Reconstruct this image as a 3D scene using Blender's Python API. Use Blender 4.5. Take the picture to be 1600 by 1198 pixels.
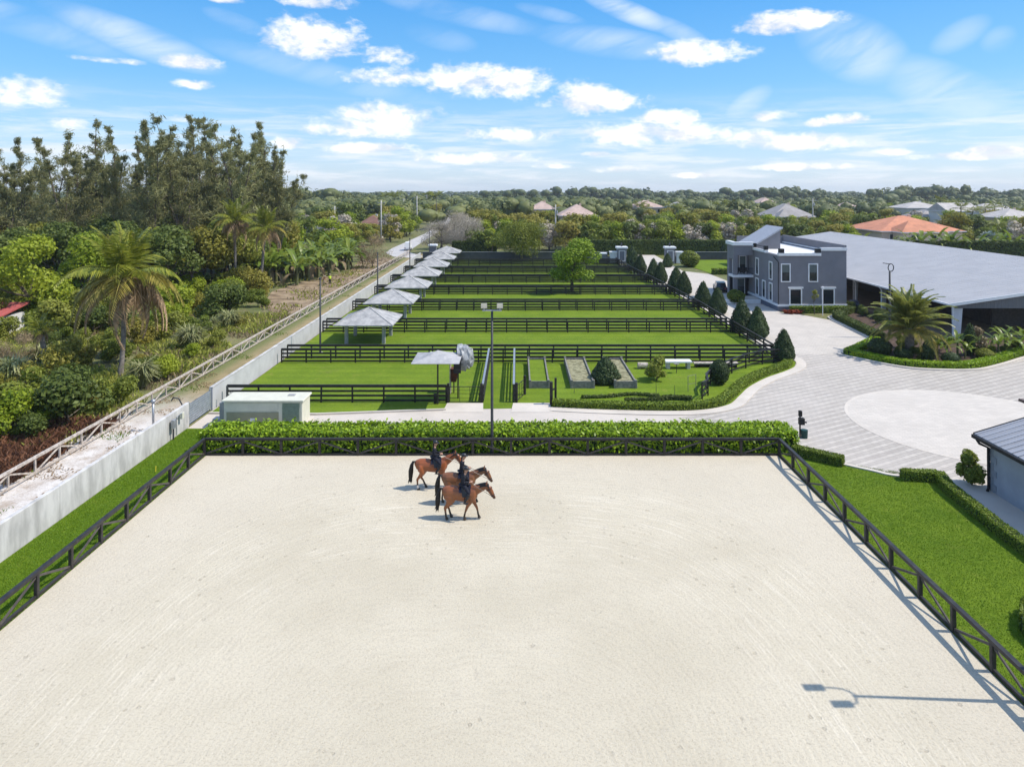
import bpy, bmesh, math, random
import numpy as np
from mathutils import Vector, Matrix
R = math.radians
PI = math.pi
for o in list(bpy.data.objects):
    bpy.data.objects.remove(o)
SC = bpy.context.scene
COL = SC.collection
# ------------------------------------------------------------------ camera
CAM_H = 16.0
FPX = 1067.0            # focal length in photograph pixels
VPX, VPY = 808.0, 298.0  # level camera: vanishing point / horizon
cd = bpy.data.cameras.new('camera')
cam = bpy.data.objects.new('camera', cd)
COL.objects.link(cam)
cam.location = (0, 0, CAM_H)
cam.rotation_euler = (R(90), 0, 0)
cd.sensor_width = 36
cd.lens = 36 * FPX / 1600
cd.shift_x = -8 / 1600
cd.shift_y = -301 / 1600
cd.clip_start = 0.5
cd.clip_end = 20000
SC.camera = cam
# ------------------------------------------------------------------ light
SUN_EL, SUN_AZ = R(54), R(93)      # azimuth measured from +Y towards +X
sd = bpy.data.lights.new('sun', 'SUN')
sun = bpy.data.objects.new('sun', sd)
COL.objects.link(sun)
sd.energy = 3.6
sd.angle = R(0.55)
sd.color = (1.0, 0.945, 0.865)
sdir = Vector((math.sin(SUN_AZ) * math.cos(SUN_EL), math.cos(SUN_AZ) * math.cos(SUN_EL), math.sin(SUN_EL)))
sun.rotation_euler = sdir.to_track_quat('Z', 'Y').to_euler()
SC.view_settings.view_transform = 'Standard'
SC.view_settings.look = 'None'
SC.view_settings.gamma = 1
SC.view_settings.use_curve_mapping = False
SC.view_settings.exposure = 0.46
SC.render.engine = 'CYCLES'
SC.cycles.use_denoising = True
SC.cycles.max_bounces = 6
SC.cycles.transparent_max_bounces = 4
SC.cycles.diffuse_bounces = 2
# ------------------------------------------------------------------ sky
W = bpy.data.worlds.new('World')
SC.world = W
W.use_nodes = True
W.cycles.sampling_method = 'NONE'
nt = W.node_tree
nt.nodes.clear()


class X:
    """tiny expression wrapper round shader math sockets"""
    def __init__(s, sock): s.s = sock
    def _b(s, o, op): return mth(s.T, op, s, o)
    T = None
    def __add__(s, o): return s._b(o, 'ADD')
    def __sub__(s, o): return s._b(o, 'SUBTRACT')
    def __mul__(s, o): return s._b(o, 'MULTIPLY')
    def __truediv__(s, o): return s._b(o, 'DIVIDE')
    def mx(s, o): return s._b(o, 'MAXIMUM')
    def mn(s, o): return s._b(o, 'MINIMUM')


def mth(t, op, a, b=None, c=None):
    n = t.nodes.new('ShaderNodeMath')
    n.operation = op
    for i, v in enumerate((a, b, c)):
        if v is None: continue
        if isinstance(v, X): t.links.new(v.s, n.inputs[i])
        else: n.inputs[i].default_value = v
    r = X(n.outputs[0]); r.T = t
    return r


def sstep(t, v, lo, hi):
    n = t.nodes.new('ShaderNodeMapRange')
    n.interpolation_type = 'SMOOTHSTEP'
    t.links.new(v.s, n.inputs[0])
    n.inputs[1].default_value, n.inputs[2].default_value = lo, hi
    r = X(n.outputs[0]); r.T = t
    return r


def noise(t, vec, scale, detail=6, rough=0.55, dist=0.0):
    n = t.nodes.new('ShaderNodeTexNoise')
    n.inputs['Scale'].default_value = scale
    n.inputs['Detail'].default_value = detail
    n.inputs['Roughness'].default_value = rough
    n.inputs['Distortion'].default_value = dist
    if vec is not None: t.links.new(vec, n.inputs['Vector'])
    r = X(n.outputs[0]); r.T = t
    return r


def mixc(t, f, a, b, blend='MIX'):
    n = t.nodes.new('ShaderNodeMix')
    n.data_type = 'RGBA'
    n.blend_type = blend
    if isinstance(f, X): t.links.new(f.s, n.inputs[0])
    else: n.inputs[0].default_value = f
    for i, v in ((6, a), (7, b)):
        if isinstance(v, tuple): n.inputs[i].default_value = (*v[:3], 1)
        else: t.links.new(v, n.inputs[i])
    return n.outputs[2]


tc = nt.nodes.new('ShaderNodeTexCoord')
sep = nt.nodes.new('ShaderNodeSeparateXYZ')
nt.links.new(tc.outputs['Generated'], sep.inputs[0])
dx, dy, dz = [X(o) for o in sep.outputs]
for q in (dx, dy, dz): q.T = nt
az = mth(nt, 'ARCTAN2', dx, dy)
hyp = mth(nt, 'SQRT', dx * dx + dy * dy)
te = dz / hyp.mx(0.02)
cmb = nt.nodes.new('ShaderNodeCombineXYZ')
nt.links.new(az.s, cmb.inputs[0]); nt.links.new((te * 1.6).s, cmb.inputs[1])
n1 = noise(nt, cmb.outputs[0], 14, 6, 0.58, 0.25)
n2 = noise(nt, cmb.outputs[0], 5, 4, 0.5)
n6 = noise(nt, cmb.outputs[0], 60, 5, 0.6, 0.3)
# cumulus seen in the photograph: x, y, half width, half height (photograph pixels -> sky angles)
CUM = [(490, 62, 62, 30), (500, 82, 50, 14), (605, 90, 32, 13), (300, 100, 38, 9), (48, 146, 52, 19), (170, 95, 44, 5), (306, 133, 30, 7),
       (603, 122, 55, 13), (715, 122, 34, 20), (785, 132, 80, 21), (935, 158, 62, 19), (1040, 185, 46, 10), (600, 188, 68, 21), (545, 206, 50, 9),
       (1025, 211, 105, 15), (800, 212, 70, 9), (570, 233, 55, 7), (745, 248, 70, 8), (1200, 42, 44, 14), (1255, 34, 48, 12), (1100, 84, 62, 16),
       (1203, 183, 27, 7), (1276, 193, 15, 6), (1323, 188, 26, 7), (1235, 225, 88, 12), (1180, 215, 30, 10), (490, 5, 50, 10), (345, 0, 24, 6),
       (115, 194, 26, 8), (280, 185, 16, 6), (970, 266, 36, 5), (930, 241, 22, 4), (860, 260, 22, 4), (1395, 238, 26, 6), (1500, 245, 70, 6), (1570, 238, 45, 6),
       (1085, 275, 30, 4), (1250, 262, 60, 5), (455, 225, 22, 8), (1540, 234, 30, 5)]


def sky_at(px, py):
    u, v = (px - VPX) / FPX, (VPY - py) / FPX
    return math.atan(u), v / math.sqrt(1 + u * u), math.sqrt(1 + u * u)


best = None
lift = None
for (px, py, rw, rh) in CUM:
    a0, t0, k = sky_at(px, py)
    ra, rt = rw / FPX / (k * k) * 1.42, rh / FPX / k * 1.55
    ex = (az - a0) * (1 / ra)
    ey = (te - t0) * (1 / rt)
    # flatter undersides
    ey2 = ey.mx(ey * -1.35)
    d = mth(nt, 'MULTIPLY_ADD', ex, ex, ey2 * ey2) * -1.0 + 1.0
    best = d if best is None else best.mx(d)
# unseen broken cumulus outside the picture, cover raised to whiten the fill light
n3 = noise(nt, cmb.outputs[0], 4.2, 3, 0.5)
outm = sstep(nt, mth(nt, 'ABSOLUTE', az), 0.66, 0.8).mx(sstep(nt, te, 0.30, 0.42))
gen = (n3 - 0.50) * 7.0 * outm + (outm - 1.0) * 3.0
best = best.mx(gen)
dens = sstep(nt, best.mx(-1.2) + (n1 - 0.5) * 3.8 + (n2 - 0.5) * 0.6 + (n6 - 0.5) * 1.5, -0.15, 1.15)
# thin flat cloud streets low over the horizon, all round
cmb2 = nt.nodes.new('ShaderNodeCombineXYZ')
nt.links.new((az * 1.0).s, cmb2.inputs[0]); nt.links.new((te * 9.0).s, cmb2.inputs[1])
n4 = noise(nt, cmb2.outputs[0], 7.5, 6, 0.6, 0.3)
low = sstep(nt, n4, 0.42, 0.66) * sstep(nt, te, -0.01, 0.02) * (sstep(nt, te, 0.05, 0.150) * -1.0 + 1.0) * 0.72
# cirrus veils
cmb3 = nt.nodes.new('ShaderNodeCombineXYZ')
rot = (az * 0.93 + te * 0.36)
rot2 = (te * 0.93 - az * 0.36)
nt.links.new(rot.s, cmb3.inputs[0]); nt.links.new((rot2 * 4.0).s, cmb3.inputs[1])
n5 = noise(nt, cmb3.outputs[0], 5.0, 7, 0.6, 0.6)
CIR = [(215, 62, 120, 26, -0.30, 0.85), (50, 40, 120, 22, -0.25, 0.4), (980, 18, 85, 18, -0.42, 0.9), (1060, 50, 60, 16, -0.5, 0.5), (950, 66, 120, 26, -0.15, 0.55), (1330, 75, 82, 48, -0.5, 0.75),
       (1490, 150, 110, 40, -0.55, 0.6), (720, 22, 150, 20, -0.2, 0.55), (370, 35, 50, 14, -0.3, 0.45), (500, 115, 190, 22, -0.22, 0.35), (1170, 160, 40, 18, 0.6, 0.5),
       (1500, 55, 40, 20, 0.5, 0.4), (1560, 62, 22, 18, 0.5, 0.35), (690, 60, 60, 20, -0.2, 0.3), (860, 22, 60, 12, -0.25, 0.5)]
cir = None
for (px, py, rw, rh, sl, al) in CIR:
    a0, t0, k = sky_at(px, py)
    c_, s_ = math.cos(sl), math.sin(sl)
    ex = ((az - a0) * c_ + (te - t0) * s_) * (FPX / rw)
    ey = ((te - t0) * c_ - (az - a0) * s_) * (FPX / rh)
    d = mth(nt, 'SUBTRACT', 1.0, ex * ex + ey * ey).mx(0.0) * al
    cir = d if cir is None else cir.mx(d)
cir = (cir * sstep(nt, n5, 0.22, 0.75)).mx(outm * sstep(nt, n5, 0.5, 0.85) * 0.4) * 0.95
sky = nt.nodes.new('ShaderNodeTexSky')
sky.sky_type = 'NISHITA'
sky.sun_disc = False
sky.sun_elevation = SUN_EL
sky.sun_rotation = SUN_AZ
sky.altitude = 0
sky.air_density = 1.0
sky.dust_density = 0.6
sky.ozone_density = 2.0
hs = nt.nodes.new('ShaderNodeHueSaturation')
hs.inputs['Hue'].default_value = 0.492
hs.inputs['Saturation'].default_value = 1.22
hs.inputs['Value'].default_value = 1.1
nt.links.new(sky.outputs[0], hs.inputs['Color'])
off = nt.nodes.new('ShaderNodeVectorMath'); off.operation = 'ADD'
nt.links.new(cmb.outputs[0], off.inputs[0]); off.inputs[1].default_value = (0.010, 0.028, 0)
n1u = noise(nt, off.outputs[0], 14, 6, 0.58, 0.25)
shade = sstep(nt, (n1 - n1u) * 2.4 + n6 * 0.35 + best * 0.10, -0.12, 0.42)
ccol = mixc(nt, shade, (4.5, 4.7, 5.1), (6.3, 6.25, 6.2))
ramp = nt.nodes.new('ShaderNodeValToRGB')
el_ = ramp.color_ramp.elements
el_[0].position, el_[0].color = 0.0, (3.3, 4.1, 5.1, 1)
el_[1].position, el_[1].color = 1.0, (0.35, 1.6, 4.6, 1)
for p_, c_ in ((0.05, (2.35, 3.6, 5.2, 1)), (0.15, (0.90, 2.65, 5.0, 1)), (0.28, (0.36, 2.0, 4.8, 1))):
    e_ = el_.new(p_); e_.color = c_
nt.links.new(te.s, ramp.inputs[0])
base_sky = mixc(nt, 0.75, hs.outputs[0], ramp.outputs[0])
c1 = mixc(nt, cir.mn(0.9), base_sky, (4.9, 5.4, 6.0))
c2 = mixc(nt, low, c1, (5.2, 5.4, 5.7))
c3 = mixc(nt, dens * 0.96, c2, ccol)
bg = nt.nodes.new('ShaderNodeBackground')
bg.inputs['Strength'].default_value = 0.14
nt.links.new(c3, bg.inputs['Color'])
wo = nt.nodes.new('ShaderNodeOutputWorld')
nt.links.new(bg.outputs[0], wo.inputs['Surface'])
# ------------------------------------------------------------------ helpers
def G(px, py, z=0.0):
    """photograph pixel -> point of the level plane at height z"""
    k = (CAM_H - z) / (py - VPY)
    return ((px - VPX) * k, FPX * k)


def new_mat(name):
    m = bpy.data.materials.new(name)
    m.use_nodes = True
    t = m.node_tree
    b = t.nodes['Principled BSDF']
    return m, t, b


def wpos(t):
    g = t.nodes.new('ShaderNodeNewGeometry')
    return g.outputs['Position']


def objc(t):
    g = t.nodes.new('ShaderNodeTexCoord')
    return g.outputs['Object']


def bump(t, b, h, strength=0.3, dist=0.02):
    n = t.nodes.new('ShaderNodeBump')
    n.inputs['Strength'].default_value = strength
    n.inputs['Distance'].default_value = dist
    t.links.new(h.s, n.inputs['Height'])
    t.links.new(n.outputs[0], b.inputs['Normal'])


def scalev(t, vec, s):
    n = t.nodes.new('ShaderNodeMapping')
    n.inputs['Scale'].default_value = s
    t.links.new(vec, n.inputs[0])
    return n.outputs[0]


def paint(name, c, rough=0.6, var=0.12, scale=3.0, bmp=0.0, spec=0.3, metal=0.0, c2=None, stretch=None):
    """surface of one colour with some uneven wear"""
    m, t, b = new_mat(name)
    v = wpos(t)
    if stretch: v = scalev(t, v, stretch)
    n = noise(t, v, scale, 6, 0.6)
    lo = tuple(x * (1 - var) for x in c)
    hi = c2 if c2 else tuple(min(1, x * (1 + var)) for x in c)
    col = mixc(t, sstep(t, n, 0.3, 0.7), lo, hi)
    t.links.new(col, b.inputs['Base Color'])
    b.inputs['Roughness'].default_value = rough
    b.inputs['Specular IOR Level'].default_value = spec
    b.inputs['Metallic'].default_value = metal
    if bmp: bump(t, b, noise(t, v, scale * 8, 5, 0.6), bmp, 0.01)
    return m


def leafm(name, a, b_, c=None, trans=0.25, rough=0.55):
    """foliage: leaves differ in hue leaf by leaf and plant by plant"""
    m, t, b = new_mat(name)
    at = t.nodes.new('ShaderNodeAttribute')
    at.attribute_name = 'v'
    f = X(at.outputs['Fac']); f.T = t
    oi = t.nodes.new('ShaderNodeObjectInfo')
    r = X(oi.outputs['Random']); r.T = t
    col = mixc(t, f, a, b_)
    if c: col = mixc(t, r * 0.75, col, c)
    h = t.nodes.new('ShaderNodeHueSaturation')
    t.links.new(col, h.inputs['Color'])
    t.links.new((r * 0.45 + 0.98).s, h.inputs['Value'])
    t.links.new(h.outputs[0], b.inputs['Base Color'])
    b.inputs['Roughness'].default_value = rough
    b.inputs['Specular IOR Level'].default_value = 0.25
    tr = t.nodes.new('ShaderNodeBsdfTranslucent')
    t.links.new(h.outputs[0], tr.inputs['Color'])
    mx = t.nodes.new('ShaderNodeMixShader')
    mx.inputs[0].default_value = trans
    t.links.new(b.outputs[0], mx.inputs[1]); t.links.new(tr.outputs[0], mx.inputs[2])
    t.links.new(mx.outputs[0], t.nodes['Material Output'].inputs['Surface'])
    return m


class MB:
    """collects shapes, builds ONE mesh"""
    def __init__(s):
        s.v = []; s.f = []; s.mi = []
    def add(s, vs, fs, mi=0):
        k = len(s.v)
        s.v += [tuple(p) for p in vs]
        s.f += [tuple(i + k for i in f) for f in fs]
        s.mi += [mi] * len(fs)
        return s
    def box(s, x0, x1, y0, y1, z0, z1, mi=0):
        return s.add([(x0, y0, z0), (x1, y0, z0), (x1, y1, z0), (x0, y1, z0), (x0, y0, z1), (x1, y0, z1), (x1, y1, z1), (x0, y1, z1)],
                     [(3, 2, 1, 0), (4, 5, 6, 7), (0, 1, 5, 4), (1, 2, 6, 5), (2, 3, 7, 6), (3, 0, 4, 7)], mi)
    def cbox(s, c, e, mi=0, ch=0.015):
        """box with chamfered vertical and top edges; c centre of base, e full size"""
        x, y, z = c; a, b, h = e[0] / 2, e[1] / 2, e[2]
        ch = min(ch, a * .5, b * .5)
        def ring(r, zz):
            a2, b2 = a - r, b - r
            return [(x - a2 + ch, y - b2, zz), (x + a2 - ch, y - b2, zz), (x + a2, y - b2 + ch, zz), (x + a2, y + b2 - ch, zz),
                    (x + a2 - ch, y + b2, zz), (x - a2 + ch, y + b2, zz), (x - a2, y + b2 - ch, zz), (x - a2, y - b2 + ch, zz)]
        return s.loft([ring(0, z), ring(0, z + h - ch), ring(ch, z + h)], mi)
    def loft(s, rings, mi=0, caps=True):
        n = len(rings[0]); vs = [p for r in rings for p in r]; fs = []
        for i in range(len(rings) - 1):
            for j in range(n):
                k = (j + 1) % n
                fs.append((i * n + j, i * n + k, (i + 1) * n + k, (i + 1) * n + j))
        if caps:
            fs.append(tuple(range(n - 1, -1, -1)))
            fs.append(tuple((len(rings) - 1) * n + j for j in range(n)))
        return s.add(vs, fs, mi)
    def tube(s, pts, rad, n=8, mi=0, flat=1.0):
        """round tube along pts; rad number or list; entries may be (side, up)"""
        pts = [Vector(p) for p in pts]
        if not isinstance(rad, (list, tuple)): rad = [rad] * len(pts)
        rings = []; prev = None
        for i, p in enumerate(pts):
            d = (pts[min(i + 1, len(pts) - 1)] - pts[max(i - 1, 0)])
            d = d.normalized() if d.length > 1e-9 else Vector((0, 0, 1))
            if prev is None:
                side = d.cross(Vector((0, 0, 1)))
                if side.length < 0.2: side = Vector((0, 1, 0)) if abs(d.y) < 0.8 else Vector((1, 0, 0))
                side = (side - d * side.dot(d)).normalized()
            else:
                side = (prev - d * prev.dot(d)).normalized()
            prev = side
            up = side.cross(d)
            r = rad[i]
            ra, rb = r if isinstance(r, (list, tuple)) else (r, r * flat)
            rings.append([p + side * (math.cos(2 * PI * j / n) * ra) + up * (math.sin(2 * PI * j / n) * rb) for j in range(n)])
        return s.loft(rings, mi)
    def poly(s, pts, z0, z1, mi=0):
        """prism of an outline (xy points, counter-clockwise)"""
        n = len(pts)
        return s.loft([[(p[0], p[1], z0) for p in pts], [(p[0], p[1], z1) for p in pts]], mi)
    def mesh(s, name, mats, smooth=False):
        me = bpy.data.meshes.new(name)
        me.from_pydata(s.v, [], s.f)
        for m in (mats if isinstance(mats, (list, tuple)) else [mats]): me.materials.append(m)
        if any(s.mi): me.polygons.foreach_set('material_index', s.mi)
        if smooth: me.polygons.foreach_set('use_smooth', [True] * len(me.polygons))
        me.update()
        return me
    def build(s, name, mats, parent=None, smooth=False, loc=None, rz=0):
        return link(name, s.mesh(name, mats, smooth), parent, loc, rz)


def link(name, me, parent=None, loc=None, rz=0, scale=None):
    o = bpy.data.objects.new(name, me)
    COL.objects.link(o)
    if parent: o.parent = parent
    if loc is not None: o.location = loc
    if rz: o.rotation_euler = (0, 0, rz)
    if scale is not None: o.scale = scale if isinstance(scale, (tuple, list)) else (scale,) * 3
    return o


def tag(o, label=None, cat=None, group=None, kind=None):
    if label: o['label'] = label
    if cat: o['category'] = cat
    if group: o['group'] = group
    if kind: o['kind'] = kind
    return o


def thing(name, label, cat, loc=(0, 0, 0), rz=0, group=None, scale=None):
    o = link(name, None, None, loc, rz, scale)
    o.empty_display_size = 0.3
    return tag(o, label, cat, group)


def struct(name, mb, m):
    return tag(mb.build(name, m), kind='structure')


def arr_mesh(name, V, F, mats, mi=None, var=None, smooth=False):
    """mesh from numpy arrays, F is (n,k)"""
    me = bpy.data.meshes.new(name)
    n, k = F.shape
    me.vertices.add(len(V)); me.vertices.foreach_set('co', np.ascontiguousarray(V, np.float32).ravel())
    me.loops.add(n * k); me.loops.foreach_set('vertex_index', np.ascontiguousarray(F, np.int32).ravel())
    me.polygons.add(n); me.polygons.foreach_set('loop_start', np.arange(n, dtype=np.int32) * k)
    for m in (mats if isinstance(mats, (list, tuple)) else [mats]): me.materials.append(m)
    if mi is not None: me.polygons.foreach_set('material_index', np.asarray(mi, np.int32))
    if var is not None:
        a = me.attributes.new('v', 'FLOAT', 'FACE')
        a.data.foreach_set('value', np.asarray(var, np.float32))
    me.update(calc_edges=True)
    me.validate()
    return me


RNG = np.random.default_rng(7)


def unit(a):
    return a / np.maximum(np.linalg.norm(a, axis=1, keepdims=True), 1e-9)


def leaves(P, Nrm, size, aspect=0.6, droop=None, rng=RNG):
    """diamond leaves at P lying across the normals Nrm"""
    n = len(P)
    size = np.broadcast_to(np.asarray(size, float), (n,))
    t = unit(np.cross(Nrm, rng.normal(size=(n, 3))))
    if droop is not None: t = unit(t + np.asarray(droop))
    b = unit(np.cross(Nrm, t))
    L = (size / 2)[:, None]; Wd = L * aspect
    nn = unit(np.cross(t, b))
    fold = L * 0.22
    V = np.stack([P - t * L, P + b * Wd + nn * fold, P + t * L, P - b * Wd + nn * fold], 1).reshape(-1, 3)
    F = np.arange(4 * n).reshape(n, 4)
    return V, F


def blob_points(blobs, n, rng, inner=0.55):
    """points through the outer shell of ellipsoid blobs (cx,cy,cz,rx,ry,rz)"""
    B = np.asarray(blobs, float)
    w = (B[:, 3] * B[:, 4] + B[:, 3] * B[:, 5] + B[:, 4] * B[:, 5])
    k = rng.choice(len(B), n, p=w / w.sum())
    d = unit(rng.normal(size=(n, 3)))
    r = inner + (1 - inner) * np.sqrt(rng.random(n))
    r = r * (1 + 0.10 * rng.normal(size=n))
    P = B[k, :3] + d * B[k, 3:] * r[:, None]
    return P, d


def join_np(parts):
    V = []; F = []; k = 0
    for v, f in parts:
        V.append(v); F.append(f + k); k += len(v)
    return np.concatenate(V), np.concatenate(F)


def tubes_np(paths, n=5):
    """list of (pts, radii) -> quads"""
    V = []; F = []; k = 0
    for pts, rad in paths:
        pts = np.asarray(pts, float); m = len(pts)
        for i in range(m):
            d = pts[min(i + 1, m - 1)] - pts[max(i - 1, 0)]
            d = d / max(np.linalg.norm(d), 1e-9)
            s = np.cross(d, [0.31, 0.9, 0.17]); s /= max(np.linalg.norm(s), 1e-9)
            u = np.cross(d, s)
            for j in range(n):
                a = 2 * PI * j / n
                V.append(pts[i] + (s * math.cos(a) + u * math.sin(a)) * rad[i])
        for i in range(m - 1):
            for j in range(n):
                F.append((k + i * n + j, k + i * n + (j + 1) % n, k + (i + 1) * n + (j + 1) % n, k + (i + 1) * n + j))
        k += m * n
    return np.asarray(V), np.asarray(F)


def copy_tree(o, parent=None):
    c = o.copy()
    COL.objects.link(c)
    c.parent = parent
    for ch in list(o.children): copy_tree(ch, c)
    return c


UNIT = {}


def unit_box(m):
    """bevelled unit plank 1 x 1 x 1 centred on x and y, shared by all boards of a material"""
    if m.name not in UNIT:
        UNIT[m.name] = MB().box(-.5, .5, -.5, .5, -.5, .5).mesh('board', m)
    return UNIT[m.name]


def board(name, m, p, q, w, h, parent=None, off=(0, 0, 0)):
    """a plank from p to q, w wide (sideways) and h high; coordinates relative to the parent"""
    p, q = Vector(p), Vector(q)
    d = q - p
    o = link(name, unit_box(m), parent)
    o.location = (p + q) / 2 + Vector(off)
    o.rotation_euler = (0, -math.atan2(d.z, math.hypot(d.x, d.y)), math.atan2(d.y, d.x))
    o.scale = (d.length, w, h)
    return o
# ------------------------------------------------------------------ ground materials
def sand_mat():
    m, t, b = new_mat('arena_sand')
    v = wpos(t)
    s = t.nodes.new('ShaderNodeSeparateXYZ'); t.links.new(v, s.inputs[0])
    x, y = X(s.outputs[0]), X(s.outputs[1]); x.T = y.T = t
    big = noise(t, v, 0.16, 4, 0.55)
    mid = noise(t, v, 1.3, 6, 0.62)
    fine = noise(t, v, 11.0, 5, 0.65)
    # harrow lines follow the rounded track of the arena
    ux, uy = mth(t, 'ABSOLUTE', x + 1.5) * (1 / 17.4), mth(t, 'ABSOLUTE', y - 15.0) * (1 / 26.3)
    rad = mth(t, 'POWER', mth(t, 'POWER', ux, 3.2) + mth(t, 'POWER', uy, 3.2), 1 / 3.2) * 17.4
    oy, ox = y - 15.0, x + 1.5
    wob = noise(t, v, 0.5, 3, 0.5)
    ph = rad * 1.0 + wob * 0.8
    lines = mth(t, 'SINE', ph * 27.0) * 0.5 + 0.5
    broad = noise(t, scalev(t, v, (0.35, 0.35, 0.35)), 3.0, 3, 0.5)
    # worn riding track near the rail: paler, packed
    trk = mth(t, 'SINE', ph * 2.6 + 0.6) * 0.5 + 0.5
    cmbn = t.nodes.new('ShaderNodeCombineXYZ')
    t.links.new((rad * 5.0).s, cmbn.inputs[0]); t.links.new((mth(t, 'ARCTAN2', oy, ox) * 2.2).s, cmbn.inputs[1])
    streak = noise(t, cmbn.outputs[0], 2.6, 5, 0.65)
    col = mixc(t, sstep(t, big, 0.3, 0.7), (0.500, 0.442, 0.328), (0.565, 0.503, 0.382))
    edge = rad * -1.0 + 17.4
    band = sstep(t, edge, 1.0, 3.2) * (sstep(t, edge, 6.0, 9.0) * -1.0 + 1.0)
    col = mixc(t, sstep(t, streak, 0.50, 0.66) * (band * 0.58 + 0.06) * sstep(t, big, 0.30, 0.55), col, (0.690, 0.625, 0.500))
    col = mixc(t, sstep(t, edge + big * 4.0, 6.5, 2.5) * 0.40, col, (0.590, 0.525, 0.420))
    col = mixc(t, sstep(t, mid, 0.42, 0.30) * 0.35, col, (0.415, 0.365, 0.285))
    col = mixc(t, lines * sstep(t, broad, 0.30, 0.62) * sstep(t, mid, 0.35, 0.6) * 0.26, col, (0.40, 0.345, 0.26))
    col = mixc(t, sstep(t, fine, 0.52, 0.34) * 0.42, col, (0.36, 0.31, 0.235))
    # hoof scuffs and crumbs
    vo = t.nodes.new('ShaderNodeTexVoronoi'); vo.inputs['Scale'].default_value = 2.1; vo.inputs['Randomness'].default_value = 1.0
    t.links.new(v, vo.inputs['Vector'])
    hoof = X(vo.outputs['Distance']); hoof.T = t
    hm = (sstep(t, mth(t, 'ABSOLUTE', hoof + (fine - 0.5) * 0.25 - 0.10), 0.08, 0.02)) * sstep(t, noise(t, v, 0.45, 3, 0.5) + band * 0.12, 0.50, 0.64)
    spk = sstep(t, fine, 0.635, 0.70) * sstep(t, mid, 0.40, 0.60)
    col = mixc(t, hm * sstep(t, mid, 0.42, 0.58) * 0.38 + spk * 0.55, col, (0.26, 0.215, 0.155))
    gr = sstep(t, noise(t, v, 17.0, 3, 0.6), 0.58, 0.70)
    col = mixc(t, sstep(t, noise(t, v, 15.0, 3, 0.7), 0.56, 0.66) * 0.5, col, (0.31, 0.25, 0.18))
    col = mixc(t, gr * 0.30, col, (0.72, 0.67, 0.60))
    t.links.new(col, b.inputs['Base Color'])
    b.inputs['Roughness'].default_value = 0.95
    b.inputs['Specular IOR Level'].default_value = 0.1
    h = fine * 0.8 + mid * 0.7 + lines * 0.30 * broad * mid + hm * mid * -0.9 + streak * 0.35
    bump(t, b, h, 0.6, 0.05)
    return m


def grass_mat(name, a, b_, dry=(0.20, 0.20, 0.05), dryamt=0.3, stripe=0.0, scale=1.0):
    m, t, b = new_mat(name)
    v = wpos(t)
    n1_ = noise(t, v, 0.35 * scale, 5, 0.6)
    n2_ = noise(t, v, 4.0 * scale, 5, 0.65)
    n3_ = noise(t, v, 26.0, 4, 0.7)
    col = mixc(t, sstep(t, n1_ * 0.5 + n2_ * 0.5, 0.32, 0.68), a, b_)
    col = mixc(t, sstep(t, noise(t, v, 0.9 * scale, 6, 0.65), 0.56, 0.74) * dryamt, col, dry)
    if stripe:
        col = mixc(t, sstep(t, noise(t, v, 0.22, 6, 0.68), 0.60, 0.76) * 0.55, col, (0.20, 0.17, 0.07))
        s = t.nodes.new('ShaderNodeSeparateXYZ'); t.links.new(v, s.inputs[0])
        y = X(s.outputs[1]); y.T = t
        w = mth(t, 'SINE', (y + n1_ * 0.7) * 4.2) * 0.5 + 0.5
        col = mixc(t, w * stripe, col, tuple(c * 0.62 for c in a))
    col = mixc(t, sstep(t, n3_, 0.40, 0.70) * 0.55, tuple(c * 0.55 for c in a), col) if False else mixc(t, sstep(t, n3_, 0.62, 0.40) * 0.45, col, tuple(c * 0.55 for c in a))
    t.links.new(col, b.inputs['Base Color'])
    b.inputs['Roughness'].default_value = 0.9
    b.inputs['Specular IOR Level'].default_value = 0.1
    bump(t, b, n3_ + n2_ * 0.8, 0.6, 0.04)
    return m


def concrete_mat(name, c, stain=0.25, joints=None):
    m, t, b = new_mat(name)
    v = wpos(t)
    n1_ = noise(t, v, 0.4, 6, 0.6)
    n2_ = noise(t, v, 5.0, 5, 0.65)
    col = mixc(t, sstep(t, n1_, 0.3, 0.72), tuple(x * (1 - stain) for x in c), c)
    col = mixc(t, sstep(t, n2_, 0.52, 0.72) * 0.25, col, tuple(x * 0.8 for x in c))
    if joints:
        br = t.nodes.new('ShaderNodeTexBrick')
        br.inputs['Scale'].default_value = 1.0
        br.offset = 0.5
        br.inputs['Brick Width'].default_value = joints[0]
        br.inputs['Row Height'].default_value = joints[1]
        br.inputs['Mortar Size'].default_value = joints[2]
        br.inputs['Color1'].default_value = (1, 1, 1, 1); br.inputs['Color2'].default_value = (0.9, 0.9, 0.9, 1); br.inputs['Mortar'].default_value = (0.72, 0.70, 0.68, 1)
        mp = t.nodes.new('ShaderNodeMapping'); mp.inputs['Rotation'].default_value = (0, 0, R(joints[3]))
        t.links.new(v, mp.inputs[0]); t.links.new(mp.outputs[0], br.inputs['Vector'])
        col = mixc(t, 1.0, col, br.outputs['Color'], 'MULTIPLY')
    t.links.new(col, b.inputs['Base Color'])
    b.inputs['Roughness'].default_value = 0.85
    b.inputs['Specular IOR Level'].default_value = 0.2
    bump(t, b, n2_, 0.15, 0.01)
    return m


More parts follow.
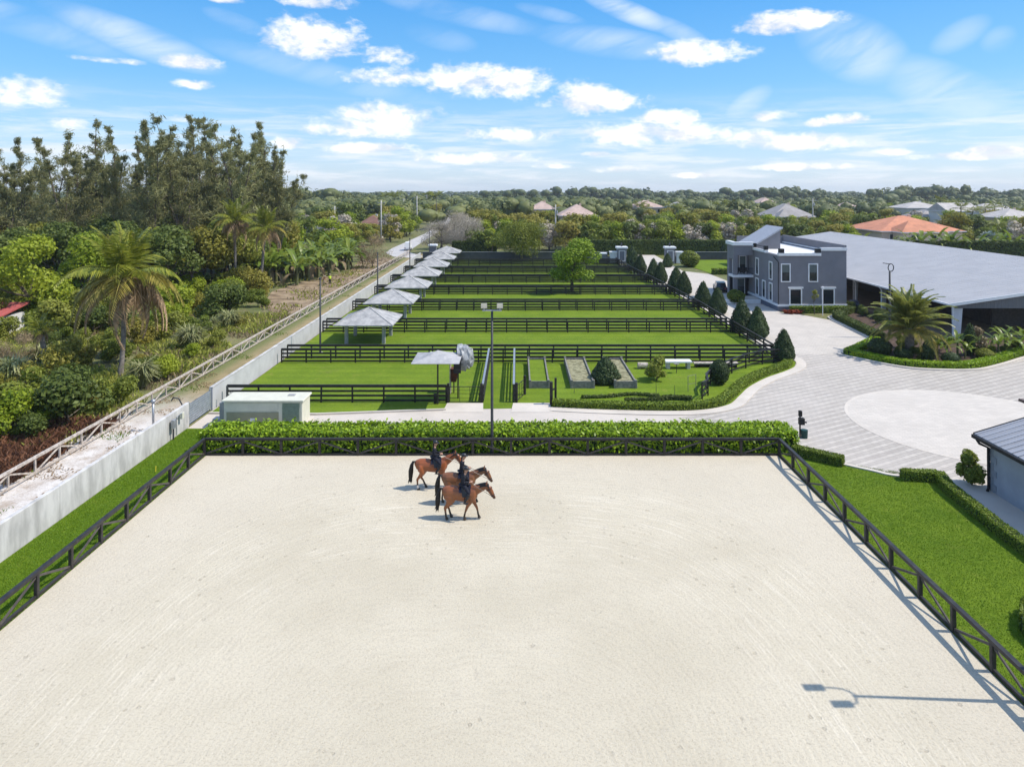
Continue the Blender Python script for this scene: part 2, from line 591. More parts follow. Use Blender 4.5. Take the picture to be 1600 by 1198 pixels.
def paver_mat():
    """two shades of small pavers laid in slanting courses"""
    m, t, b = new_mat('driveway_pavers')
    v = wpos(t)
    mp = t.nodes.new('ShaderNodeMapping'); mp.inputs['Rotation'].default_value = (0, 0, R(-28))
    t.links.new(v, mp.inputs[0])
    s = t.nodes.new('ShaderNodeSeparateXYZ'); t.links.new(mp.outputs[0], s.inputs[0])
    y = X(s.outputs[1]); y.T = t
    br = t.nodes.new('ShaderNodeTexBrick')
    br.offset = 0.5
    br.inputs['Scale'].default_value = 1.0
    br.inputs['Brick Width'].default_value = 0.62; br.inputs['Row Height'].default_value = 0.31
    br.inputs['Mortar Size'].default_value = 0.016
    br.inputs['Color1'].default_value = (0.43, 0.388, 0.335, 1); br.inputs['Color2'].default_value = (0.51, 0.462, 0.400, 1); br.inputs['Mortar'].default_value = (0.25, 0.225, 0.20, 1)
    t.links.new(mp.outputs[0], br.inputs['Vector'])
    w = sstep(t, mth(t, 'SINE', y * (2 * PI / 0.62)), -0.35, 0.45)
    big = noise(t, v, 0.12, 4, 0.55)
    col = mixc(t, w * 0.42, br.outputs['Color'], (0.275, 0.245, 0.212))
    col = mixc(t, sstep(t, big, 0.40, 0.72) * 0.28, col, (0.58, 0.52, 0.465))
    col = mixc(t, sstep(t, noise(t, v, 2.2, 5, 0.6), 0.58, 0.75) * 0.25, col, (0.34, 0.30, 0.26))
    col = mixc(t, sstep(t, noise(t, scalev(t, mp.outputs[0], (0.15, 1.1, 1)), 0.6, 5, 0.6), 0.56, 0.72) * 0.30, col, (0.26, 0.23, 0.20))
    t.links.new(col, b.inputs['Base Color'])
    b.inputs['Roughness'].default_value = 0.8
    b.inputs['Specular IOR Level'].default_value = 0.25
    return m


def terrain_mat():
    m, t, b = new_mat('rough_ground')
    v = wpos(t)
    n1_ = noise(t, v, 0.05, 5, 0.6); n2_ = noise(t, v, 0.5, 6, 0.65); n3_ = noise(t, v, 6.0, 5, 0.7)
    col = mixc(t, sstep(t, n1_ * 0.55 + n2_ * 0.45, 0.38, 0.62), (0.105, 0.130, 0.030), (0.21, 0.195, 0.065))
    col = mixc(t, sstep(t, n2_, 0.50, 0.66) * 0.7, col, (0.24, 0.175, 0.10))
    col = mixc(t, sstep(t, n3_, 0.58, 0.42) * 0.4, col, (0.035, 0.05, 0.015))
    t.links.new(col, b.inputs['Base Color'])
    b.inputs['Roughness'].default_value = 0.95
    bump(t, b, n3_ + n2_, 0.7, 0.10)
    return m


def track_mat():
    """sandy service track: white shell near the camera gate, drying grass further on"""
    m, t, b = new_mat('service_track')
    v = wpos(t)
    s = t.nodes.new('ShaderNodeSeparateXYZ'); t.links.new(v, s.inputs[0])
    y = X(s.outputs[1]); y.T = t
    x = X(s.outputs[0]); x.T = t
    n2_ = noise(t, v, 0.7, 6, 0.65); n3_ = noise(t, v, 7.0, 5, 0.7)
    far = sstep(t, y + n2_ * 9.0, 50.0, 61.0)
    sand = mixc(t, sstep(t, n2_ * 0.6 + n3_ * 0.4, 0.34, 0.60), (0.36, 0.285, 0.215), (0.66, 0.62, 0.57))
    sand = mixc(t, sstep(t, n3_, 0.55, 0.68) * 0.55, sand, (0.23, 0.165, 0.105))
    dry = mixc(t, sstep(t, n2_, 0.35, 0.62), (0.33, 0.245, 0.125), (0.235, 0.19, 0.085))
    edge = sstep(t, x + n2_ * 1.6, -24.6, -26.2)
    dry = mixc(t, edge * 0.8, dry, (0.10, 0.135, 0.030))
    col = mixc(t, far, sand, dry)
    t.links.new(col, b.inputs['Base Color'])
    b.inputs['Roughness'].default_value = 0.95
    bump(t, b, n3_ + n2_, 0.6, 0.06)
    return m


M_sand = sand_mat()
M_paddock = grass_mat('paddock_grass', (0.118, 0.190, 0.014), (0.208, 0.290, 0.024), (0.32, 0.28, 0.07), 0.55, 0.24)
M_lawn = grass_mat('lawn_grass', (0.095, 0.165, 0.010), (0.170, 0.245, 0.018), (0.25, 0.24, 0.05), 0.50)
M_ground = terrain_mat()
M_track = track_mat()
M_drive = concrete_mat('pale_concrete', (0.56, 0.50, 0.43), 0.14)
M_court = concrete_mat('pale_courtyard', (0.57, 0.515, 0.445), 0.10, (0.6, 0.3, 0.012, 30))
M_circle = concrete_mat('white_pavers', (0.60, 0.545, 0.475), 0.10, (0.5, 0.25, 0.010, 12))
M_kerb = concrete_mat('kerb_concrete', (0.60, 0.54, 0.465), 0.15)
M_paver = paver_mat()
M_mulch = paint('mulch_soil', (0.075, 0.048, 0.032), 0.95, 0.5, 2.5, 0.5)
M_dirt = paint('bare_dirt', (0.24, 0.165, 0.095), 0.95, 0.40, 0.5, 0.5, c2=(0.36, 0.27, 0.17))
M_road = concrete_mat('pale_road', (0.50, 0.48, 0.46), 0.2)

# ------------------------------------------------------------------ ground sheets
def sheet(name, pts, z, m):
    mb = MB()
    mb.add([(p[0], p[1], z) for p in pts], [tuple(range(len(pts)))])
    return struct(name, mb, m)


sheet('terrain', [(-3500, -250), (3500, -250), (3500, 3200), (-3500, 3200)], -0.06, M_ground)
FL, FR, FB = -18.9, 15.85, 41.3          # arena rails
sheet('arena_sand', [(FL + .1, -6), (FR - .1, -6), (FR - .1, FB - .05), (FL + .1, FB - .05)], 0.0, M_sand)
sheet('side_lawn', [(-22.25, -6), (FL + .08, -6), (FL + .08, 46.0), (-22.25, 46.0)], -0.012, M_lawn)
sheet('service_track', [(-28.6, -6), (-22.5, -6), (-22.5, 175), (-28.6, 175)], -0.03, M_track)
LAWN_EDGE = [(-22.1, 49.1), (-14.3, 48.85), (-5.2, 49.9), (2.5, 50.4), (6.6, 49.8), (11.2, 49.5), (13.9, 49.9), (15.9, 51.1), (17.2, 53.0), (18.9, 55.6), (21.3, 58.3),
             (23.6, 60.3), (25.2, 62.0), (26.0, 63.7), (26.1, 65.4), (25.3, 67.2), (25.0, 70), (25.2, 92), (24.6, 105), (24.0, 118), (22.8, 134), (22.3, 150), (22.2, 157.9)]
sheet('paddock_lawn', LAWN_EDGE + [(-22.1, 157.9)], 0.02, M_paddock)
sheet('driveway_pavers', [(8.5, 44.0), (14.0, 43.2), (16.2, 41.0), (60, 22.0), (60, 72), (30, 72), (20, 70), (8.5, 52)], -0.008, M_paver)
sheet('concrete_drive', [(-22.2, 46.0), (FL, 46.0), (FL, 43.6), (12.0, 43.6), (14.2, 46.0), (11.6, 48.2), (13.8, 49.3), (8, 52), (-22.2, 52)], 0.0, M_drive)
sheet('courtyard', [(24.5, 66.6), (32.6, 66.9), (38.2, 72.6), (39.0, 84.2), (36.5, 88.4), (34.7, 89.8), (34.2, 112), (37.5, 113), (37.0, 131), (33.0, 136), (34.5, 178), (28.5, 178), (26.0, 140), (24, 120), (24.0, 92)], 0.0, M_court)
cc, cr = (31.5, 46.9), 7.8
sheet('paved_circle', [(cc[0] + cr * 1.02 * math.cos(a * PI / 48), cc[1] + cr * math.sin(a * PI / 48)) for a in range(96)], 0.006, M_circle)
ring = MB()
for a in range(96):
    a0, a1 = a * PI / 48, (a + 1) * PI / 48
    ring.add([(cc[0] + r_ * 1.02 * math.cos(q), cc[1] + r_ * math.sin(q), 0.004) for r_, q in ((cr, a0), (cr + .22, a0), (cr + .22, a1), (cr, a1))], [(0, 1, 2, 3)])
struct('circle_border', ring, M_kerb)
sheet('right_lawn', [(FR - .08, -6), (40, -6), (40, 10), (22.4, 10), (22.5, 24), (22.8, 32.0), (23.1, 36.5), (23.5, 37.9), (21.2, 38.2), (20.2, 38.9), (19.0, 39.8), (16.4, 41.9), (FR - .08, 42.2)], 0.012, M_lawn)
sheet('house_walk', [(22.4, 10), (25.3, 10), (25.3, 36.6), (26.6, 36.6), (26.6, 38.0), (23.5, 37.9), (23.1, 36.5), (22.8, 32.0), (22.5, 24)], 0.006, M_drive)
BED = [(32.0, 67.2), (31.7, 66.6), (32.6, 65.2), (34.6, 62.5), (36.6, 61.3), (40.7, 61.1), (44.2, 62.8), (48.7, 65.7), (56, 70.5), (60, 73.6), (46.6, 73.6), (46.8, 98), (43.9, 98), (43.9, 90.7), (39.6, 86.0), (39.2, 84.0), (38.4, 72.4)]
sheet('planting_bed', BED, 0.03, M_mulch)
sheet('barn_floor', [(46.6, 73.6), (92, 73.6), (92, 152), (46.6, 152)], 0.0, paint('barn_dirt', (0.20, 0.15, 0.105), 0.95, 0.2, 1.0))
sheet('front_lawn', [(37.5, 131.5), (75, 131.5), (75, 157.9), (35.4, 157.9)], 0.01, M_paddock)
sheet('cleared_dirt', [G(410, 478), G(440, 497), G(500, 470), G(545, 447), G(625, 407), G(600, 402), G(560, 408), G(545, 425), G(470, 440), G(425, 455)], -0.03, M_dirt)
sheet('far_road', [(-25.5, 163), (-22.5, 166), (-28.2, 178), (-29.0, 190), (-30.6, 255), (-33.0, 330), (-40, 420), (-44, 420), (-37.2, 330), (-34.4, 255), (-34.8, 190), (-34.0, 176), (-30.0, 166)], -0.02, M_road)
sheet('road_verge', [(-24, 159.3), (75, 159.3), (75, 172), (-18, 172)], -0.04, grass_mat('verge_grass', (0.10, 0.12, 0.03), (0.19, 0.19, 0.06), (0.28, 0.22, 0.10), 0.7))
sheet('cross_road', [(-22, 172.5), (320, 172.5), (320, 179), (-18, 179)], -0.035, M_road)


def strip(name, pts, w, z0, h, m, side=1):
    """raised strip of width w along a polyline"""
    mb = MB()
    n = len(pts)
    L_, R_ = [], []
    for i, p in enumerate(pts):
        a, b = Vector(pts[max(i - 1, 0)]), Vector(pts[min(i + 1, n - 1)])
        d = (b - a).normalized(); nrm = Vector((d.y, -d.x)) * side
        L_.append((p[0], p[1])); R_.append((p[0] + nrm.x * w, p[1] + nrm.y * w))
    rings = [[(l[0], l[1], z0), (r[0], r[1], z0), (r[0], r[1], z0 + h), (l[0], l[1], z0 + h)] for l, r in zip(L_, R_)]
    mb.loft(rings)
    return struct(name, mb, m)


def smooth_path(pts, k=5):
    """Catmull-Rom subdivision"""
    out = []
    P = [Vector(p) for p in pts]
    for i in range(len(P) - 1):
        p0, p1, p2, p3 = P[max(i - 1, 0)], P[i], P[i + 1], P[min(i + 2, len(P) - 1)]
        for j in range(k):
            t = j / k
            out.append(tuple(0.5 * ((2 * p1) + (-p0 + p2) * t + (2 * p0 - 5 * p1 + 4 * p2 - p3) * t * t + (-p0 + 3 * p1 - 3 * p2 + p3) * t ** 3)))
    out.append(tuple(P[-1]))
    return out


strip('kerb', smooth_path(LAWN_EDGE[3:17]), 0.85, -0.02, 0.075, M_kerb)
strip('kerb', LAWN_EDGE[0:3], 0.18, -0.02, 0.14, M_kerb)
strip('kerb', LAWN_EDGE[16:], 0.3, -0.02, 0.10, M_kerb)
strip('kerb', smooth_path(BED[:10]), 0.35, -0.02, 0.12, M_kerb)
strip('kerb', [(38.4, 72.4), (39.2, 84.0), (39.6, 86.0), (43.9, 90.7)], 0.5, -0.02, 0.13, M_kerb, -1)
strip('kerb', smooth_path([(16.4, 41.9), (19.0, 39.8), (20.2, 38.9), (21.2, 38.2), (23.5, 37.9)]), 0.25, -0.02, 0.10, M_kerb, -1)
# ramps up to the two paddock gates
for x0, x1 in ((-5.25, -2.55), (-0.3, 2.45)):
    mb = MB()
    mb.loft([[(x0 - .15, 49.3, -.02), (x1 + .1, 49.3, -.02), (x1 + .1, 49.3, .02), (x0 - .15, 49.3, .02)], [(x0, 51.3, -.02), (x1, 51.3, -.02), (x1, 51.3, .07), (x0, 51.3, .07)]])
    struct('gate_ramp', mb, M_kerb)
# ------------------------------------------------------------------ materials for built things
M_black = paint('black_fence_paint', (0.026, 0.023, 0.021), 0.55, 0.45, 2.0, 0.15)
M_char = paint('charcoal_rail_paint', (0.030, 0.027, 0.025), 0.5, 0.35, 3.0, 0.2, 0.35)
M_wood = paint('bleached_wood', (0.42, 0.35, 0.285), 0.85, 0.3, 5.0, 0.4, c2=(0.60, 0.53, 0.46))
M_wwall = paint('whitewashed_wall', (0.43, 0.415, 0.39), 0.85, 0.16, 1.3, 0.2, stretch=(1, 1, 0.30), c2=(0.60, 0.58, 0.55))
M_gwall = paint('light_grey_wall', (0.46, 0.45, 0.455), 0.85, 0.08, 0.6, 0.15, c2=(0.52, 0.51, 0.515))
M_darkwall = paint('dark_grey_wall', (0.085, 0.085, 0.092), 0.85, 0.15, 0.7, 0.15)
M_metal = paint('galvanised_steel', (0.40, 0.41, 0.42), 0.45, 0.15, 4.0, metal=0.6)
M_pole = paint('dark_lamp_post', (0.045, 0.047, 0.05), 0.5, 0.2, 4.0)
M_conc_pole = paint('weathered_pole', (0.44, 0.42, 0.39), 0.8, 0.2, 2.0)
M_roofmetal = paint('shelter_roof', (0.31, 0.305, 0.295), 0.6, 0.16, 1.4, c2=(0.45, 0.435, 0.41))
M_post = paint('shelter_post', (0.30, 0.30, 0.30), 0.7, 0.15, 3.0)
M_beige = paint('beige_enamel', (0.62, 0.60, 0.48), 0.45, 0.06, 2.0)
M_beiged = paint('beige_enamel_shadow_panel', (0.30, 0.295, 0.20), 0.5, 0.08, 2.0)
M_green_box = paint('green_coil', (0.22, 0.27, 0.20), 0.5, 0.1, 6.0)
M_stucco = paint('slate_stucco', (0.195, 0.192, 0.208), 0.85, 0.06, 0.8, 0.07)
M_stucco2 = paint('slate_plinth', (0.12, 0.13, 0.165), 0.85, 0.10, 1.2, 0.2)
M_trim = paint('white_trim', (0.74, 0.74, 0.74), 0.55, 0.05, 2.0)
M_glass = paint('window_glass', (0.022, 0.026, 0.030), 0.06, 0.2, 0.5, spec=0.7)
M_blind = paint('window_blind', (0.09, 0.115, 0.115), 0.25, 0.15, 0.5, spec=0.6)
M_flatroof = paint('white_roof_membrane', (0.66, 0.65, 0.63), 0.8, 0.08, 1.0)
M_dark = paint('near_black', (0.014, 0.014, 0.015), 0.6, 0.2, 3.0)
M_brace = paint('grey_brace', (0.085, 0.073, 0.064), 0.7, 0.3, 4.0, 0.3)


def ribbed(name, c, axis, pitch, rough=0.5, spec=0.4, depth=0.03, var=0.07):
    """standing-seam metal: ribs as relief, colour by faint wear"""
    m, t, b = new_mat(name)
    v = wpos(t)
    s = t.nodes.new('ShaderNodeSeparateXYZ'); t.links.new(v, s.inputs[0])
    q = X(s.outputs[axis]); q.T = t
    fr = mth(t, 'FRACT', q * (1 / pitch))
    rib = sstep(t, mth(t, 'ABSOLUTE', fr - 0.5), 0.40, 0.48)
    n = noise(t, v, 0.35, 5, 0.6)
    n2_ = noise(t, scalev(t, v, (0.2, 2.0, 1) if axis == 1 else (2.0, 0.2, 1)), 1.2, 4, 0.6)
    col = mixc(t, sstep(t, n * 0.5 + n2_ * 0.5, 0.35, 0.65), tuple(x * (1 - var) for x in c), tuple(x * (1 + var) for x in c))
    t.links.new(col, b.inputs['Base Color'])
    b.inputs['Roughness'].default_value = rough
    b.inputs['Specular IOR Level'].default_value = spec
    bump(t, b, rib, 0.8, depth)
    return m


M_barnroof = ribbed('barn_roof_metal', (0.36, 0.345, 0.335), 1, 0.9, depth=.004, var=.09)
M_barnclad = ribbed('barn_cladding', (0.13, 0.135, 0.15), 0, 0.4)


def run_fence(name, label, cat, pts, spacing, ph, rails, rw, rh, pw, m, group=None, brace=None, mb_=None, span=2, toprail=None, z0=0.0, first=True):
    """post-and-rail fence along a polyline; every post, rail and brace its own part"""
    root = thing(name, label, cat, (pts[0][0], pts[0][1], z0), group=group)
    base = Vector((pts[0][0], pts[0][1]))
    posts = []
    for a, b in zip(pts[:-1], pts[1:]):
        a, b = Vector(a), Vector(b)
        n = max(1, round((b - a).length / spacing))
        for i in range(n): posts.append(a + (b - a) * i / n)
    posts.append(Vector(pts[-1]))
    pm = MB().cbox((0, 0, 0), (pw, pw, ph), 0, pw * .12).mesh('post', m)
    rnd = random.Random(len(posts) * 7 + int(pts[0][1]))
    for i, p in enumerate(posts):
        d = posts[min(i + 1, len(posts) - 1)] - posts[max(i - 1, 0)]
        q = p - base
        if first or i > 0:
            o = link('post', pm, root, (q.x, q.y, -0.05), math.atan2(d.y, d.x))
            o.rotation_euler = (rnd.uniform(-.012, .012), rnd.uniform(-.012, .012), math.atan2(d.y, d.x))
    i = 0
    while i < len(posts) - 1:
        j = i
        # boards run over as many posts as stay in line
        while j < len(posts) - 1 and j - i < span:
            if j > i and (posts[j + 1] - posts[j]).angle(posts[i + 1] - posts[i]) > 0.03: break
            j += 1
        p, q = posts[i] - base, posts[j] - base
        d = (q - p).normalized()
        nr = Vector((d.y, -d.x))
        for zr in rails:
            jz = rnd.uniform(-.008, .008)
            off = nr * (pw / 2 + rw / 2 - .01)
            board('rail', m, (p.x + off.x, p.y + off.y, zr + jz), (q.x + off.x, q.y + off.y, zr + rnd.uniform(-.008, .008)), rw, rh, root)
        if toprail:
            w_, h_ = toprail
            board('top_rail', m, (p.x, p.y, ph - .05 + h_ / 2), (q.x, q.y, ph - .05 + h_ / 2), w_, h_, root)
        i = j
    if brace:
        for i in range(len(posts) - 1):
            p, q = posts[i] - base, posts[i + 1] - base
            za, zb = (0.10, ph - .12) if i % 2 == 0 else (ph - .12, 0.10)
            board('brace', mb_ or m, (p.x, p.y, za), (q.x, q.y, zb), brace[0], brace[1], root)
    return root


# riding arena rails -------------------------------------------------
AK = dict(spacing=2.06, ph=0.98, rails=[], rw=.04, rh=.1, pw=.155, m=M_char, brace=(.055, .085), mb_=M_brace, toprail=(.18, .13))
run_fence('arena_fence', 'charcoal arena rail along the sand beside the white wall, with zigzag braces', 'fence', [(FL, FB), (FL, -2.0)], first=False, **AK)
run_fence('arena_fence', 'charcoal arena rail at the far end of the sand, in front of the leafy hedge', 'fence', [(FL, FB), (FR, FB)], **{**AK, 'spacing': 2.31})
run_fence('arena_fence', 'charcoal arena rail along the sand beside the right-hand lawn, casting its shadow on the sand', 'fence', [(FR, FB), (FR, -2.0)], first=False, **AK)
mb = MB()
mb.box(FL - .05, FL + .05, -6, FB, -.05, .13); mb.box(FR - .05, FR + .05, -6, FB, -.05, .13); mb.box(FL + .05, FR - .05, FB - .05, FB + .05, -.05, .13)
struct('arena_kickboard', mb, M_char)

# bleached zigzag fence on the far side of the service track ----------
run_fence('wooden_fence', 'bleached grey wooden rail fence with zigzag braces along the overgrown lot', 'fence', [(-27.2, 18.0), (-27.2, 172)], 2.05, 0.95, [0.12], .05, .12, .10, M_wood,
          brace=(.05, .09), toprail=(.17, .13))

# black four-rail paddock fences ---------------------------------------
PK = dict(spacing=2.3, ph=1.36, rails=[0.22, 0.56, 0.92], rw=.045, rh=.15, pw=.12, m=M_black, toprail=(.15, .05))
PK['rails'] = [0.20, 0.55, 0.90, 1.24]
ROWS = [63.5, 77.0, 91.0, 105.0, 118.4, 132.0, 146.0]


def right_x(y):
    return float(np.interp(y, [60, 77, 91, 105, 118, 132, 158], [24.3, 24.1, 24.1, 23.4, 22.8, 21.9, 21.6]))


ORD = ['first', 'second', 'third', 'fourth', 'fifth', 'sixth', 'seventh']
for i, y in enumerate(ROWS):
    far = i >= 5
    for k, dy in enumerate((0, 1.6)):
        x1 = right_x(y + dy) - (0 if k or i else 0.4)
        run_fence('paddock_fence', f'black four-rail fence across the paddocks, {"nearer" if k == 0 else "farther"} of the {ORD[i]} pair from the arena', 'fence',
                  [(-21.9, y + dy), (x1, y + dy)], group='black paddock fences', span=2 if not far else 3, **PK)
run_fence('paddock_fence', 'black paddock fence along the concrete drive, behind the beige air unit', 'fence', [(-21.9, 51.6), (-5.35, 51.6)], group='black paddock fences', **PK)
run_fence('boundary_fence', 'black four-rail fence running along the row of clipped cone trees by the drive', 'fence',
          [(24.5, 65.4), (24.3, 77), (24.25, 91), (23.6, 105), (23.0, 118), (22.1, 132), (21.7, 150)], group='black paddock fences', **PK)
CURVE = [(24.4, 63.4), (22.6, 62.9), (20.6, 61.5), (18.8, 59.8), (17.2, 57.9), (15.9, 56.2), (15.2, 54.9), (14.9, 53.3), (14.2, 52.4)]
run_fence('curved_fence', 'black rail fence curving down round the flower garden corner', 'fence', CURVE, 2.0, 1.30, [0.25, 0.62, 1.0], .045, .12, .10, M_black, toprail=(.15, .07), span=1)
GK = {**PK, 'spacing': 2.4}
run_fence('run_fence', 'dark rail fence with pale top between gate and paddock, left of the floodlight pole', 'fence', [(-2.6, 51.6), (-2.6, 63.4)], **{**GK, 'toprail': None})
run_fence('run_fence', 'dark rail fence seen end-on between the two gates, right of the floodlight pole', 'fence', [(-0.25, 51.6), (-0.25, 63.4)], **{**GK, 'toprail': None})
for x_, l in ((-2.6, 'pale metal capping on the fence just left of the floodlight pole'), (-0.25, 'pale metal capping on the end-on fence right of the floodlight pole')):
    o = board('fence_capping', M_metal, (x_, 51.6, 1.40), (x_, 63.3, 1.40), .16, .05)
    tag(o, l, 'capping')


def bar_gate(label, x0, y0, length, rz, h=1.25):
    g = thing('field_gate', label, 'gate', (x0, y0, 0), rz)
    fr = MB()
    for z in (.12, h): fr.tube([(0, 0, z), (length, 0, z)], .03, 6)
    for x_ in (0.03, length - .03): fr.tube([(x_, 0, .1), (x_, 0, h + .02)], .03, 6)
    fr.build('frame', M_black, g)
    for z in (.42, .72, .98): MB().tube([(0.03, 0, z), (length - .03, 0, z)], .012, 5).build('bar', M_black, g)
    for k in range(1, 3): MB().tube([(length * k / 3, 0, .12), (length * k / 3, 0, h)], .018, 5).build('upright', M_black, g)
    MB().box(length - .12, length - .02, -.06, .06, .62, .74).build('latch', M_dark, g)
    for x_ in (-.1, length + .1): MB().cbox((x_, 0, 0), (.18, .18, 1.5)).build('gate_post', M_black, g)
    return g


bar_gate('black barred field gate at the top of the left concrete ramp', -5.1, 51.45, 2.3, 0)
bar_gate('black barred field gate swung open beside the right concrete ramp', -0.02, 51.7, 1.9, R(72))
pst = thing('gate_post', 'short black post at the corner of the right concrete ramp', 'post', (2.55, 51.0, 0))
MB().cbox((0, 0, 0), (.22, .22, 1.75)).build('shaft', M_black, pst)
MB().cbox((.35, .5, 0), (.16, .16, 1.9)).build('hinge_post', M_black, pst)
board('rail', M_black, (0, 0, 1.1), (.35, .5, 1.1), .05, .12, pst)

# white wall on the left, service gate ---------------------------------
def wall(name, label, p, q, th, h, m, cap=None, panel=None):
    t_ = thing(name, label, 'wall', (p[0], p[1], 0))
    d = Vector((q[0] - p[0], q[1] - p[1], 0)); L = d.length
    t_.rotation_euler = (0, 0, math.atan2(d.y, d.x))
    n = max(1, round(L / panel)) if panel else 1
    me = MB().cbox((L / n / 2 , 0, -.1), (L / n - (.012 if n > 1 else 0), th, h + .1), 0, .02).mesh('panel', m)
    for i in range(n): link('panel', me, t_, (L * i / n, 0, 0))
    if cap: MB().box(-.03, L + .03, -th / 2 - cap[0], th / 2 + cap[0], h, h + cap[1]).build('coping', cap[2], t_)
    return t_


wall('boundary_wall', 'stained whitewashed wall beside the arena lawn, near the camera', (-22.4, -6), (-22.4, 46.4), .22, 1.62, M_wwall, panel=6.5)
wall('boundary_wall', 'pale grey wall running along the paddocks beyond the metal gate', (-22.4, 50.0), (-22.4, 158.0), .22, 1.58, M_gwall, (.02, .06, M_wwall), panel=9)
g = thing('service_gate', 'blue-grey slatted metal gate between the white wall and the grey wall', 'gate', (-22.4, 46.5, 0), R(90))
MB().box(0, 3.3, -.02, .02, .10, 1.45).build('backing', paint('gate_sheet', (0.16, 0.18, 0.205), .5, .1), g)
me = MB().box(0.06, 3.24, -.045, -.022, 0, .13).mesh('slat', paint('gate_slat', (0.25, 0.275, 0.30), .45, .15))
for k in range(8): link('slat', me, g, (0, 0, .12 + k * .165))
for x_ in (.04, 3.28): MB().cbox((x_, 0, 0), (.1, .12, 1.6)).build('gate_post', M_metal, g)
hk = MB().tube([(0, .0, 1.5), (-.25, 0, 1.95), (-.6, 0, 2.0), (-.75, 0, 1.8)], .045, 6)
hk.build('bent_pipe', M_pole, thing('gate_pipe', 'dark bent pipe arm above the end of the white wall', 'pipe', (-22.65, 46.2, 0)))
pb = thing('meter_post', 'small grey electric meter box on a post at the end of the white wall', 'meter', (-22.1, 43.9, 0))
MB().cbox((0, 0, 0), (.08, .08, 1.2)).build('post', M_pole, pb)
MB().cbox((.02, 0, .75), (.20, .34, .55)).build('box', M_metal, pb)
MB().tube([(0.05, .3, .2), (.05, .3, 1.35), (.05, 1.1, 1.4)], .03, 6).build('conduit', M_metal, pb)
MB().cbox((.02, 1.1, 1.0), (.18, .26, .4)).build('switch_box', M_beige, pb)
sp = thing('standpipe', 'grey standpipe with rounded cap on the shell track behind the wall', 'pipe', (-24.3, 45.6, 0))
MB().tube([(0, 0, -.1), (0, 0, 1.9)], .075, 10).build('pipe', M_metal, sp, True)
MB().tube([(0, 0, 1.86), (0, 0, 1.95), (0, 0, 2.06), (0, 0, 2.1)], [.13, .15, .10, .02], 10).build('cap', M_metal, sp, True)
sp = thing('support_post', 'slim dark post with a stay wire leaning at the start of the grey wall', 'post', (-21.5, 50.6, 0))
MB().cbox((0, 0, 0), (.1, .1, 1.55)).build('post', M_pole, sp)
MB().tube([(0, 0, 1.5), (.75, .3, 0)], .015, 5).build('stay', M_pole, sp)
mk = tag(MB().tube([(0, 0, 0), (.02, 0, .30), (.02, 0, .34)], [.028, .024, .008], 6).build('marker_stake', paint('yellow_stake', (0.62, 0.52, 0.04), .6), loc=(-20.6, 38.9, 0)), 'short yellow marker stake in the grass beside the white wall', 'stake')

# beige rooftop-style air unit ------------------------------------------
u = thing('air_unit', 'large beige air conditioning unit behind the hedge on the drive', 'air conditioner', (-17.0, 46.8, 0))
u.scale = (1, 1, 1.14)
MB().cbox((-.1, 0, 0), (5.8, 2.0, .18)).build('base', M_kerb, u)
MB().cbox((-.1, 0, .18), (5.3, 1.7, 1.42), 0, .04).build('casing', M_beige, u)
lid = MB().cbox((-.1, 0, 1.6), (5.5, 1.95, .10), 0, .03).build('lid', M_beige, u)
MB().cbox((1.5, .2, 1.7), (.5, .35, .04)).build('hatch', M_post, lid)
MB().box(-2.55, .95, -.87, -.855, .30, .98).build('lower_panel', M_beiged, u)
MB().box(-2.45, .9, -.868, -.855, 1.05, 1.5).build('upper_panel', M_beige, u)
MB().box(1.2, 2.35, -.875, -.855, .28, 1.50).build('coil', M_green_box, u)
me = MB().box(1.2, 2.35, -.895, -.876, 0, .02).mesh('grille_bar', M_green_box)
for k in range(12): link('grille_bar', me, u, (0, 0, .32 + k * .1))
MB().box(-.95, -.65, -.885, -.871, .42, .62).build('sticker', M_trim, u)
MB().cbox((-2.95, -.2, .18), (.35, .9, 1.3)).build('control_box', M_post, u)
MB().tube([(-3.1, -.5, .1), (-3.1, -.5, 1.2), (-2.9, -.5, 1.25)], .04, 6).build('pipe', M_metal, u)
MB().cbox((-3.5, .2, 0), (.7, .6, .35)).build('junction_box', M_metal, u)

# grey hip-roofed paddock shelters ----------------------------------------
def shelter_parts():
    w = 3.08
    rf = MB()
    ez, az_ = 2.12, 3.48
    # four hips with a thickness
    rf.add([(-w, -w, ez), (w, -w, ez), (w, w, ez), (-w, w, ez), (0, 0, az_), (-w, -w, ez - .10), (w, -w, ez - .10), (w, w, ez - .10), (-w, w, ez - .10), (0, 0, az_ - .14)],
           [(0, 1, 4), (1, 2, 4), (2, 3, 4), (3, 0, 4), (1, 0, 5, 6), (2, 1, 6, 7), (3, 2, 7, 8), (0, 3, 8, 5), (6, 5, 9), (7, 6, 9), (8, 7, 9), (5, 8, 9)])
    rfm = rf.mesh('roof', M_roofmetal)
    hip = MB()
    for sx, sy in ((1, 1), (1, -1), (-1, 1), (-1, -1)):
        hip.tube([(sx * w, sy * w, ez + .01), (0, 0, az_ + .015)], .05, 5)
    hipm = hip.mesh('hip_cap', M_roofmetal)
    pm = MB().cbox((0, 0, -.05), (.34, .34, 2.1), 0, .03).mesh('column', M_post)
    bm_ = MB().box(-2.4, 2.4, -.06, .06, 1.78, 2.0).mesh('beam', M_post)
    return rfm, hipm, pm, bm_


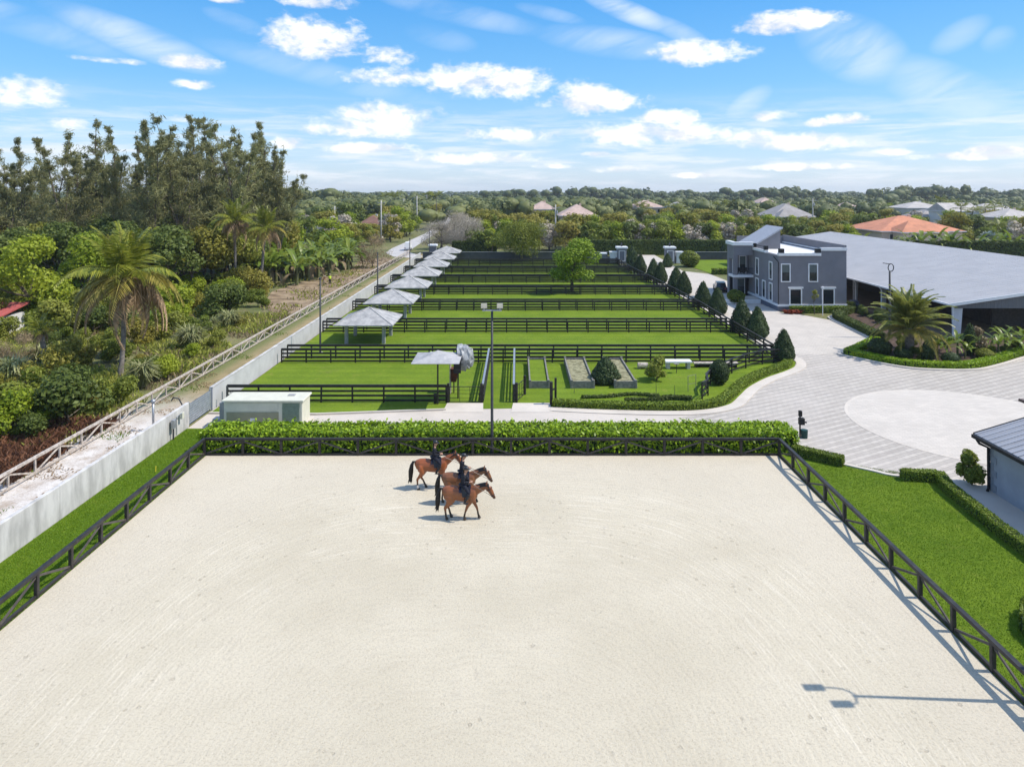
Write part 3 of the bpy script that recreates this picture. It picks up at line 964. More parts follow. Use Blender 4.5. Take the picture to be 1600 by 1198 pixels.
SH = shelter_parts()
for i in range(7):
    y = 73.4 + 13.6 * i
    s = thing('paddock_shelter', f'grey hip-roofed horse shelter on four columns, {ORD[i]} of seven from the arena' if i < 6 else 'grey hip-roofed horse shelter on four columns, farthest of the seven', 'shelter', (-15.9, y, 0), group='paddock shelters')
    r_ = link('roof', SH[0], s); link('hip_cap', SH[1], r_)
    for cx_, cy_ in ((-1.95, -1.95), (1.95, -1.95), (1.95, 1.95), (-1.95, 1.95)): link('column', SH[2], s, (cx_, cy_, 0))
    for k in range(4):
        o = link('beam', SH[3], s, (0, -1.95, 0) if k == 0 else (0, 1.95, 0) if k == 1 else (1.95, 0, 0) if k == 2 else (-1.95, 0, 0), R(90) if k > 1 else 0)
        if k > 1: o.scale = (.80, 1, 1)

# shade canopy beside the gate, tipped parasol ------------------------------
M_fab = paint('grey_canvas', (0.34, 0.335, 0.335), .8, .1, 2.0, c2=(0.42, 0.41, 0.405))
M_tarp = paint('silver_tarp', (0.20, 0.21, 0.22), .5, .35, 2.4, 0.4, c2=(0.42, 0.43, 0.43))
c = thing('shade_canopy', 'pale grey square canopy on one black pole by the paddock gate', 'canopy', (-5.95, 51.2, 0))
MB().tube([(0, 0, -.1), (0, 0, 3.9)], .06, 8).build('pole', M_black, c)
cv = MB()
n_ = 6
w = 1.75
rows = []
for a in range(n_ + 1):
    for b in range(n_ + 1):
        x_, y_ = -w + 2 * w * a / n_, -w + 2 * w * b / n_
        m_ = max(abs(x_), abs(y_)) / w
        rows.append((x_, y_, 4.05 - .58 * m_ - .06 * math.sin(m_ * PI)))
cv.add(rows, [(a * (n_ + 1) + b, (a + 1) * (n_ + 1) + b, (a + 1) * (n_ + 1) + b + 1, a * (n_ + 1) + b + 1) for a in range(n_) for b in range(n_)])
o = cv.build('canopy_cloth', M_fab, c); o.rotation_euler = (0, 0, 0)
so = o.modifiers.new('thick', 'SOLIDIFY'); so.thickness = .03
for sx, sy in ((1, 1), (1, -1), (-1, 1), (-1, -1)): MB().tube([(0, 0, 3.4), (sx * 1.6, sy * 1.6, 3.44)], .022, 5).build('rib', M_black, c)
MB().box(-.3, -.08, -.06, .06, .05, .8).build('ballast', M_dark, c)
c = thing('tipped_parasol', 'crumpled silver parasol tipped on its side against the dark panel near the gate', 'parasol', (-3.95, 52.6, 0))
tp = MB()
rr_ = random.Random(5)
rings = []
for k in range(9):
    a = k / 8 * PI * .98
    cx_, cz_, rr2 = -.72 + 1.30 * k / 8, 3.15, 1.02 * math.sin(max(.12, min(1.0, .30 + .80 * (1 - (k / 8) ** 2.2))) * PI / 2)
    if k == 8: rr2 = .22
    rings.append([(cx_ + .10 * rr_.uniform(-1, 1), .8 * rr2 * math.cos(2 * PI * j / 12) * rr_.uniform(.86, 1.1), cz_ + rr2 * math.sin(2 * PI * j / 12) * rr_.uniform(.9, 1.08)) for j in range(12)])
tp.loft(rings[1:])
tp.build('cloth', M_tarp, c)
MB().box(-.86, -.30, -.98, -.88, 2.2, 3.55).build('frame_panel', M_dark, c)
for k in range(4): MB().box(-.86, -.30, -1.0, -.985, 2.45 + .32 * k, 2.48 + .32 * k).build('frame_slat', M_pole, c)
MB().tube([(-.6, 0, -.05), (-.6, 0, 2.4)], .06, 7).build('pole', M_black, c)
MB().tube([(-.75, .1, 3.9), (-.2, -.1, 4.1), (.5, -.1, 3.8)], .03, 5).build('rib', M_black, c)
c = thing('feed_bin', 'rust brown bin hung on a pale board behind the gate', 'bin', (-5.0, 54.0, 0))
MB().cbox((-.28, 0, 0), (.10, .5, 2.5)).build('backboard', M_wood, c)
MB().loft([[(-.2, -.25, .95), (.2, -.25, .95), (.2, .25, .95), (-.2, .25, .95)], [(-.22, -.35, 2.0), (.42, -.35, 2.0), (.42, .35, 2.0), (-.22, .35, 2.0)]]).build('bin', paint('rusty_brown', (0.10, 0.035, 0.02), .8, .4), c)
MB().tube([(0, 0, 0), (0, 0, 1.0)], .05, 6).build('leg', M_black, c)

# lamp posts ----------------------------------------------------------------
def floodlight(label, x_, y_, h, rz, arm=1.0):
    t_ = thing('floodlight_pole', label, 'light pole', (x_, y_, 0), rz)
    MB().tube([(0, 0, -.2), (0, 0, .4), (0, 0, h)], [.12, .095, .07], 10).build('pole', M_pole, t_, True)
    MB().tube([(-.95 * arm, 0, h + .05), (.95 * arm, 0, h + .05)], .04, 6).build('crossbar', M_metal, t_)
    for sx in (-.78, .78):
        hd = MB()
        hd.loft([[(sx * arm - .19, -.06, h + .18), (sx * arm + .19, -.06, h + .18), (sx * arm + .19, -.16, h + .54), (sx * arm - .19, -.16, h + .54)],
                 [(sx * arm - .14, .16, h + .24), (sx * arm + .14, .16, h + .24), (sx * arm + .14, .08, h + .48), (sx * arm - .14, .08, h + .48)]])
        f = hd.build('lamp_head', M_metal, t_)
        MB().add([(sx * arm - .17, -.075, h + .21), (sx * arm + .17, -.075, h + .21), (sx * arm + .17, -.168, h + .515), (sx * arm - .17, -.168, h + .515)], [(0, 1, 2, 3)]).build('lens', paint('lamp_lens', (0.72, 0.68, 0.58), .3), f)
        MB().tube([(sx * arm, 0, h), (sx * arm, 0, h + .22)], .03, 6).build('bracket', M_metal, t_)
    return t_


floodlight('tall floodlight pole with two square lamp heads at the far arena rail', -1.53, 41.62, 8.65, 0, .62)
lp = thing('floodlight_pole', 'tall floodlight pole with curved arms beside the right arena rail, mostly outside the view', 'light pole', (17.2, 21.3, 0))
MB().tube([(0, 0, -.2), (0, 0, .5), (0, 0, 9.0)], [.11, .085, .055], 10).build('pole', M_pole, lp, True)
M_bronze = paint('bronze_lamp', (0.11, 0.07, 0.055), .5)
for yy, zz_, x0_ in ((.36, 9.25, -.62), (-.34, 9.0, -.22)):
    MB().tube([(0, 0, 8.9), (-.02, yy * .4, 8.97), (-.08, yy * .85, zz_ - .05), (x0_ * .6 - .05, yy, zz_), (x0_, yy, zz_ + .01)], .035, 7).build('arm', M_bronze, lp)
    MB().loft([[(x0_ - .58, yy - .15, zz_ + .04), (x0_ - .56, yy - .15, zz_ + .12), (x0_ - .56, yy + .15, zz_ + .12), (x0_ - .58, yy + .15, zz_ + .04)],
               [(x0_ - .02, yy - .15, zz_ - .07), (x0_, yy - .15, zz_ + .07), (x0_, yy + .15, zz_ + .07), (x0_ - .02, yy + .15, zz_ - .07)]]).build('lamp_head', M_bronze, lp)
for i, y in enumerate((67.3, 95.0, 123.5, 151.0)):
    t_ = thing('lamp_post', f'slim black lamp post beside the shelters, {["nearest", "second", "third", "farthest"][i]} of four', 'lamp post', (-19.4, y, 0), group='black lamp posts in the paddocks')
    MB().tube([(0, 0, -.1), (0, 0, .3), (0, 0, 7.3)], [.12, .10, .075], 8).build('pole', M_pole, t_, True)
    MB().cbox((0, 0, 7.3), (.18, .5, .12)).build('lamp_head', M_pole, t_)
    MB().cbox((0, 0, -.05), (.4, .4, .14)).build('base', M_kerb, t_)
t_ = thing('drive_post', 'black post with a speaker box and green bin beside the hedge end', 'post', (18.35, 44.3, 0))
MB().tube([(0, 0, -.05), (0, 0, 1.75)], .055, 8).build('post', M_black, t_)
MB().cbox((.02, 0, 1.38), (.20, .2, .36)).build('upper_box', M_dark, t_)
MB().cbox((.10, 0, .85), (.34, .28, .42)).build('lower_box', M_dark, t_)
MB().tube([(.18, 0, .98), (.42, -.05, 1.0)], .05, 6).build('spout', M_dark, t_)
MB().tube([(.26, -.05, 0), (.26, -.05, .52), (.26, -.05, .54)], [.2, .22, .05], 12).build('bin', paint('dark_green_plastic', (0.012, 0.05, 0.045), .5), t_)

# raised planters and benches in the garden -------------------------------------
M_plank = paint('grey_planter_board', (0.20, 0.19, 0.165), .8, .3, 4.0, .3)
M_inside = paint('planter_soil', (0.20, 0.185, 0.09), .95, .4, 3.0, .5, c2=(0.34, 0.32, 0.19))


def planter(label, px0, px1, skew, fill):
    y0, y1 = 55.3, 63.0
    xa, xb = G(px0, 606)[0], G(px1, 606)[0]
    t_ = thing('raised_planter', label, 'planter', ((xa + xb) / 2, (y0 + y1) / 2, 0), group='raised garden planters')
    a, L = (xb - xa) / 2, (y1 - y0) / 2
    for nm, p, q in (('side_board', (-a, -L), (-a, L)), ('side_board', (a, -L), (a, L)), ('end_board', (-a, -L), (a, -L)), ('end_board', (-a, L), (a, L))):
        board(nm, M_plank, (p[0], p[1], .28), (q[0], q[1], .28), .12 if nm == 'side_board' else .10, .62, t_)
    for p in ((-a, -L), (a, -L), (a, L), (-a, L)): MB().cbox((p[0], p[1], -.02), (.20, .20, .72)).build('corner_post', M_plank, t_)
    MB().box(-a + .07, a - .07, -L + .06, L - .06, .1, .45).build('soil', fill, t_)
    return t_


planter('raised wooden planter sown with grass, nearest the gates', 828, 857, 0, M_paddock)
planter('raised wooden planter of dry soil left of the small cone tree', 893, 927, 0, M_inside)
planter('raised wooden planter of dry soil right of the small cone tree', 961, 993, 0, M_inside)
bx_, by_ = G(1059, 577)
t_ = thing('stone_table', 'white slab table at the back of the garden', 'table', (bx_ + .1, 61.6, 0))
MB().cbox((0, 0, .58), (2.4, .9, .14), 0, .03).build('slab', M_trim, t_)
for sx in (-.9, .9): MB().cbox((sx, 0, 0), (.28, .7, .58)).build('leg', M_kerb, t_)
t_ = thing('wooden_trough', 'long pale wooden trough bench right of the white slab table', 'trough', (bx_ + 3.6, 61.9, 0))
MB().cbox((0, 0, .34), (4.0, .5, .12)).build('top_board', M_wood, t_)
for sx in (-1.8, 0, 1.8): MB().cbox((sx, 0, 0), (.16, .42, .34)).build('leg', M_black, t_)
MB().box(-1.9, 1.9, .1, .16, .04, .33).build('back_panel', M_black, t_)
t_ = thing('log_seat', 'short log seat left of the white slab table', 'seat', (bx_ - 3.1, 61.4, 0))
MB().tube([(-.45, 0, .32), (.45, 0, .32)], [.26, .24], 10).build('log', M_wood, t_)
for sx in (-.3, .3): MB().cbox((sx, 0, 0), (.12, .4, .2)).build('cradle', M_plank, t_)
t_ = thing('bird_feeder', 'tiny dish on a stick in the garden lawn', 'feeder', (*G(1057, 583), 0))
MB().tube([(0, 0, 0), (0, 0, .75)], .03, 6).build('stick', M_black, t_)
MB().tube([(0, 0, .72), (0, 0, .80), (0, 0, .84)], [.05, .24, .25], 10).build('dish', M_plank, t_)
t_ = thing('garden_arch', 'thin wire plant frame at the corner of the curved fence', 'frame', (*G(1080, 612), 0))
MB().tube([(-.25, 0, 0), (-.25, 0, 1.25), (.45, .3, 1.3), (.45, .3, 0)], .025, 5).build('frame', M_plank, t_)
MB().tube([(-.25, 0, .6), (.45, .3, .62)], .018, 5).build('crossbar', M_plank, t_)
for px_, py_, h_ in ((1025, 617, 1.0), (1054, 622, 1.0), (897, 615, .5)):
    o = tag(MB().tube([(0, 0, 0), (.02, 0, h_ * .5), (0, .01, h_)], [.022, .02, .012], 5).build('plant_stake', M_pole, loc=(*G(px_, py_), 0)), 'thin dark stake standing in the garden lawn', 'stake', 'garden stakes')
# ------------------------------------------------------------------ slate grey office house
OX0, OX1, OY0, OY1 = 34.8, 43.8, 90.8, 112.0


def window(parent, face, a, z, w, h, trim=.14, sill=True, head=False, y=None, glass=None):
    """window on a wall: face 'F' (normal -y) at x=a, or 'L' (normal -x) at y=a"""
    pos = {'F': (a, (OY0 if y is None else y), z), 'L': ((OX0 if y is None else y), a, z)}[face]
    rz = {'F': 0, 'L': R(-90)}[face]
    f = MB()
    f.box(-w / 2 - trim, -w / 2, -.09, .02, 0, h); f.box(w / 2, w / 2 + trim, -.09, .02, 0, h)
    f.box(-w / 2 - trim, w / 2 + trim, -.09, .02, h, h + trim); f.box(-w / 2 - trim, w / 2 + trim, -.11, .02, -trim * .8, 0)
    if head: f.box(-w / 2 - trim * 2, w / 2 + trim * 2, -.16, .02, h + trim, h + trim * 2.2)
    o = f.build('window', M_trim, parent, loc=pos, rz=rz)
    MB().box(-w / 2, w / 2, -.03, -.012, 0, h).build('pane', glass or M_glass, o)
    mu = MB(); mu.box(-w / 2, w / 2, -.055, -.031, h * .5 - .025, h * .5 + .025)
    mu.build('mullion', M_dark, o)
    if glass is None: MB().box(-w / 2 + .03, w / 2 - .03, -.043, -.031, h * .5 + .03, h - .03).build('upper_sash', M_blind, o)
    return o


b = thing('office_house', 'two-storey slate grey stucco house with white trim beside the drive', 'house', (0, 0, 0))
mb = MB()
mb.box(OX0, OX1, OY0, OY1, 0.9, 7.35)
mb.build('wall', M_stucco, b)
mb = MB()
mb.box(OX0 - .12, OX1 + .02, OY0 - .12, OY1, -.1, .62); mb.build('plinth', M_stucco2, b)
mb = MB(); mb.box(OX0 - .16, OX1 + .05, OY0 - .16, OY1, .62, .90); mb.build('base_band', M_trim, b)
# flat roof and its parapets
MB().box(OX0 + .3, OX1 - .35, OY0 + .3, OY1 - .3, 7.36, 7.42).build('roof', M_flatroof, b)
MB().box(OX1 - .30, OX1, OY0, OY1, 7.35, 8.75).build('parapet', M_stucco, b)
MB().box(40.3, OX1 - .30, OY0, OY0 + .3, 7.35, 8.1).build('parapet', M_stucco, b)
MB().box(36.0, OX1 - .30, OY1 - .3, OY1, 7.35, 8.6).build('parapet', M_stucco, b)
MB().box(OX0, OX0 + .25, OY0 + 5.2, OY0 + 9.8, 7.35, 7.70).build('parapet', M_stucco, b)
MB().box(OX0 - .10, 40.35, OY0 - .22, OY0 + .32, 7.35, 7.72).build('coping', M_trim, b)
MB().box(40.35, OX1 + .06, OY0 - .10, OY0 + .34, 8.02, 8.42).build('coping', M_trim, b)
MB().box(OX0 - .18, OX0 + .28, OY0 + 4.6, OY0 + 9.8, 7.32, 7.68).build('coping', M_trim, b)
MB().box(OX1 - .52, OX1 - .31, OY0 + .4, OY1 - .4, 7.55, 7.72).build('inner_band', M_trim, b)
for x_, y_, s_ in ((OX0 + .35, OY0 + .1, .62), (40.0, OY0 + .1, .62), (OX0 + .1, OY0 + 5.0, .5), (OX0 + .1, OY0 + 9.6, .5)):
    MB().cbox((x_, y_, 7.70), (s_, s_, .58)).build('roof_bracket', M_dark, b)
MB().tube([(OX0 + .3, OY0 + 4.9, 8.05), (OX0 + .3, OY0 + 9.5, 8.05)], .05, 6).build('roof_rail', M_dark, b)
# mono-pitch stair tower
tw = MB()
ax0, ax1, ay0, ay1 = 34.9, 38.7, 100.4, 106.5
tw.loft([[(ax0, ay0, 7.3), (ax1, ay0, 7.3), (ax1, ay0, 10.2), (ax0, ay0, 7.9)], [(ax0, ay1, 7.3), (ax1, ay1, 7.3), (ax1, ay1, 10.2), (ax0, ay1, 7.9)]])
tw.build('stair_tower', M_stucco, b)
rf = MB()
rf.loft([[(ax0 - .35, ay0 - .25, 7.72), (ax1 + .30, ay0 - .25, 10.42), (ax1 + .30, ay0 - .25, 10.66), (ax0 - .35, ay0 - .25, 7.96)], [(ax0 - .35, ay1 + .3, 7.72), (ax1 + .30, ay1 + .3, 10.42), (ax1 + .30, ay1 + .3, 10.66), (ax0 - .35, ay1 + .3, 7.96)]])
rf.build('tower_roof', paint('tower_roof_edge', (0.36, 0.37, 0.40), .6, .08), b)
# balcony wing towards the drive
wx0, wx1, wy0, wy1 = 31.9, 34.75, 100.5, 103.7
MB().box(wx0, wx0 + .55, wy0, wy0 + .55, 0, 8.2).build('wing_column', M_stucco, b)
MB().box(wx0, wx1, wy0 + 2.2, wy1, 0, 8.2).build('wing_wall', M_stucco, b)
MB().box(wx0, wx0 + .25, wy0 + .55, wy0 + 2.2, 5.9, 8.2).build('wing_wall', M_stucco, b)
MB().box(wx0 + .55, wx1, wy0, wy0 + .3, 6.5, 8.2).build('wing_wall', M_stucco, b)
MB().box(wx0 - .25, wx1 + .02, wy0 - .25, wy0 + .35, 7.95, 8.45).build('wing_coping', M_trim, b)
MB().box(wx0 - .25, wx0 + .3, wy0 + .35, wy1, 7.98, 8.48).build('wing_coping', M_trim, b)
MB().box(wx0 - .12, wx1, wy0 - .15, wy0 + 2.2, 3.25, 3.60).build('balcony_slab', M_trim, b)
MB().box(wx0 + .1, wx1, wy0 + 2.17, wy0 + 2.19, .3, 3.0).build('recess_shade', M_dark, b)  # near-black sheet: shade under the balcony put in as colour
rl = MB()
for z_ in (3.75, 4.55): rl.box(wx0 + .5, wx1, wy0 - .06, wy0 - .02, z_, z_ + .05)
rl.build('railing', M_dark, b)
me = MB().box(-.012, .012, -.05, -.03, 3.78, 4.56).mesh('baluster', M_dark)
for k in range(16): link('baluster', me, b, (wx0 + .62 + k * .155, wy0, 0))
window(b, 'F', 32.7, 3.75, .55, 2.2, .08, y=wy0 + 2.19)
window(b, 'F', 33.9, 3.65, .9, 2.5, .08, y=wy0 + 2.19)
window(b, 'F', 33.6, .4, 1.1, 2.4, .08, y=wy0 + 2.16)
for cx_, cy_ in ((33.0, wy0 + 1.1), (34.0, wy0 + 1.2)):
    ch = MB(); ch.box(cx_ - .3, cx_ + .3, cy_ - .3, cy_ + .3, 3.98, 4.08); ch.box(cx_ - .3, cx_ + .3, cy_ + .22, cy_ + .3, 4.08, 4.55)
    for sx in (-.26, .26):
        for sy in (-.26, .26): ch.box(cx_ + sx - .03, cx_ + sx + .03, cy_ + sy - .03, cy_ + sy + .03, 3.6, 3.98)
    o = tag(ch.build('balcony_chair', M_dark), 'black chair on the balcony of the grey house' + (', nearer the railing corner' if cx_ < 33.5 else ', nearer the door'), 'chair', 'balcony chairs')
# windows of the two visible sides
for px_ in (1227.5, 1270.3): window(b, 'F', (px_ - VPX) * OY0 / FPX, 3.98, 1.02, 2.2)
for px_ in (1243, 1294): window(b, 'F', (px_ - VPX) * OY0 / FPX, .92, 1.40, 1.95, .15, head=True, glass=M_glass)
for yy in (98.9, 93.6): window(b, 'L', yy, 3.95, .95, 2.2, .16); window(b, 'L', yy, 1.05, .95, 2.2, .16)
window(b, 'L', 96.2, 1.05, .95, 2.2, .16)
MB().tube([(OX0 - .1, OY0 - .1, .9), (OX0 - .1, OY0 - .1, 6.5), (OX0 - .1, OY0 + 1.6, 7.1)], .055, 6).build('downpipe', M_dark, b)
MB().box(wx0 - 2.2, OX0 - .2, 97.0, 97.3, 0, .55).build('stair_wall', M_trim, b)
for k in range(4): MB().box(wx0 - .8 + k * .3, OX0 - .15, 98.0, 100.3, .14 * k, .14 * (k + 1)).build('step', M_drive, b)

# ------------------------------------------------------------------ covered arena (barn)
BX0, BXR, BX1, BY0, BY1, BE, BR_ = 47.4, 69.0, 90.6, 74.4, 150.0, 3.8, 7.0
b = thing('covered_arena', 'long open-sided barn with a broad pale grey metal roof', 'barn', (0, 0, 0))
rf = MB()
th_ = .16
rf.loft([[(BX0 - .5, y, BE - .07 - th_), (BXR, y, BR_ - th_), (BX1 + .5, y, BE - .07 - th_), (BX1 + .5, y, BE - .07), (BXR, y, BR_), (BX0 - .5, y, BE - .07)] for y in (BY0 - .4, BY1 + .4)])
rf.build('roof', M_barnroof, b)
Ls = math.hypot(BXR - BX0 + .5, BR_ - BE + .07); an = math.atan2(BR_ - BE + .07, BXR - BX0 + .5)
seam = MB().box(0, Ls, -.02, .02, 0, .008).mesh('roof_seam', M_barnroof)
yy = BY0 + .2
while yy < BY1:
    o = link('roof_seam', seam, b, (BX0 - .5, yy, BE - .07)); o.rotation_euler = (0, -an, 0)
    yy += .9
for s_ in (-1, 1):
    xe = BX0 - .62 if s_ < 0 else BX1 + .52
    MB().box(xe, xe + .14, BY0 - .45, BY1 + .4, BE - .26, BE - .06).build('gutter', M_trim, b)
for xa, za, xb_, zb in ((BX0 - .5, BE - .02, BXR, BR_ + .05), (BXR, BR_ + .05, BX1 + .5, BE - .02)):
    MB().loft([[(xa, BY0 - .46, za - .34), (xb_, BY0 - .46, zb - .34), (xb_, BY0 - .46, zb), (xa, BY0 - .46, za)], [(xa, BY0 - .36, za - .34), (xb_, BY0 - .36, zb - .34), (xb_, BY0 - .36, zb), (xa, BY0 - .36, za)]]).build('rake_trim', M_trim, b)
gb = MB()
for y in (BY0, BY1):
    gb.loft([[(BX0 + .3, y - .05, 3.2), (BX1 - .3, y - .05, 3.2), (BX1 - .3, y - .05, BE - .3), (BXR, y - .05, BR_ - .3), (BX0 + .3, y - .05, BE - .3)],
             [(BX0 + .3, y + .05, 3.2), (BX1 - .3, y + .05, 3.2), (BX1 - .3, y + .05, BE - .3), (BXR, y + .05, BR_ - .3), (BX0 + .3, y + .05, BE - .3)]])
    gb.build('gable_cladding', M_barnclad, b); gb = MB()
cm = MB().loft([[(-.38, -.16, -.05), (.34, -.16, -.05), (.34, .16, -.05), (-.38, .16, -.05)], [(-.45, -.16, 3.6), (.62, -.16, 3.6), (.62, .16, 3.6), (-.45, .16, 3.6)]]).mesh('column', paint('column_white', (0.60, 0.61, 0.64), .5, .06))
cm2 = MB().loft([[(-.28, -.13, -.05), (.24, -.13, -.05), (.24, .13, -.05), (-.28, .13, -.05)], [(-.30, -.13, 3.55), (.40, -.13, 3.55), (.40, .13, 3.55), (-.30, .13, 3.55)]]).mesh('column', paint('column_grey', (0.36, 0.36, 0.37), .6, .08))
k = 0
y = BY0 + .3
while y < BY1:
    link('column', cm if k == 0 else cm2, b, (BX0 + .65, y, 0)); link('column', cm if k == 0 else cm2, b, (BX1 - .65, y, 0), PI)
    # rafters
    board('rafter', M_post, (BX0 + .9, y, BE - .40), (BXR, y, BR_ - .42), .18, .34, b); board('rafter', M_post, (BXR, y, BR_ - .42), (BX1 - .9, y, BE - .40), .18, .34, b)
    y += 7.45; k += 1
MB().tube([(BX0 - .35, BY0 - .3, 3.55), (BX0 - .1, BY0 - .3, 3.3), (BX0 - .05, BY0 - .25, 0)], .07, 7).build('downpipe', M_trim, b)
for yy in (88.6, 95.4): MB().tube([(BX0 - .45, yy, 3.55), (BX0 - .12, yy, 3.1), (BX0 - .12, yy, 0)], .07, 7).build('downpipe', M_trim, b)
MB().box(BX1 - .3, BX1 - .2, BY0, BY1, 0, 3.3).build('far_wall', M_barnclad, b)
MB().box(BX0 + 4, BX1 - .3, BY1 - .2, BY1 - .1, 0, 3.3).build('far_wall', M_barnclad, b)
MB().box(BX0 + 9, BX0 + 9.12, BY0 + 7, BY1 - 2, 0, 2.7).build('stall_wall', paint('stall_boards', (0.07, 0.055, 0.05), .8, .2), b)
MB().box(BX0 + 9.12, BX1 - 1, BY0 + 6.9, BY0 + 7.0, 0, 3.1).build('stall_wall', paint('stall_boards_end', (0.08, 0.07, 0.065), .8, .2), b)
t_ = thing('round_head_lamp', 'black lamp post with ring-shaped head in front of the barn', 'lamp post', (40.6, 74.4, 0))
MB().tube([(0, 0, 0), (0, 0, .5), (0, 0, 7.2)], [.16, .13, .10], 10).build('pole', M_pole, t_, True)
MB().tube([(.12 + .55 * math.sin(a * PI / 6) * .55, 0, 7.62 - .42 * math.cos(a * PI / 6)) for a in range(13)], .05, 6).build('ring_head', M_pole, t_)
MB().tube([(.1, 0, 8.0), (-.75, 0, 8.12)], .05, 6).build('arm', M_pole, t_)
t_ = thing('utility_cart', 'dark utility cart parked under the barn edge beside the grey house', 'cart', (45.4, 92.3, 0))
cb = MB(); cb.cbox((0, 0, .35), (1.1, 2.2, .55), 0, .12); cb.cbox((0, -.2, .9), (1.0, 1.0, .35), 0, .12)
cb.build('body', paint('cart_blue', (0.05, 0.055, 0.075), .35), t_)
for sx in (-.5, .5):
    for sy in (-.75, .75): MB().tube([(sx - .08, sy, .28), (sx + .08, sy, .28)], .28, 12).build('wheel', M_dark, t_)
for sx in (-.35, .35): MB().cbox((sx, -1.1, .62), (.2, .05, .14)).build('headlight', M_metal, t_)

# ------------------------------------------------------------------ low house at the right edge
b = thing('low_house', 'corner of a low grey house with ribbed pale roof at the right edge', 'house', (0, 0, 0))
HX, HY = 25.25, 36.4
M_roof2 = ribbed('low_roof_metal', (0.30, 0.305, 0.325), 1, 0.42, .5, .4, .05)
MB().box(HX, HX + 12, 18, HY, -.05, 2.75).build('wall', paint('grey_block', (0.33, 0.345, 0.375), .85, .08, 1.0, .2), b)
qm = MB().box(-.03, .42, -.2, .03, 0, .34).mesh('quoin', paint('quoin', (0.27, 0.28, 0.30), .85, .08))
for k in range(7): link('quoin', qm, b, (HX, HY, .1 + k * .37), 0, (1, 1 if k % 2 else 2.2, 1))
rf = MB()
rf.loft([[(HX - .55, y, 2.78), (HX + 6.0, y, 4.75), (HX + 12.5, y, 2.78), (HX + 12.5, y, 2.90), (HX + 6.0, y, 4.88), (HX - .55, y, 2.90)] for y in (17.5, HY + .5)])
rf.build('roof', M_roof2, b)
Ls = math.hypot(6.55, 1.98); an = math.atan2(1.98, 6.55)
seam = MB().box(0, Ls, -.015, .015, 0, .03).mesh('roof_seam', M_roof2)
for k in range(44):
    o = link('roof_seam', seam, b, (HX - .55, 17.8 + k * .44, 2.90)); o.rotation_euler = (0, -an, 0)
MB().box(HX - .70, HX - .56, 17.5, HY + .52, 2.68, 2.86).build('gutter', M_dark, b)
MB().loft([[(HX - .56, HY + .5, 2.66), (HX + 6, HY + .5, 4.62), (HX + 6, HY + .5, 4.90), (HX - .56, HY + .5, 2.92)], [(HX - .56, HY + .58, 2.66), (HX + 6, HY + .58, 4.62), (HX + 6, HY + .58, 4.90), (HX - .56, HY + .58, 2.92)]]).build('fascia', M_dark, b)
MB().tube([(HX - .62, HY + .2, 2.68), (HX - .55, HY + .1, 2.5), (HX - .12, HY + .02, 2.3), (HX - .10, HY + .02, .15), (HX - .25, HY - .1, .05)], .07, 8).build('downpipe', M_dark, b)

# ------------------------------------------------------------------ rear wall, entrance
wall('rear_wall', 'dark grey perimeter wall behind the last paddock', (-21.9, 158.4), (21.0, 158.4), .25, 1.75, M_darkwall, (.03, .08, M_post), panel=10)
wall('rear_wall', 'dark grey perimeter wall behind the front lawn right of the entrance', (36.5, 158.4), (80, 158.4), .25, 1.75, M_darkwall, (.03, .08, M_post), panel=10)
M_pgrey = paint('pillar_grey', (0.19, 0.195, 0.22), .8, .1)
for x_, s_, l in ((23.0, -1, 'left'), (33.6, 1, 'right')):
    p = thing('gate_pillar', f'grey and white entrance pillar with lantern, {l} of the drive', 'pillar', (x_, 150.5, 0), group='entrance pillars')
    MB().cbox((0, 0, 0), (2.0, 1.6, 3.3), 0, .05).build('shaft', M_pgrey, p)
    MB().cbox((0, 0, 3.3), (2.5, 2.1, .42), 0, .08).build('cap', M_trim, p)
    pn = MB()
    pn.box(-.72, -.55, -.86, -.81, .5, 2.9); pn.box(.55, .72, -.86, -.81, .5, 2.9); pn.box(-.55, .55, -.86, -.81, 2.73, 2.9); pn.box(-.55, .55, -.86, -.81, .5, .67)
    pn.build('panel_frame', M_trim, p)
    MB().cbox((0, 0, 3.72), (.35, .35, .6)).build('lantern', M_pole, p)
    MB().tube([(0, 0, 4.32), (0, 0, 4.7)], [.2, .02], 6).build('lantern_top', M_pole, p)
    for k in range(2):
        xx = s_ * (2.2 + 2.9 * k) * (1 if s_ > 0 else .8)
        MB().cbox((xx, .4, 0), (1.1 if k else 1.5, 1.2, 2.3 - .3 * k)).build('side_pillar', M_pgrey if k else M_trim, p)
        MB().cbox((xx, .4, 2.3 - .3 * k), (1.7, 1.6, .28)).build('side_cap', M_trim, p)
    MB().box(min(s_ * 1.0, s_ * 6.0), max(s_ * 1.0, s_ * 6.0), .6, .8, 0, 1.5).build('link_wall', M_pgrey, p)
t_ = thing('pump_hut', 'small grey box with white lid at the wall end by the far shelters', 'hut', (-19.9, 161.5, 0))
MB().cbox((0, 0, 0), (1.6, 1.4, 2.9)).build('box', M_pgrey, t_); MB().cbox((0, 0, 2.9), (2.1, 1.9, .45), 0, .1).build('lid', M_trim, t_)

# ------------------------------------------------------------------ houses beyond
def tile_mat(name, c):
    m, t, bb = new_mat(name)
    v = wpos(t)
    s = t.nodes.new('ShaderNodeSeparateXYZ'); t.links.new(v, s.inputs[0])
    z = X(s.outputs[2]); z.T = t
    n = noise(t, v, .5, 5, .65)
    fr = mth(t, 'FRACT', z * 3.6)
    col = mixc(t, sstep(t, n, .3, .7), tuple(x * .72 for x in c), c)
    col = mixc(t, sstep(t, fr, .75, .95) * .35, col, tuple(x * .5 for x in c))
    t.links.new(col, bb.inputs['Base Color']); bb.inputs['Roughness'].default_value = .8
    return m


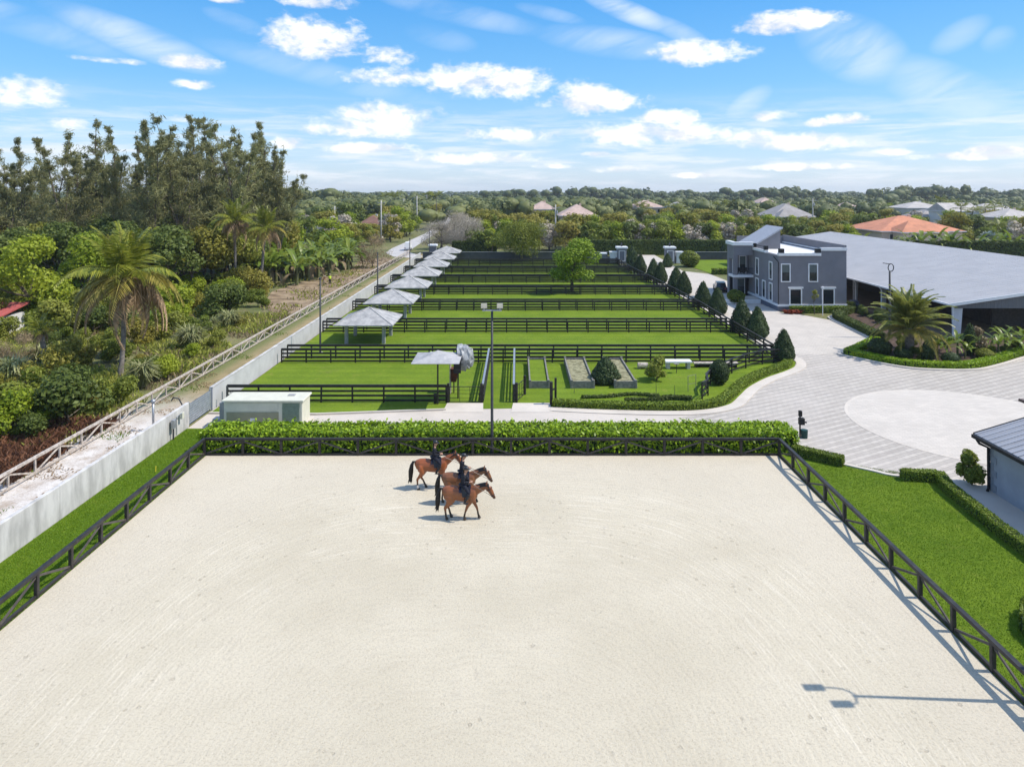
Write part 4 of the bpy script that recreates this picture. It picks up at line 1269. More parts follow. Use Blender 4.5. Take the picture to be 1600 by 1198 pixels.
M_tile = {'orange': tile_mat('terracotta_tiles', (0.62, 0.25, 0.135)), 'pink': tile_mat('pink_tiles', (0.55, 0.40, 0.33)), 'grey': tile_mat('grey_tiles', (0.36, 0.33, 0.31)),
          'dark': tile_mat('dark_shingles', (0.10, 0.105, 0.12)), 'brown': tile_mat('brown_tiles', (0.23, 0.12, 0.085)), 'pale': tile_mat('pale_tiles', (0.50, 0.46, 0.42))}
M_hw = {'w': paint('house_white', (0.66, 0.65, 0.62), .85, .06), 'p': paint('house_peach', (0.62, 0.49, 0.39), .85, .06), 'g': paint('house_pale_grey', (0.48, 0.48, 0.48), .85, .06)}


def hip_house(label, x0, x1, y0, depth, ez, rz_, tile, wm, gable=False, rz=0, wing=None, ov=.7):
    h = thing('house', label, 'house', ((x0 + x1) / 2, y0, 0), rz, 'houses beyond the wall')
    w_ = (x1 - x0) / 2
    h['half'] = w_; h['eave'] = ez
    parts = [(-w_, w_, 0, depth, ez, rz_)]
    if wing: parts.append((wing[0], wing[1], -wing[2], 2, ez, wing[3]))
    for i, (a, b_, c_, d_, e_, r_) in enumerate(parts):
        MB().box(a, b_, c_, d_, -.1, e_ - .02 * i).build('wall', M_hw[wm], h)
        A, B, C, D = a - ov, b_ + ov, c_ - ov, d_ + ov
        lx, ly = (B - A), (D - C)
        rf_ = MB()
        if gable:
            my = (C + D) / 2
            rf_.add([(A, C, e_), (B, C, e_), (B, D, e_), (A, D, e_), (A, my, r_), (B, my, r_)], [(0, 1, 5, 4), (2, 3, 4, 5), (1, 2, 5), (3, 0, 4), (3, 2, 1, 0)])
        elif lx >= ly:
            k_ = ly / 2
            rf_.add([(A, C, e_), (B, C, e_), (B, D, e_), (A, D, e_), (A + k_, (C + D) / 2, r_), (B - k_, (C + D) / 2, r_)], [(0, 1, 5, 4), (1, 2, 5), (2, 3, 4, 5), (3, 0, 4), (3, 2, 1, 0)])
        else:
            k_ = lx / 2
            rf_.add([(A, C, e_), (B, C, e_), (B, D, e_), (A, D, e_), ((A + B) / 2, C + k_, r_), ((A + B) / 2, D - k_, r_)], [(0, 1, 4), (1, 2, 5, 4), (2, 3, 5), (3, 0, 4, 5), (3, 2, 1, 0)])
        ro = rf_.build('roof', M_tile[tile], h)
        fa = MB(); fa.box(A, B, C, C + .08, e_ - .25, e_ - .01); fa.box(A, A + .08, C + .08, D, e_ - .25, e_ - .01); fa.build('fascia', M_trim, ro)
        n_ = max(1, int((b_ - a) / 4.5))
        for k in range(n_):
            xx = a + (b_ - a) * (k + .5) / n_
            wi = MB().box(xx - .65, xx + .65, c_ - .05, c_ - .012, ez - 2.3, ez - .8).build('window', M_trim, h)
            MB().box(xx - .55, xx + .55, c_ - .07, c_ - .052, ez - 2.2, ez - .9).build('pane', M_glass, wi)
    MB().cbox((w_ * .2, depth * .5, ez), (.8, .6, rz_ - ez + .3)).build('chimney', M_hw[wm], h)
    return h


def at(px, d): return (px - VPX) * d / FPX


def zz(py, d): return CAM_H - (py - VPY) * d / FPX


hip_house('house with a large terracotta orange hip roof behind the barn', at(1360, 190), at(1482, 190), 184, 20, zz(361, 184), zz(337, 194), 'orange', 'p', wing=(-8, 3, 5, 8.0))
hip_house('white gabled two-storey house behind the terracotta roof', at(1482, 250), at(1530, 250), 250, 12, zz(330, 250), zz(317, 256), 'pale', 'w', gable=True)
hip_house('pale-roofed house left of the white gabled house', at(1418, 300), at(1478, 300), 300, 16, zz(325, 300), zz(315, 308), 'pale', 'w')
hip_house('low grey-roofed house under the palms behind the terracotta roof', at(1440, 262), at(1478, 262), 262, 12, zz(338, 262), zz(327, 268), 'grey', 'g')
hip_house('peach-roofed house at the right edge of the view', at(1568, 235), at(1640, 235), 235, 16, zz(340, 235), zz(326, 243), 'pale', 'p')
hip_house('pale house among the far trees near the right edge', at(1530, 330), at(1590, 330), 330, 14, zz(328, 330), zz(318, 337), 'pale', 'w')
hip_house('house with jagged grey-brown tile roofs behind the grey office house', at(1205, 265), at(1266, 265), 262, 18, zz(338, 262), zz(318, 271), 'grey', 'p', wing=(-7, 1, 4, 9.2))
hip_house('distant house with pinkish roof above the grey office house', at(1188, 380), at(1213, 380), 380, 14, zz(317, 380), zz(309, 387), 'pink', 'p')
hip_house('distant low pale house right of the tall power pole', at(1318, 380), at(1338, 380), 380, 10, zz(323, 380), zz(316, 385), 'pink', 'w')
hip_house('pink-roofed house left of the slim pole behind the paddock tree', at(828, 290), at(868, 290), 290, 14, zz(327, 290), zz(314, 297), 'pink', 'p')
hip_house('broad pink-tiled house right of the slim pole behind the paddock tree', at(876, 250), at(932, 250), 250, 16, zz(337, 250), zz(319, 258), 'pink', 'p', wing=(-4, 5, 4, 8))
hip_house('peach-roofed house among the trees above the entrance', at(986, 300), at(1038, 300), 300, 14, zz(324, 300), zz(313, 307), 'pink', 'p')
hip_house('small peach house right of the entrance among palms', at(1052, 330), at(1070, 330), 330, 12, zz(323, 330), zz(316, 336), 'pale', 'p')
hip_house('small white cottage with dark grey gable roof left of the road', at(472, 205), at(500, 205), 205, 7, zz(364, 205), zz(355, 208), 'dark', 'w', gable=True)
hip_house('pale blue-white house with brown roof beside the left power poles', at(562, 232), at(596, 232), 232, 12, zz(350, 232), zz(336, 238), 'brown', 'w')
x_, y_ = G(18, 512)
t_ = thing('garden_shed', 'white tin shed with red roof half hidden in the left thicket', 'shed', (-59.8, 76.5, 0))
MB().box(-3.2, 3.2, -2, 2, 0, 2.1).build('wall', M_hw['w'], t_)
MB().loft([[(-3.5, -2.3, 2.1), (3.5, -2.3, 2.1), (3.5, -2.3, 2.25), (-3.5, -2.3, 2.25)], [(-3.5, 2.3, 3.0), (3.5, 2.3, 3.0), (3.5, 2.3, 3.15), (-3.5, 2.3, 3.15)]]).build('roof', paint('red_sheet', (0.42, 0.10, 0.09), .6), t_)

# ------------------------------------------------------------------ power poles and lines
POLES = [(523, 369, 322, 'left of the road in front of the dark palms'), (559, 356, 318, 'beside the brown-roofed house'), (595.5, 381, 313, 'tallest beside the concrete road'), (631, 346, 310, 'second from the road end, by the green tree'),
         (651.5, 362, 306, 'right at the far bend of the road'), (667, 333, 304, 'thin and distant beside the royal palms'), (868, 387, 320, 'behind the paddock tree, before the pink roofs'), (1270, 368, 310, 'tall, behind the barn roof'),
         (1263.5, 369, 344, 'short, beside the tall pole behind the barn roof'), (1566, 358, 319, 'beside the silver palm near the right edge')]
PT = []
for px_, pb_, pt_, l in POLES:
    x_, y_ = G(px_, pb_)
    h_ = (pb_ - pt_) * y_ / FPX
    t_ = thing('power_pole', f'weathered power pole {l}', 'power pole', (x_, y_, 0), group='power poles')
    MB().tube([(0, 0, -.5), (0, 0, h_)], [.26, .17], 8).build('pole', M_conc_pole, t_, True)
    if h_ > 7:
        MB().box(-1.1, 1.1, -.06, .06, h_ - .9, h_ - .72).build('crossarm', M_conc_pole, t_)
        for sx in (-1.0, 0, 1.0): MB().tube([(sx, 0, h_ - .72), (sx, 0, h_ - .45)], .07, 6).build('insulator', M_post, t_)
    if px_ in (868, 1270): MB().tube([(.4, -.1, h_ - 2.6), (.4, -.1, h_ - 1.6)], .28, 10).build('transformer', M_metal, t_)
    PT.append(Vector((x_, y_, h_ - .5)))


def wire(label, a, b_, dz=0.0, sag=1.2):
    a, b_ = Vector(a), Vector(b_)
    pts = [a.lerp(b_, k / 12) + Vector((0, 0, dz - sag * 4 * (k / 12) * (1 - k / 12))) for k in range(13)]
    tag(MB().tube(pts, .035, 4).build('power_line', M_pole), label, 'wire', 'power lines')


for dz in (0, -1.0, -2.0):
    wire('sagging wire strung between the two power poles left of the road', PT[0], PT[1], dz)
    wire('sagging wire from the brown-roofed house pole to the road pole', PT[1], PT[2], dz)
    wire('wire running right from the tall pole behind the barn', PT[7], PT[9] + Vector((0, 0, 0)), dz, 2.5)
    wire('wire leaving the silver palm pole out of view', PT[9], PT[9] + Vector((60, -6, 0)), dz, 1.5)
# ------------------------------------------------------------------ vehicles
def car(name, label, loc, rz, body, van=False):
    c_ = thing(name, label, 'van' if van else 'car', loc, rz)
    h1, h2 = (1.0, 2.1) if van else (.85, 1.45)
    bm_ = MB()
    bm_.loft([[(-2.2, -.85, .32), (2.2, -.85, .32), (2.2, .85, .32), (-2.2, .85, .32)], [(-2.25, -.9, .6), (2.25, -.9, .6), (2.25, .9, .6), (-2.25, .9, .6)], [(-2.2, -.86, h1), (2.1, -.86, h1), (2.1, .86, h1), (-2.2, .86, h1)]])
    bo = bm_.build('body', body, c_)
    x0, x1 = (-2.15, 1.2) if van else (-1.7, .8)
    MB().loft([[(x0, -.80, h1), (x1 + .5, -.80, h1), (x1 + .5, .80, h1), (x0, .80, h1)], [(x0 + .25, -.66, h2), (x1 - .2, -.66, h2), (x1 - .2, .66, h2), (x0 + .25, .66, h2)]]).build('cabin', M_glass if not van else body, c_)
    MB().box(x0 + .25, x1 - .2, -.68, .68, h2, h2 + .06).build('roof', body, c_)
    for sx in (-1.35, 1.35):
        for sy in (-.82, .82):
            wh = MB().tube([(sx, sy - .1, .33), (sx, sy + .1, .33)], .33, 14).build('wheel', M_dark, c_)
            MB().tube([(sx, sy - .115, .33), (sx, sy + .115, .33)], .18, 10).build('rim', M_metal, wh)
    for sy in (-.6, .6): MB().box(2.18, 2.27, sy - .16, sy + .16, .62, .76).build('headlight', M_trim, c_); MB().box(-2.27, -2.19, sy - .16, sy + .16, .66, .8).build('tail_light', paint('red_lens', (.3, .01, .01), .3), c_)
    return c_


car('parked_van', 'white van on the concrete road beyond the far shelters', (-29.4, 184, 0), R(95), M_trim, True)
car('parked_car', 'dark car parked beside the balcony wing of the grey house', (32.4, 109.0, 0), R(80), paint('car_black', (.02, .022, .028), .25, spec=.6))
# ------------------------------------------------------------------ plant materials
L_dark = leafm('leaf_dark', (0.055, 0.085, 0.016), (0.150, 0.190, 0.038), (0.115, 0.140, 0.030), .35)
L_mid = leafm('leaf_mid', (0.100, 0.145, 0.018), (0.250, 0.300, 0.042), (0.220, 0.210, 0.040), .38)
L_bright = leafm('leaf_bright', (0.140, 0.205, 0.010), (0.320, 0.390, 0.028), (0.260, 0.285, 0.028), .4)
L_olive = leafm('leaf_olive', (0.135, 0.145, 0.020), (0.310, 0.295, 0.046), (0.250, 0.205, 0.042), .35)
L_pine = leafm('leaf_pine', (0.120, 0.128, 0.052), (0.320, 0.305, 0.125), (0.200, 0.200, 0.080), .35)
L_hedge = leafm('leaf_hedge', (0.100, 0.175, 0.008), (0.290, 0.400, 0.022), None, .32, .38)
L_trim = leafm('leaf_trimmed', (0.065, 0.105, 0.010), (0.185, 0.235, 0.022), None, .2)
L_trimd = leafm('leaf_trimmed_dark', (0.040, 0.062, 0.014), (0.110, 0.140, 0.028), None, .2)
L_topi = leafm('leaf_topiary', (0.023, 0.042, 0.015), (0.073, 0.102, 0.033), None, .1)
L_palm = leafm('leaf_palm', (0.095, 0.125, 0.014), (0.250, 0.255, 0.032), None, .3, .4)
L_yel = leafm('leaf_palm_yellow', (0.17, 0.16, 0.03), (0.33, 0.27, 0.06), None, .25, .5)
L_deadp = leafm('leaf_palm_dead', (0.17, 0.105, 0.055), (0.34, 0.235, 0.13), None, .15)
L_banana = leafm('leaf_banana', (0.085, 0.140, 0.014), (0.205, 0.285, 0.034), (0.160, 0.180, 0.028), .35, .35)
L_date = leafm('leaf_date_palm', (0.105, 0.135, 0.028), (0.270, 0.270, 0.055), None, .3, .35)
L_dry = leafm('leaf_dry', (0.16, 0.115, 0.065), (0.31, 0.24, 0.14), (0.22, 0.16, 0.09), .2)
L_bare = leafm('twig_grey', (0.26, 0.225, 0.175), (0.46, 0.41, 0.34), (0.34, 0.29, 0.22), .15)
L_cane = leafm('leaf_cane', (0.16, 0.18, 0.055), (0.38, 0.37, 0.18), None, .3)
L_red = leafm('leaf_red', (0.16, 0.03, 0.015), (0.30, 0.07, 0.03), None, .2)
L_silver = leafm('leaf_silver', (0.22, 0.27, 0.23), (0.36, 0.42, 0.38), None, .1)
L_far = leafm('leaf_far', (0.075, 0.095, 0.032), (0.190, 0.200, 0.066), None, .2)
L_brown = leafm('leaf_brown_weed', (0.091, 0.042, 0.024), (0.194, 0.090, 0.048), None, .15)
L_grass = leafm('blade_grass', (0.085, 0.165, 0.010), (0.170, 0.265, 0.020), None, .35)
M_bark = paint('bark', (0.13, 0.105, 0.08), .9, .3, 3.0, .5)
M_palmbark = paint('palm_bark', (0.20, 0.175, 0.15), .9, .3, 4.0, .5)
M_core = paint('inner_shade_leaves', (0.020, 0.036, 0.010), .9, .4, 3.0, .6)  # solid fill colour: the shade inside the foliage painted in


def rvar(n, rng, lo=0, hi=1): return rng.uniform(lo, hi, n)


def limbs(h, blobs, rng, r0, split=.35):
    paths = []
    lean = rng.normal(0, .03 * h, 2)
    top = np.array([lean[0], lean[1], h * split])
    paths.append(([(0, 0, -.2), (lean[0] * .4, lean[1] * .4, h * split * .5), tuple(top)], [r0 * 1.25, r0, r0 * .8]))
    for b in blobs[:9]:
        c = np.array(b[:3]); mid = (top + c) / 2 + rng.normal(0, .04 * h, 3)
        paths.append(([tuple(top), tuple(mid), tuple(c)], [r0 * .6, r0 * .38, r0 * .12]))
    return tubes_np(paths, 6)


def crown_blobs(rng, h, w, n, base=.35, flat=.8):
    out = []
    for i in range(n):
        a = rng.uniform(0, 2 * PI); q = math.sqrt(rng.random())
        z = base + (1 - base) * rng.uniform(.12, .92)
        sh = math.sqrt(max(0.05, 1 - ((z - base) / (1 - base) * 1.55 - .62) ** 2))
        r = w * rng.uniform(.24, .42)
        out.append((math.cos(a) * q * (w - r) * sh, math.sin(a) * q * (w - r) * sh, h * z, r, r, r * flat))
    return out


def leafy(name, seed, h, w, nb, nl, ls, mat, base=.35, flat=.8, r0=.18, aspect=.62, inner=.5, shade=None, split=.35, up=.25, bark=None, scat=.55):
    """trunk mesh and crown mesh"""
    rng = np.random.default_rng(seed)
    bl = crown_blobs(rng, h, w, nb, base, flat)
    P, d = blob_points(bl, nl, rng, inner)
    P[:, 2] = np.maximum(P[:, 2], .08)
    N = unit(d * .9 + rng.normal(0, scat, d.shape) + [0, 0, up])
    V, F = leaves(P, N, ls * rng.uniform(.6, 1.35, nl), aspect, rng=rng)
    cm_ = arr_mesh(name + '_crown', V, F, [mat], None, rvar(len(F), rng))
    tv, tf = limbs(h, bl, rng, r0, split)
    tm = arr_mesh(name + '_trunk', tv, tf, [bark or M_bark])
    return tm, cm_


def one_mesh(name, pair):
    """trunk and crown as one mesh with two slots (small in the picture)"""
    tm, cm_ = pair
    def arr(me):
        V = np.empty(len(me.vertices) * 3, np.float32); me.vertices.foreach_get('co', V)
        F = np.empty(len(me.loops), np.int32); me.loops.foreach_get('vertex_index', F)
        return V.reshape(-1, 3), F.reshape(-1, 4)
    tv, tf = arr(tm); cv_, cf = arr(cm_)
    V, F = join_np([(tv, tf), (cv_, cf)])
    var = np.empty(len(cf), np.float32); cm_.attributes['v'].data.foreach_get('value', var)
    return arr_mesh(name, V, F, [cm_.materials[0], tm.materials[0]], np.r_[np.ones(len(tf)), np.zeros(len(cf))], np.r_[np.full(len(tf), .5), var])


def plant_tree(name, label, cat, pair, loc, s=1.0, rz=None, group=None, stem='trunk', leaf='crown', z=0.0):
    t_ = thing(name, label, cat, (loc[0], loc[1], z), rz if rz is not None else random.uniform(0, 6.28), group)
    t_.scale = s if isinstance(s, tuple) else (s, s, s)
    link(stem, pair[0], t_); link(leaf, pair[1], t_)
    return t_


random.seed(11)
# prototypes --------------------------------------------------------------
T_broad = [leafy('broadleaf', 20 + i, 9.0, 4.4, 15, 4200, .42, m) for i, m in enumerate((L_mid, L_dark, L_mid, L_olive))]
T_bright = [leafy('brightleaf', 30 + i, 9.0, 4.6, 13, 5200, .36, L_bright, .25) for i in range(2)]
T_bush = [leafy('bush', 40 + i, 3.0, 2.6, 10, 3600, .26, m, .1, .85, .06, split=.15) for i, m in enumerate((L_mid, L_dark, L_bright, L_olive, L_mid))]
T_bare = [leafy('bare', 50 + i, 7.5, 5.6, 18, 9500, .36, L_bare, .30, .75, .2, .16, .25) for i in range(2)]
T_drybush = leafy('drybush', 57, 3.4, 2.6, 10, 2600, .30, L_dry, .1, .85, .06, .14, .2, split=.15)
T_dense = leafy('dense', 60, 8.2, 4.1, 17, 8500, .32, leafm('leaf_paddock_tree', (0.085, 0.140, 0.010), (0.225, 0.300, 0.024), None, .35), .28, .85, .22)
L_round = leafm('leaf_round_tree', (0.105, 0.135, 0.016), (0.235, 0.255, 0.036), None, .35)
T_olive = leafy('rounded', 62, 8.8, 7.4, 26, 15000, .34, L_round, .22, .8, .26, .5, .6)


def casuarina(seed, h, w):
    """tall feathery tree: rising branches hung with thin needle sprays, thinning into pointed plumes"""
    rng = np.random.default_rng(seed)
    paths = []; P = []; N = []
    nlead = rng.integers(3, 5)
    tips = []
    for k in range(nlead):
        a = rng.uniform(0, 2 * PI); hh = h * (1.0 if k == 0 else rng.uniform(.72, .98))
        off = np.array([math.cos(a), math.sin(a)]) * w * (.10 + .40 * k / nlead)
        z0 = h * rng.uniform(.12, .3) if k else 0
        pts = [(off[0] * t * .9 + rng.normal(0, .12), off[1] * t * .9 + rng.normal(0, .12), z0 + (hh - z0) * t) for t in np.linspace(0, 1, 7)]
        ln_ = rng.normal(0, .075 * h, 2)
        pts = [(p_[0] + ln_[0] * (q_ / 6) ** 2, p_[1] + ln_[1] * (q_ / 6) ** 2, p_[2]) for q_, p_ in enumerate(pts)]
        if k == 0: pts[0] = (0, 0, -.2)
        r = .28 if k == 0 else .16
        paths.append((pts, list(np.linspace(r, .02, 7))))
        pts = np.array(pts)
        nb = 22
        for i in range(nb):
            t = rng.uniform(.22, 1.0) if k == 0 else rng.uniform(.2, 1.0)
            q = np.array([np.interp(t, np.linspace(0, 1, 7), pts[:, c]) for c in range(3)])
            L = w * (1.0 - .86 * t) * rng.uniform(.2, 1.05)
            aa = rng.uniform(0, 2 * PI); rise = rng.uniform(.35, 1.4) + .9 * max(0, t - .5)
            d = np.array([math.cos(aa), math.sin(aa), rise]); d /= np.linalg.norm(d)
            e = q + d * L
            paths.append(([tuple(q), tuple((q + e) / 2 + [0, 0, .1 * L]), tuple(e)], [.05, .035, .012]))
            m = int(48 + 60 * rng.random())
            tt = rng.uniform(.25, 1.08, m)
            pp = q + (e - q) * tt[:, None] + rng.normal(0, .10 + .085 * L, (m, 3)) * [1, 1, .9]
            P.append(pp); N.append(rng.normal(size=(m, 3)))
        m = 60
        P.append(pts[-1] + rng.normal(0, 1, (m, 3)) * [.16, .16, .8] - [0, 0, .9]); N.append(rng.normal(size=(m, 3)))
    P = np.concatenate(P); N = unit(np.concatenate(N) * [1, 1, .45])
    V, F = leaves(P, N, rng.uniform(.4, 1.0, len(P)), .13, droop=[0, 0, .9], rng=rng)
    cm_ = arr_mesh('casuarina_crown', V, F, [L_pine], None, rvar(len(F), rng))
    tv, tf = tubes_np(paths, 5)
    return arr_mesh('casuarina_trunk', tv, tf, [M_bark]), cm_


T_cas = [casuarina(70 + i, 24 + (i % 3), 6.2) for i in range(5)]


def frond_mesh(name, L, droop, rise, mat, nl=34, wl=.55, seed=0, width=.075, hang=.35):
    """one feather palm leaf along +x: a curved midrib with rows of leaflets"""
    rng = np.random.default_rng(seed)
    ts = np.linspace(0, 1, 12)
    mid = np.stack([L * ts * (1 - .22 * droop * ts ** 2), np.zeros(12), rise * L * ts - droop * L * ts ** 2.1], 1)
    rv, rf = tubes_np([(mid, list(np.linspace(.045, .010, 12)))], 4)
    V = []; F = []; k = 0
    for i in range(nl):
        t = .14 + .86 * (i + .5) / nl
        p = np.array([np.interp(t, ts, mid[:, c]) for c in range(3)])
        g = np.array([np.interp(min(1, t + .05), ts, mid[:, c]) for c in range(3)]) - p
        g = g / max(np.linalg.norm(g), 1e-6)
        ll = L * .26 * math.sin(min(1, .22 + t * .95) * PI * .92 + .12) * rng.uniform(.85, 1.15) * wl / .55 + .12
        for s in (-1, 1):
            d = g * .62 + np.array([0, s * .9, -hang * rng.uniform(.6, 1.5)])
            d /= np.linalg.norm(d)
            wv = np.cross(d, [0, 0, 1]); wv = wv / max(np.linalg.norm(wv), 1e-6) * width * (.7 + L * .10)
            V += [p - wv * .5, p + d * ll * .5 + wv * .55 , p + d * ll + np.array([0, 0, -.12 * ll]), p + d * ll * .5 - wv * .55]
            F.append((k, k + 1, k + 2, k + 3)); k += 4
    V, F = join_np([(rv, rf), (np.array(V), np.array(F))])
    return arr_mesh(name, V, F, [mat], None, rvar(len(F), rng))


FR_g = [frond_mesh('frond', 4.3, .75, .55, L_palm, seed=i) for i in range(2)]
FR_up = [frond_mesh('frond', 4.0, .35, .35, L_palm, seed=4 + i) for i in range(2)]
FR_y = frond_mesh('frond', 4.3, .95, .45, L_yel, seed=8)
FR_d = frond_mesh('frond', 3.9, .95, .3, L_deadp, seed=9, hang=.9)


def palm_trunk(h, lean, r=.2, curve=.25):
    pts = [(lean * (t ** 1.6) * h + .12 * math.sin(t * 5), curve * math.sin(t * 2.5), h * t) for t in np.linspace(0, 1, 9)]
    V, F = tubes_np([([(0, 0, -.3)] + pts, [r * 1.6, r * 1.45, r * 1.1] + [r] * 6 + [r * 1.05])], 8)
    return arr_mesh('trunk', V, F, [M_palmbark]), pts[-1]


def coconut(label, loc, h, lean, s, seed, nup=9, ng=11, ny=4, nd=8, rz=0, cat='palm'):
    rng = random.Random(seed)
    t_ = thing('coconut_palm', label, cat, (loc[0], loc[1], 0), rz)
    tm, top = palm_trunk(h, lean)
    link('trunk', tm, t_)
    k = 0
    tot = nup + ng + ny + nd
    for kind, n in ((FR_up, nup), (FR_g, ng), (FR_y, ny), (FR_d, nd)):
        for i in range(n):
            me = rng.choice(kind) if isinstance(kind, list) else kind
            o = link('frond', me, t_, top)
            pitch = {0: -rng.uniform(.75, 1.35)}.get(0) if kind is FR_up else rng.uniform(-.55, .15) if kind is FR_g else rng.uniform(-.25, .25) if kind is FR_y else rng.uniform(.0, .75)
            o.rotation_euler = (rng.uniform(-.2, .2), pitch, 2 * PI * (i + rng.uniform(-.3, .3)) / n + k)
            sc = s * rng.uniform(.85, 1.1)
            o.scale = (sc, sc, sc)
        k += .37
    nm = MB()
    for i in range(5):
        a = i * 1.26
        nm.tube([(top[0] + .28 * math.cos(a), top[1] + .28 * math.sin(a), top[2] - .45), (top[0] + .28 * math.cos(a), top[1] + .28 * math.sin(a), top[2] - .15)], [.10, .12], 6)
    tag(nm.build('coconut_cluster', L_yel, t_), kind='stuff')
    return t_


coconut('big ragged coconut palm with yellow and brown fronds beside the wooden fence', (-34.4, 59.2), 8.4, .05, 1.42, 1, 11, 9, 9, 14, R(20))
coconut('coconut palm with hanging brown fronds, left of the pair above the banana plants', (-44.0, 106), 11.3, .02, 1.05, 2, 8, 10, 3, 9)
coconut('coconut palm with orange-yellow lower fronds, right of the pair above the banana plants', (-39.3, 104), 10.2, .11, 1.0, 3, 8, 10, 6, 7)
coconut('small young palm with a thin pale trunk in the left thicket', (-40.0, 57.5), 4.3, -.02, .45, 5, 6, 8, 1, 3)


def royal(label, loc, h, s, seed, group):
    rng = random.Random(seed)
    t_ = thing('royal_palm', label, 'palm', (loc[0], loc[1], 0), group=group)
    tm, top = palm_trunk(h, 0, .16, .02)
    link('trunk', tm, t_)
    for i in range(13):
        o = link('frond', rng.choice(FR_g + FR_up), t_, top)
        o.rotation_euler = (0, rng.uniform(-.9, .15), i * 2.4)
        o.scale = (s, s, s)
    return t_


# banana and bird-of-paradise leaves ------------------------------------------
def paddle(name, L, w, droop, mat, seed):
    rng = np.random.default_rng(seed)
    n = 9
    V = []
    for i in range(n):
        t = i / (n - 1)
        x = L * (t - .18 * droop * t ** 3); z = L * (.95 * t - droop * t ** 2.3) * .75
        ww = 0.03 if t < .22 else w * math.sin(min(1, (t - .18) / .82 + .08) * PI * .95) ** .6 * rng.uniform(.85, 1.08)
        for s in (-1, 0, 1): V.append((x, s * ww, z + (0.12 * ww if s else -.02)))
    F = []
    for i in range(n - 1):
        for s in range(2): F.append((i * 3 + s, i * 3 + s + 1, i * 3 + s + 4, i * 3 + s + 3))
    return arr_mesh(name, np.array(V), np.array(F), [mat], None, rvar(len(F), rng))


PAD = [paddle('leaf', 2.7, .25, .55 + .22 * i, L_banana, i) for i in range(3)]
PAD.append(paddle('leaf', 2.4, .30, 1.2, L_dry, 9))
BSTEM = MB().tube([(0, 0, -.1), (0, 0, 1.0), (.03, 0, 1.9)], [.16, .13, .09], 7).mesh('stem', paint('banana_stem', (0.12, 0.13, 0.05), .7, .3))


def banana(label, loc, s, seed, group, name='banana_plant', nleaf=8, dryl=1):
    rng = random.Random(seed)
    t_ = thing(name, label, 'banana plant', (loc[0], loc[1], 0), rng.uniform(0, 6), group)
    t_.scale = (s, s, s)
    link('stem', BSTEM, t_)
    for i in range(nleaf):
        dr = i >= nleaf - dryl
        o = link('leaf', PAD[3] if dr else rng.choice(PAD[:3]), t_, (0, 0, 1.1 if dr else rng.uniform(1.3, 1.9)))
        o.rotation_euler = (rng.uniform(-.2, .2), rng.uniform(.2, .5) if dr else rng.uniform(-.55, .25), i * 2.4 + rng.uniform(-.3, .3))
    return t_


rb = random.Random(3)
BL = 'green banana plant with long drooping leaves in the big clump beyond the dirt clearing'
BG = 'banana plants in the clump'
for i in range(64):
    u_ = rb.random()
    px_ = rb.uniform(382, 552); py_ = np.interp(px_, [382, 470, 552], [447, 446, 419]) - rb.uniform(0, 26)
    banana(BL, G(px_, py_), rb.uniform(1.3, 1.9), i, BG, nleaf=rb.randint(10, 13), dryl=rb.randint(0, 2))
for i, (px_, py_) in enumerate(((250, 468), (285, 452), (320, 448), (225, 520), (205, 510), (345, 446), (300, 462), (270, 490))):
    banana('banana plant half buried in the thicket behind the big coconut palm', G(px_, py_ + 8), rb.uniform(.8, 1.15), 80 + i, 'banana plants behind the coconut palm')


# cane clumps: tall pale grass -----------------------------------------------
def cane_mesh(seed, h, w, n, mat):
    rng = np.random.default_rng(seed)
    V = []; F = []; k = 0
    for i in range(n):
        a = rng.uniform(0, 2 * PI); q = w * .35 * math.sqrt(rng.random())
        b = np.array([math.cos(a) * q, math.sin(a) * q, 0])
        hh = h * rng.uniform(.5, 1.0); o = np.array([math.cos(a + rng.normal(0, .7)), math.sin(a + rng.normal(0, .7)), 0]) * w * rng.uniform(.3, 1.0)
        ww = np.array([-o[1], o[0], 0]); ww = ww / max(np.linalg.norm(ww), 1e-6) * .045
        p0, p1, p2 = b, b + o * .35 + [0, 0, hh * .75], b + o + [0, 0, hh * rng.uniform(.45, .95)]
        V += [p0 - ww, p0 + ww, p1 + ww * 1.3, p1 - ww * 1.3, p1 - ww * 1.3, p1 + ww * 1.3, p2 + ww * .2, p2 - ww * .2]
        F += [(k, k + 1, k + 2, k + 3), (k + 4, k + 5, k + 6, k + 7)]; k += 8
    return arr_mesh('blades', np.array(V), np.array(F), [mat], None, rvar(len(F), rng))


CANE = [cane_mesh(1, 2.6, 1.5, 420, L_cane), cane_mesh(2, 2.4, 1.4, 420, L_cane)]
for i, (px_, py_, s, l) in enumerate(((297, 545, 1.1, 'pale dry cane clump left of the yellow-green bush by the wooden fence'), (357, 512, 1.0, 'pale dry cane clump beyond the wooden fence, nearest the dirt clearing'),
                                      (222, 604, 1.0, 'cane clump at the foot of the big coconut palm'), (20, 600, 1.1, 'pale cane clump at the left edge of the view'), (325, 520, .8, 'smaller cane clump between the two pale cane clumps'), (60, 570, .9, 'cane clump under the bright thicket tree'))):
    t_ = thing('cane_clump', l, 'cane', (*G(px_, py_), 0)); t_.scale = (s,) * 3
    link('blades', CANE[i % 2], t_, rz=i)
    MB().tube([(0, 0, -.05), (0, 0, .35)], [.35, .22], 9).build('root_stool', M_bark, t_)

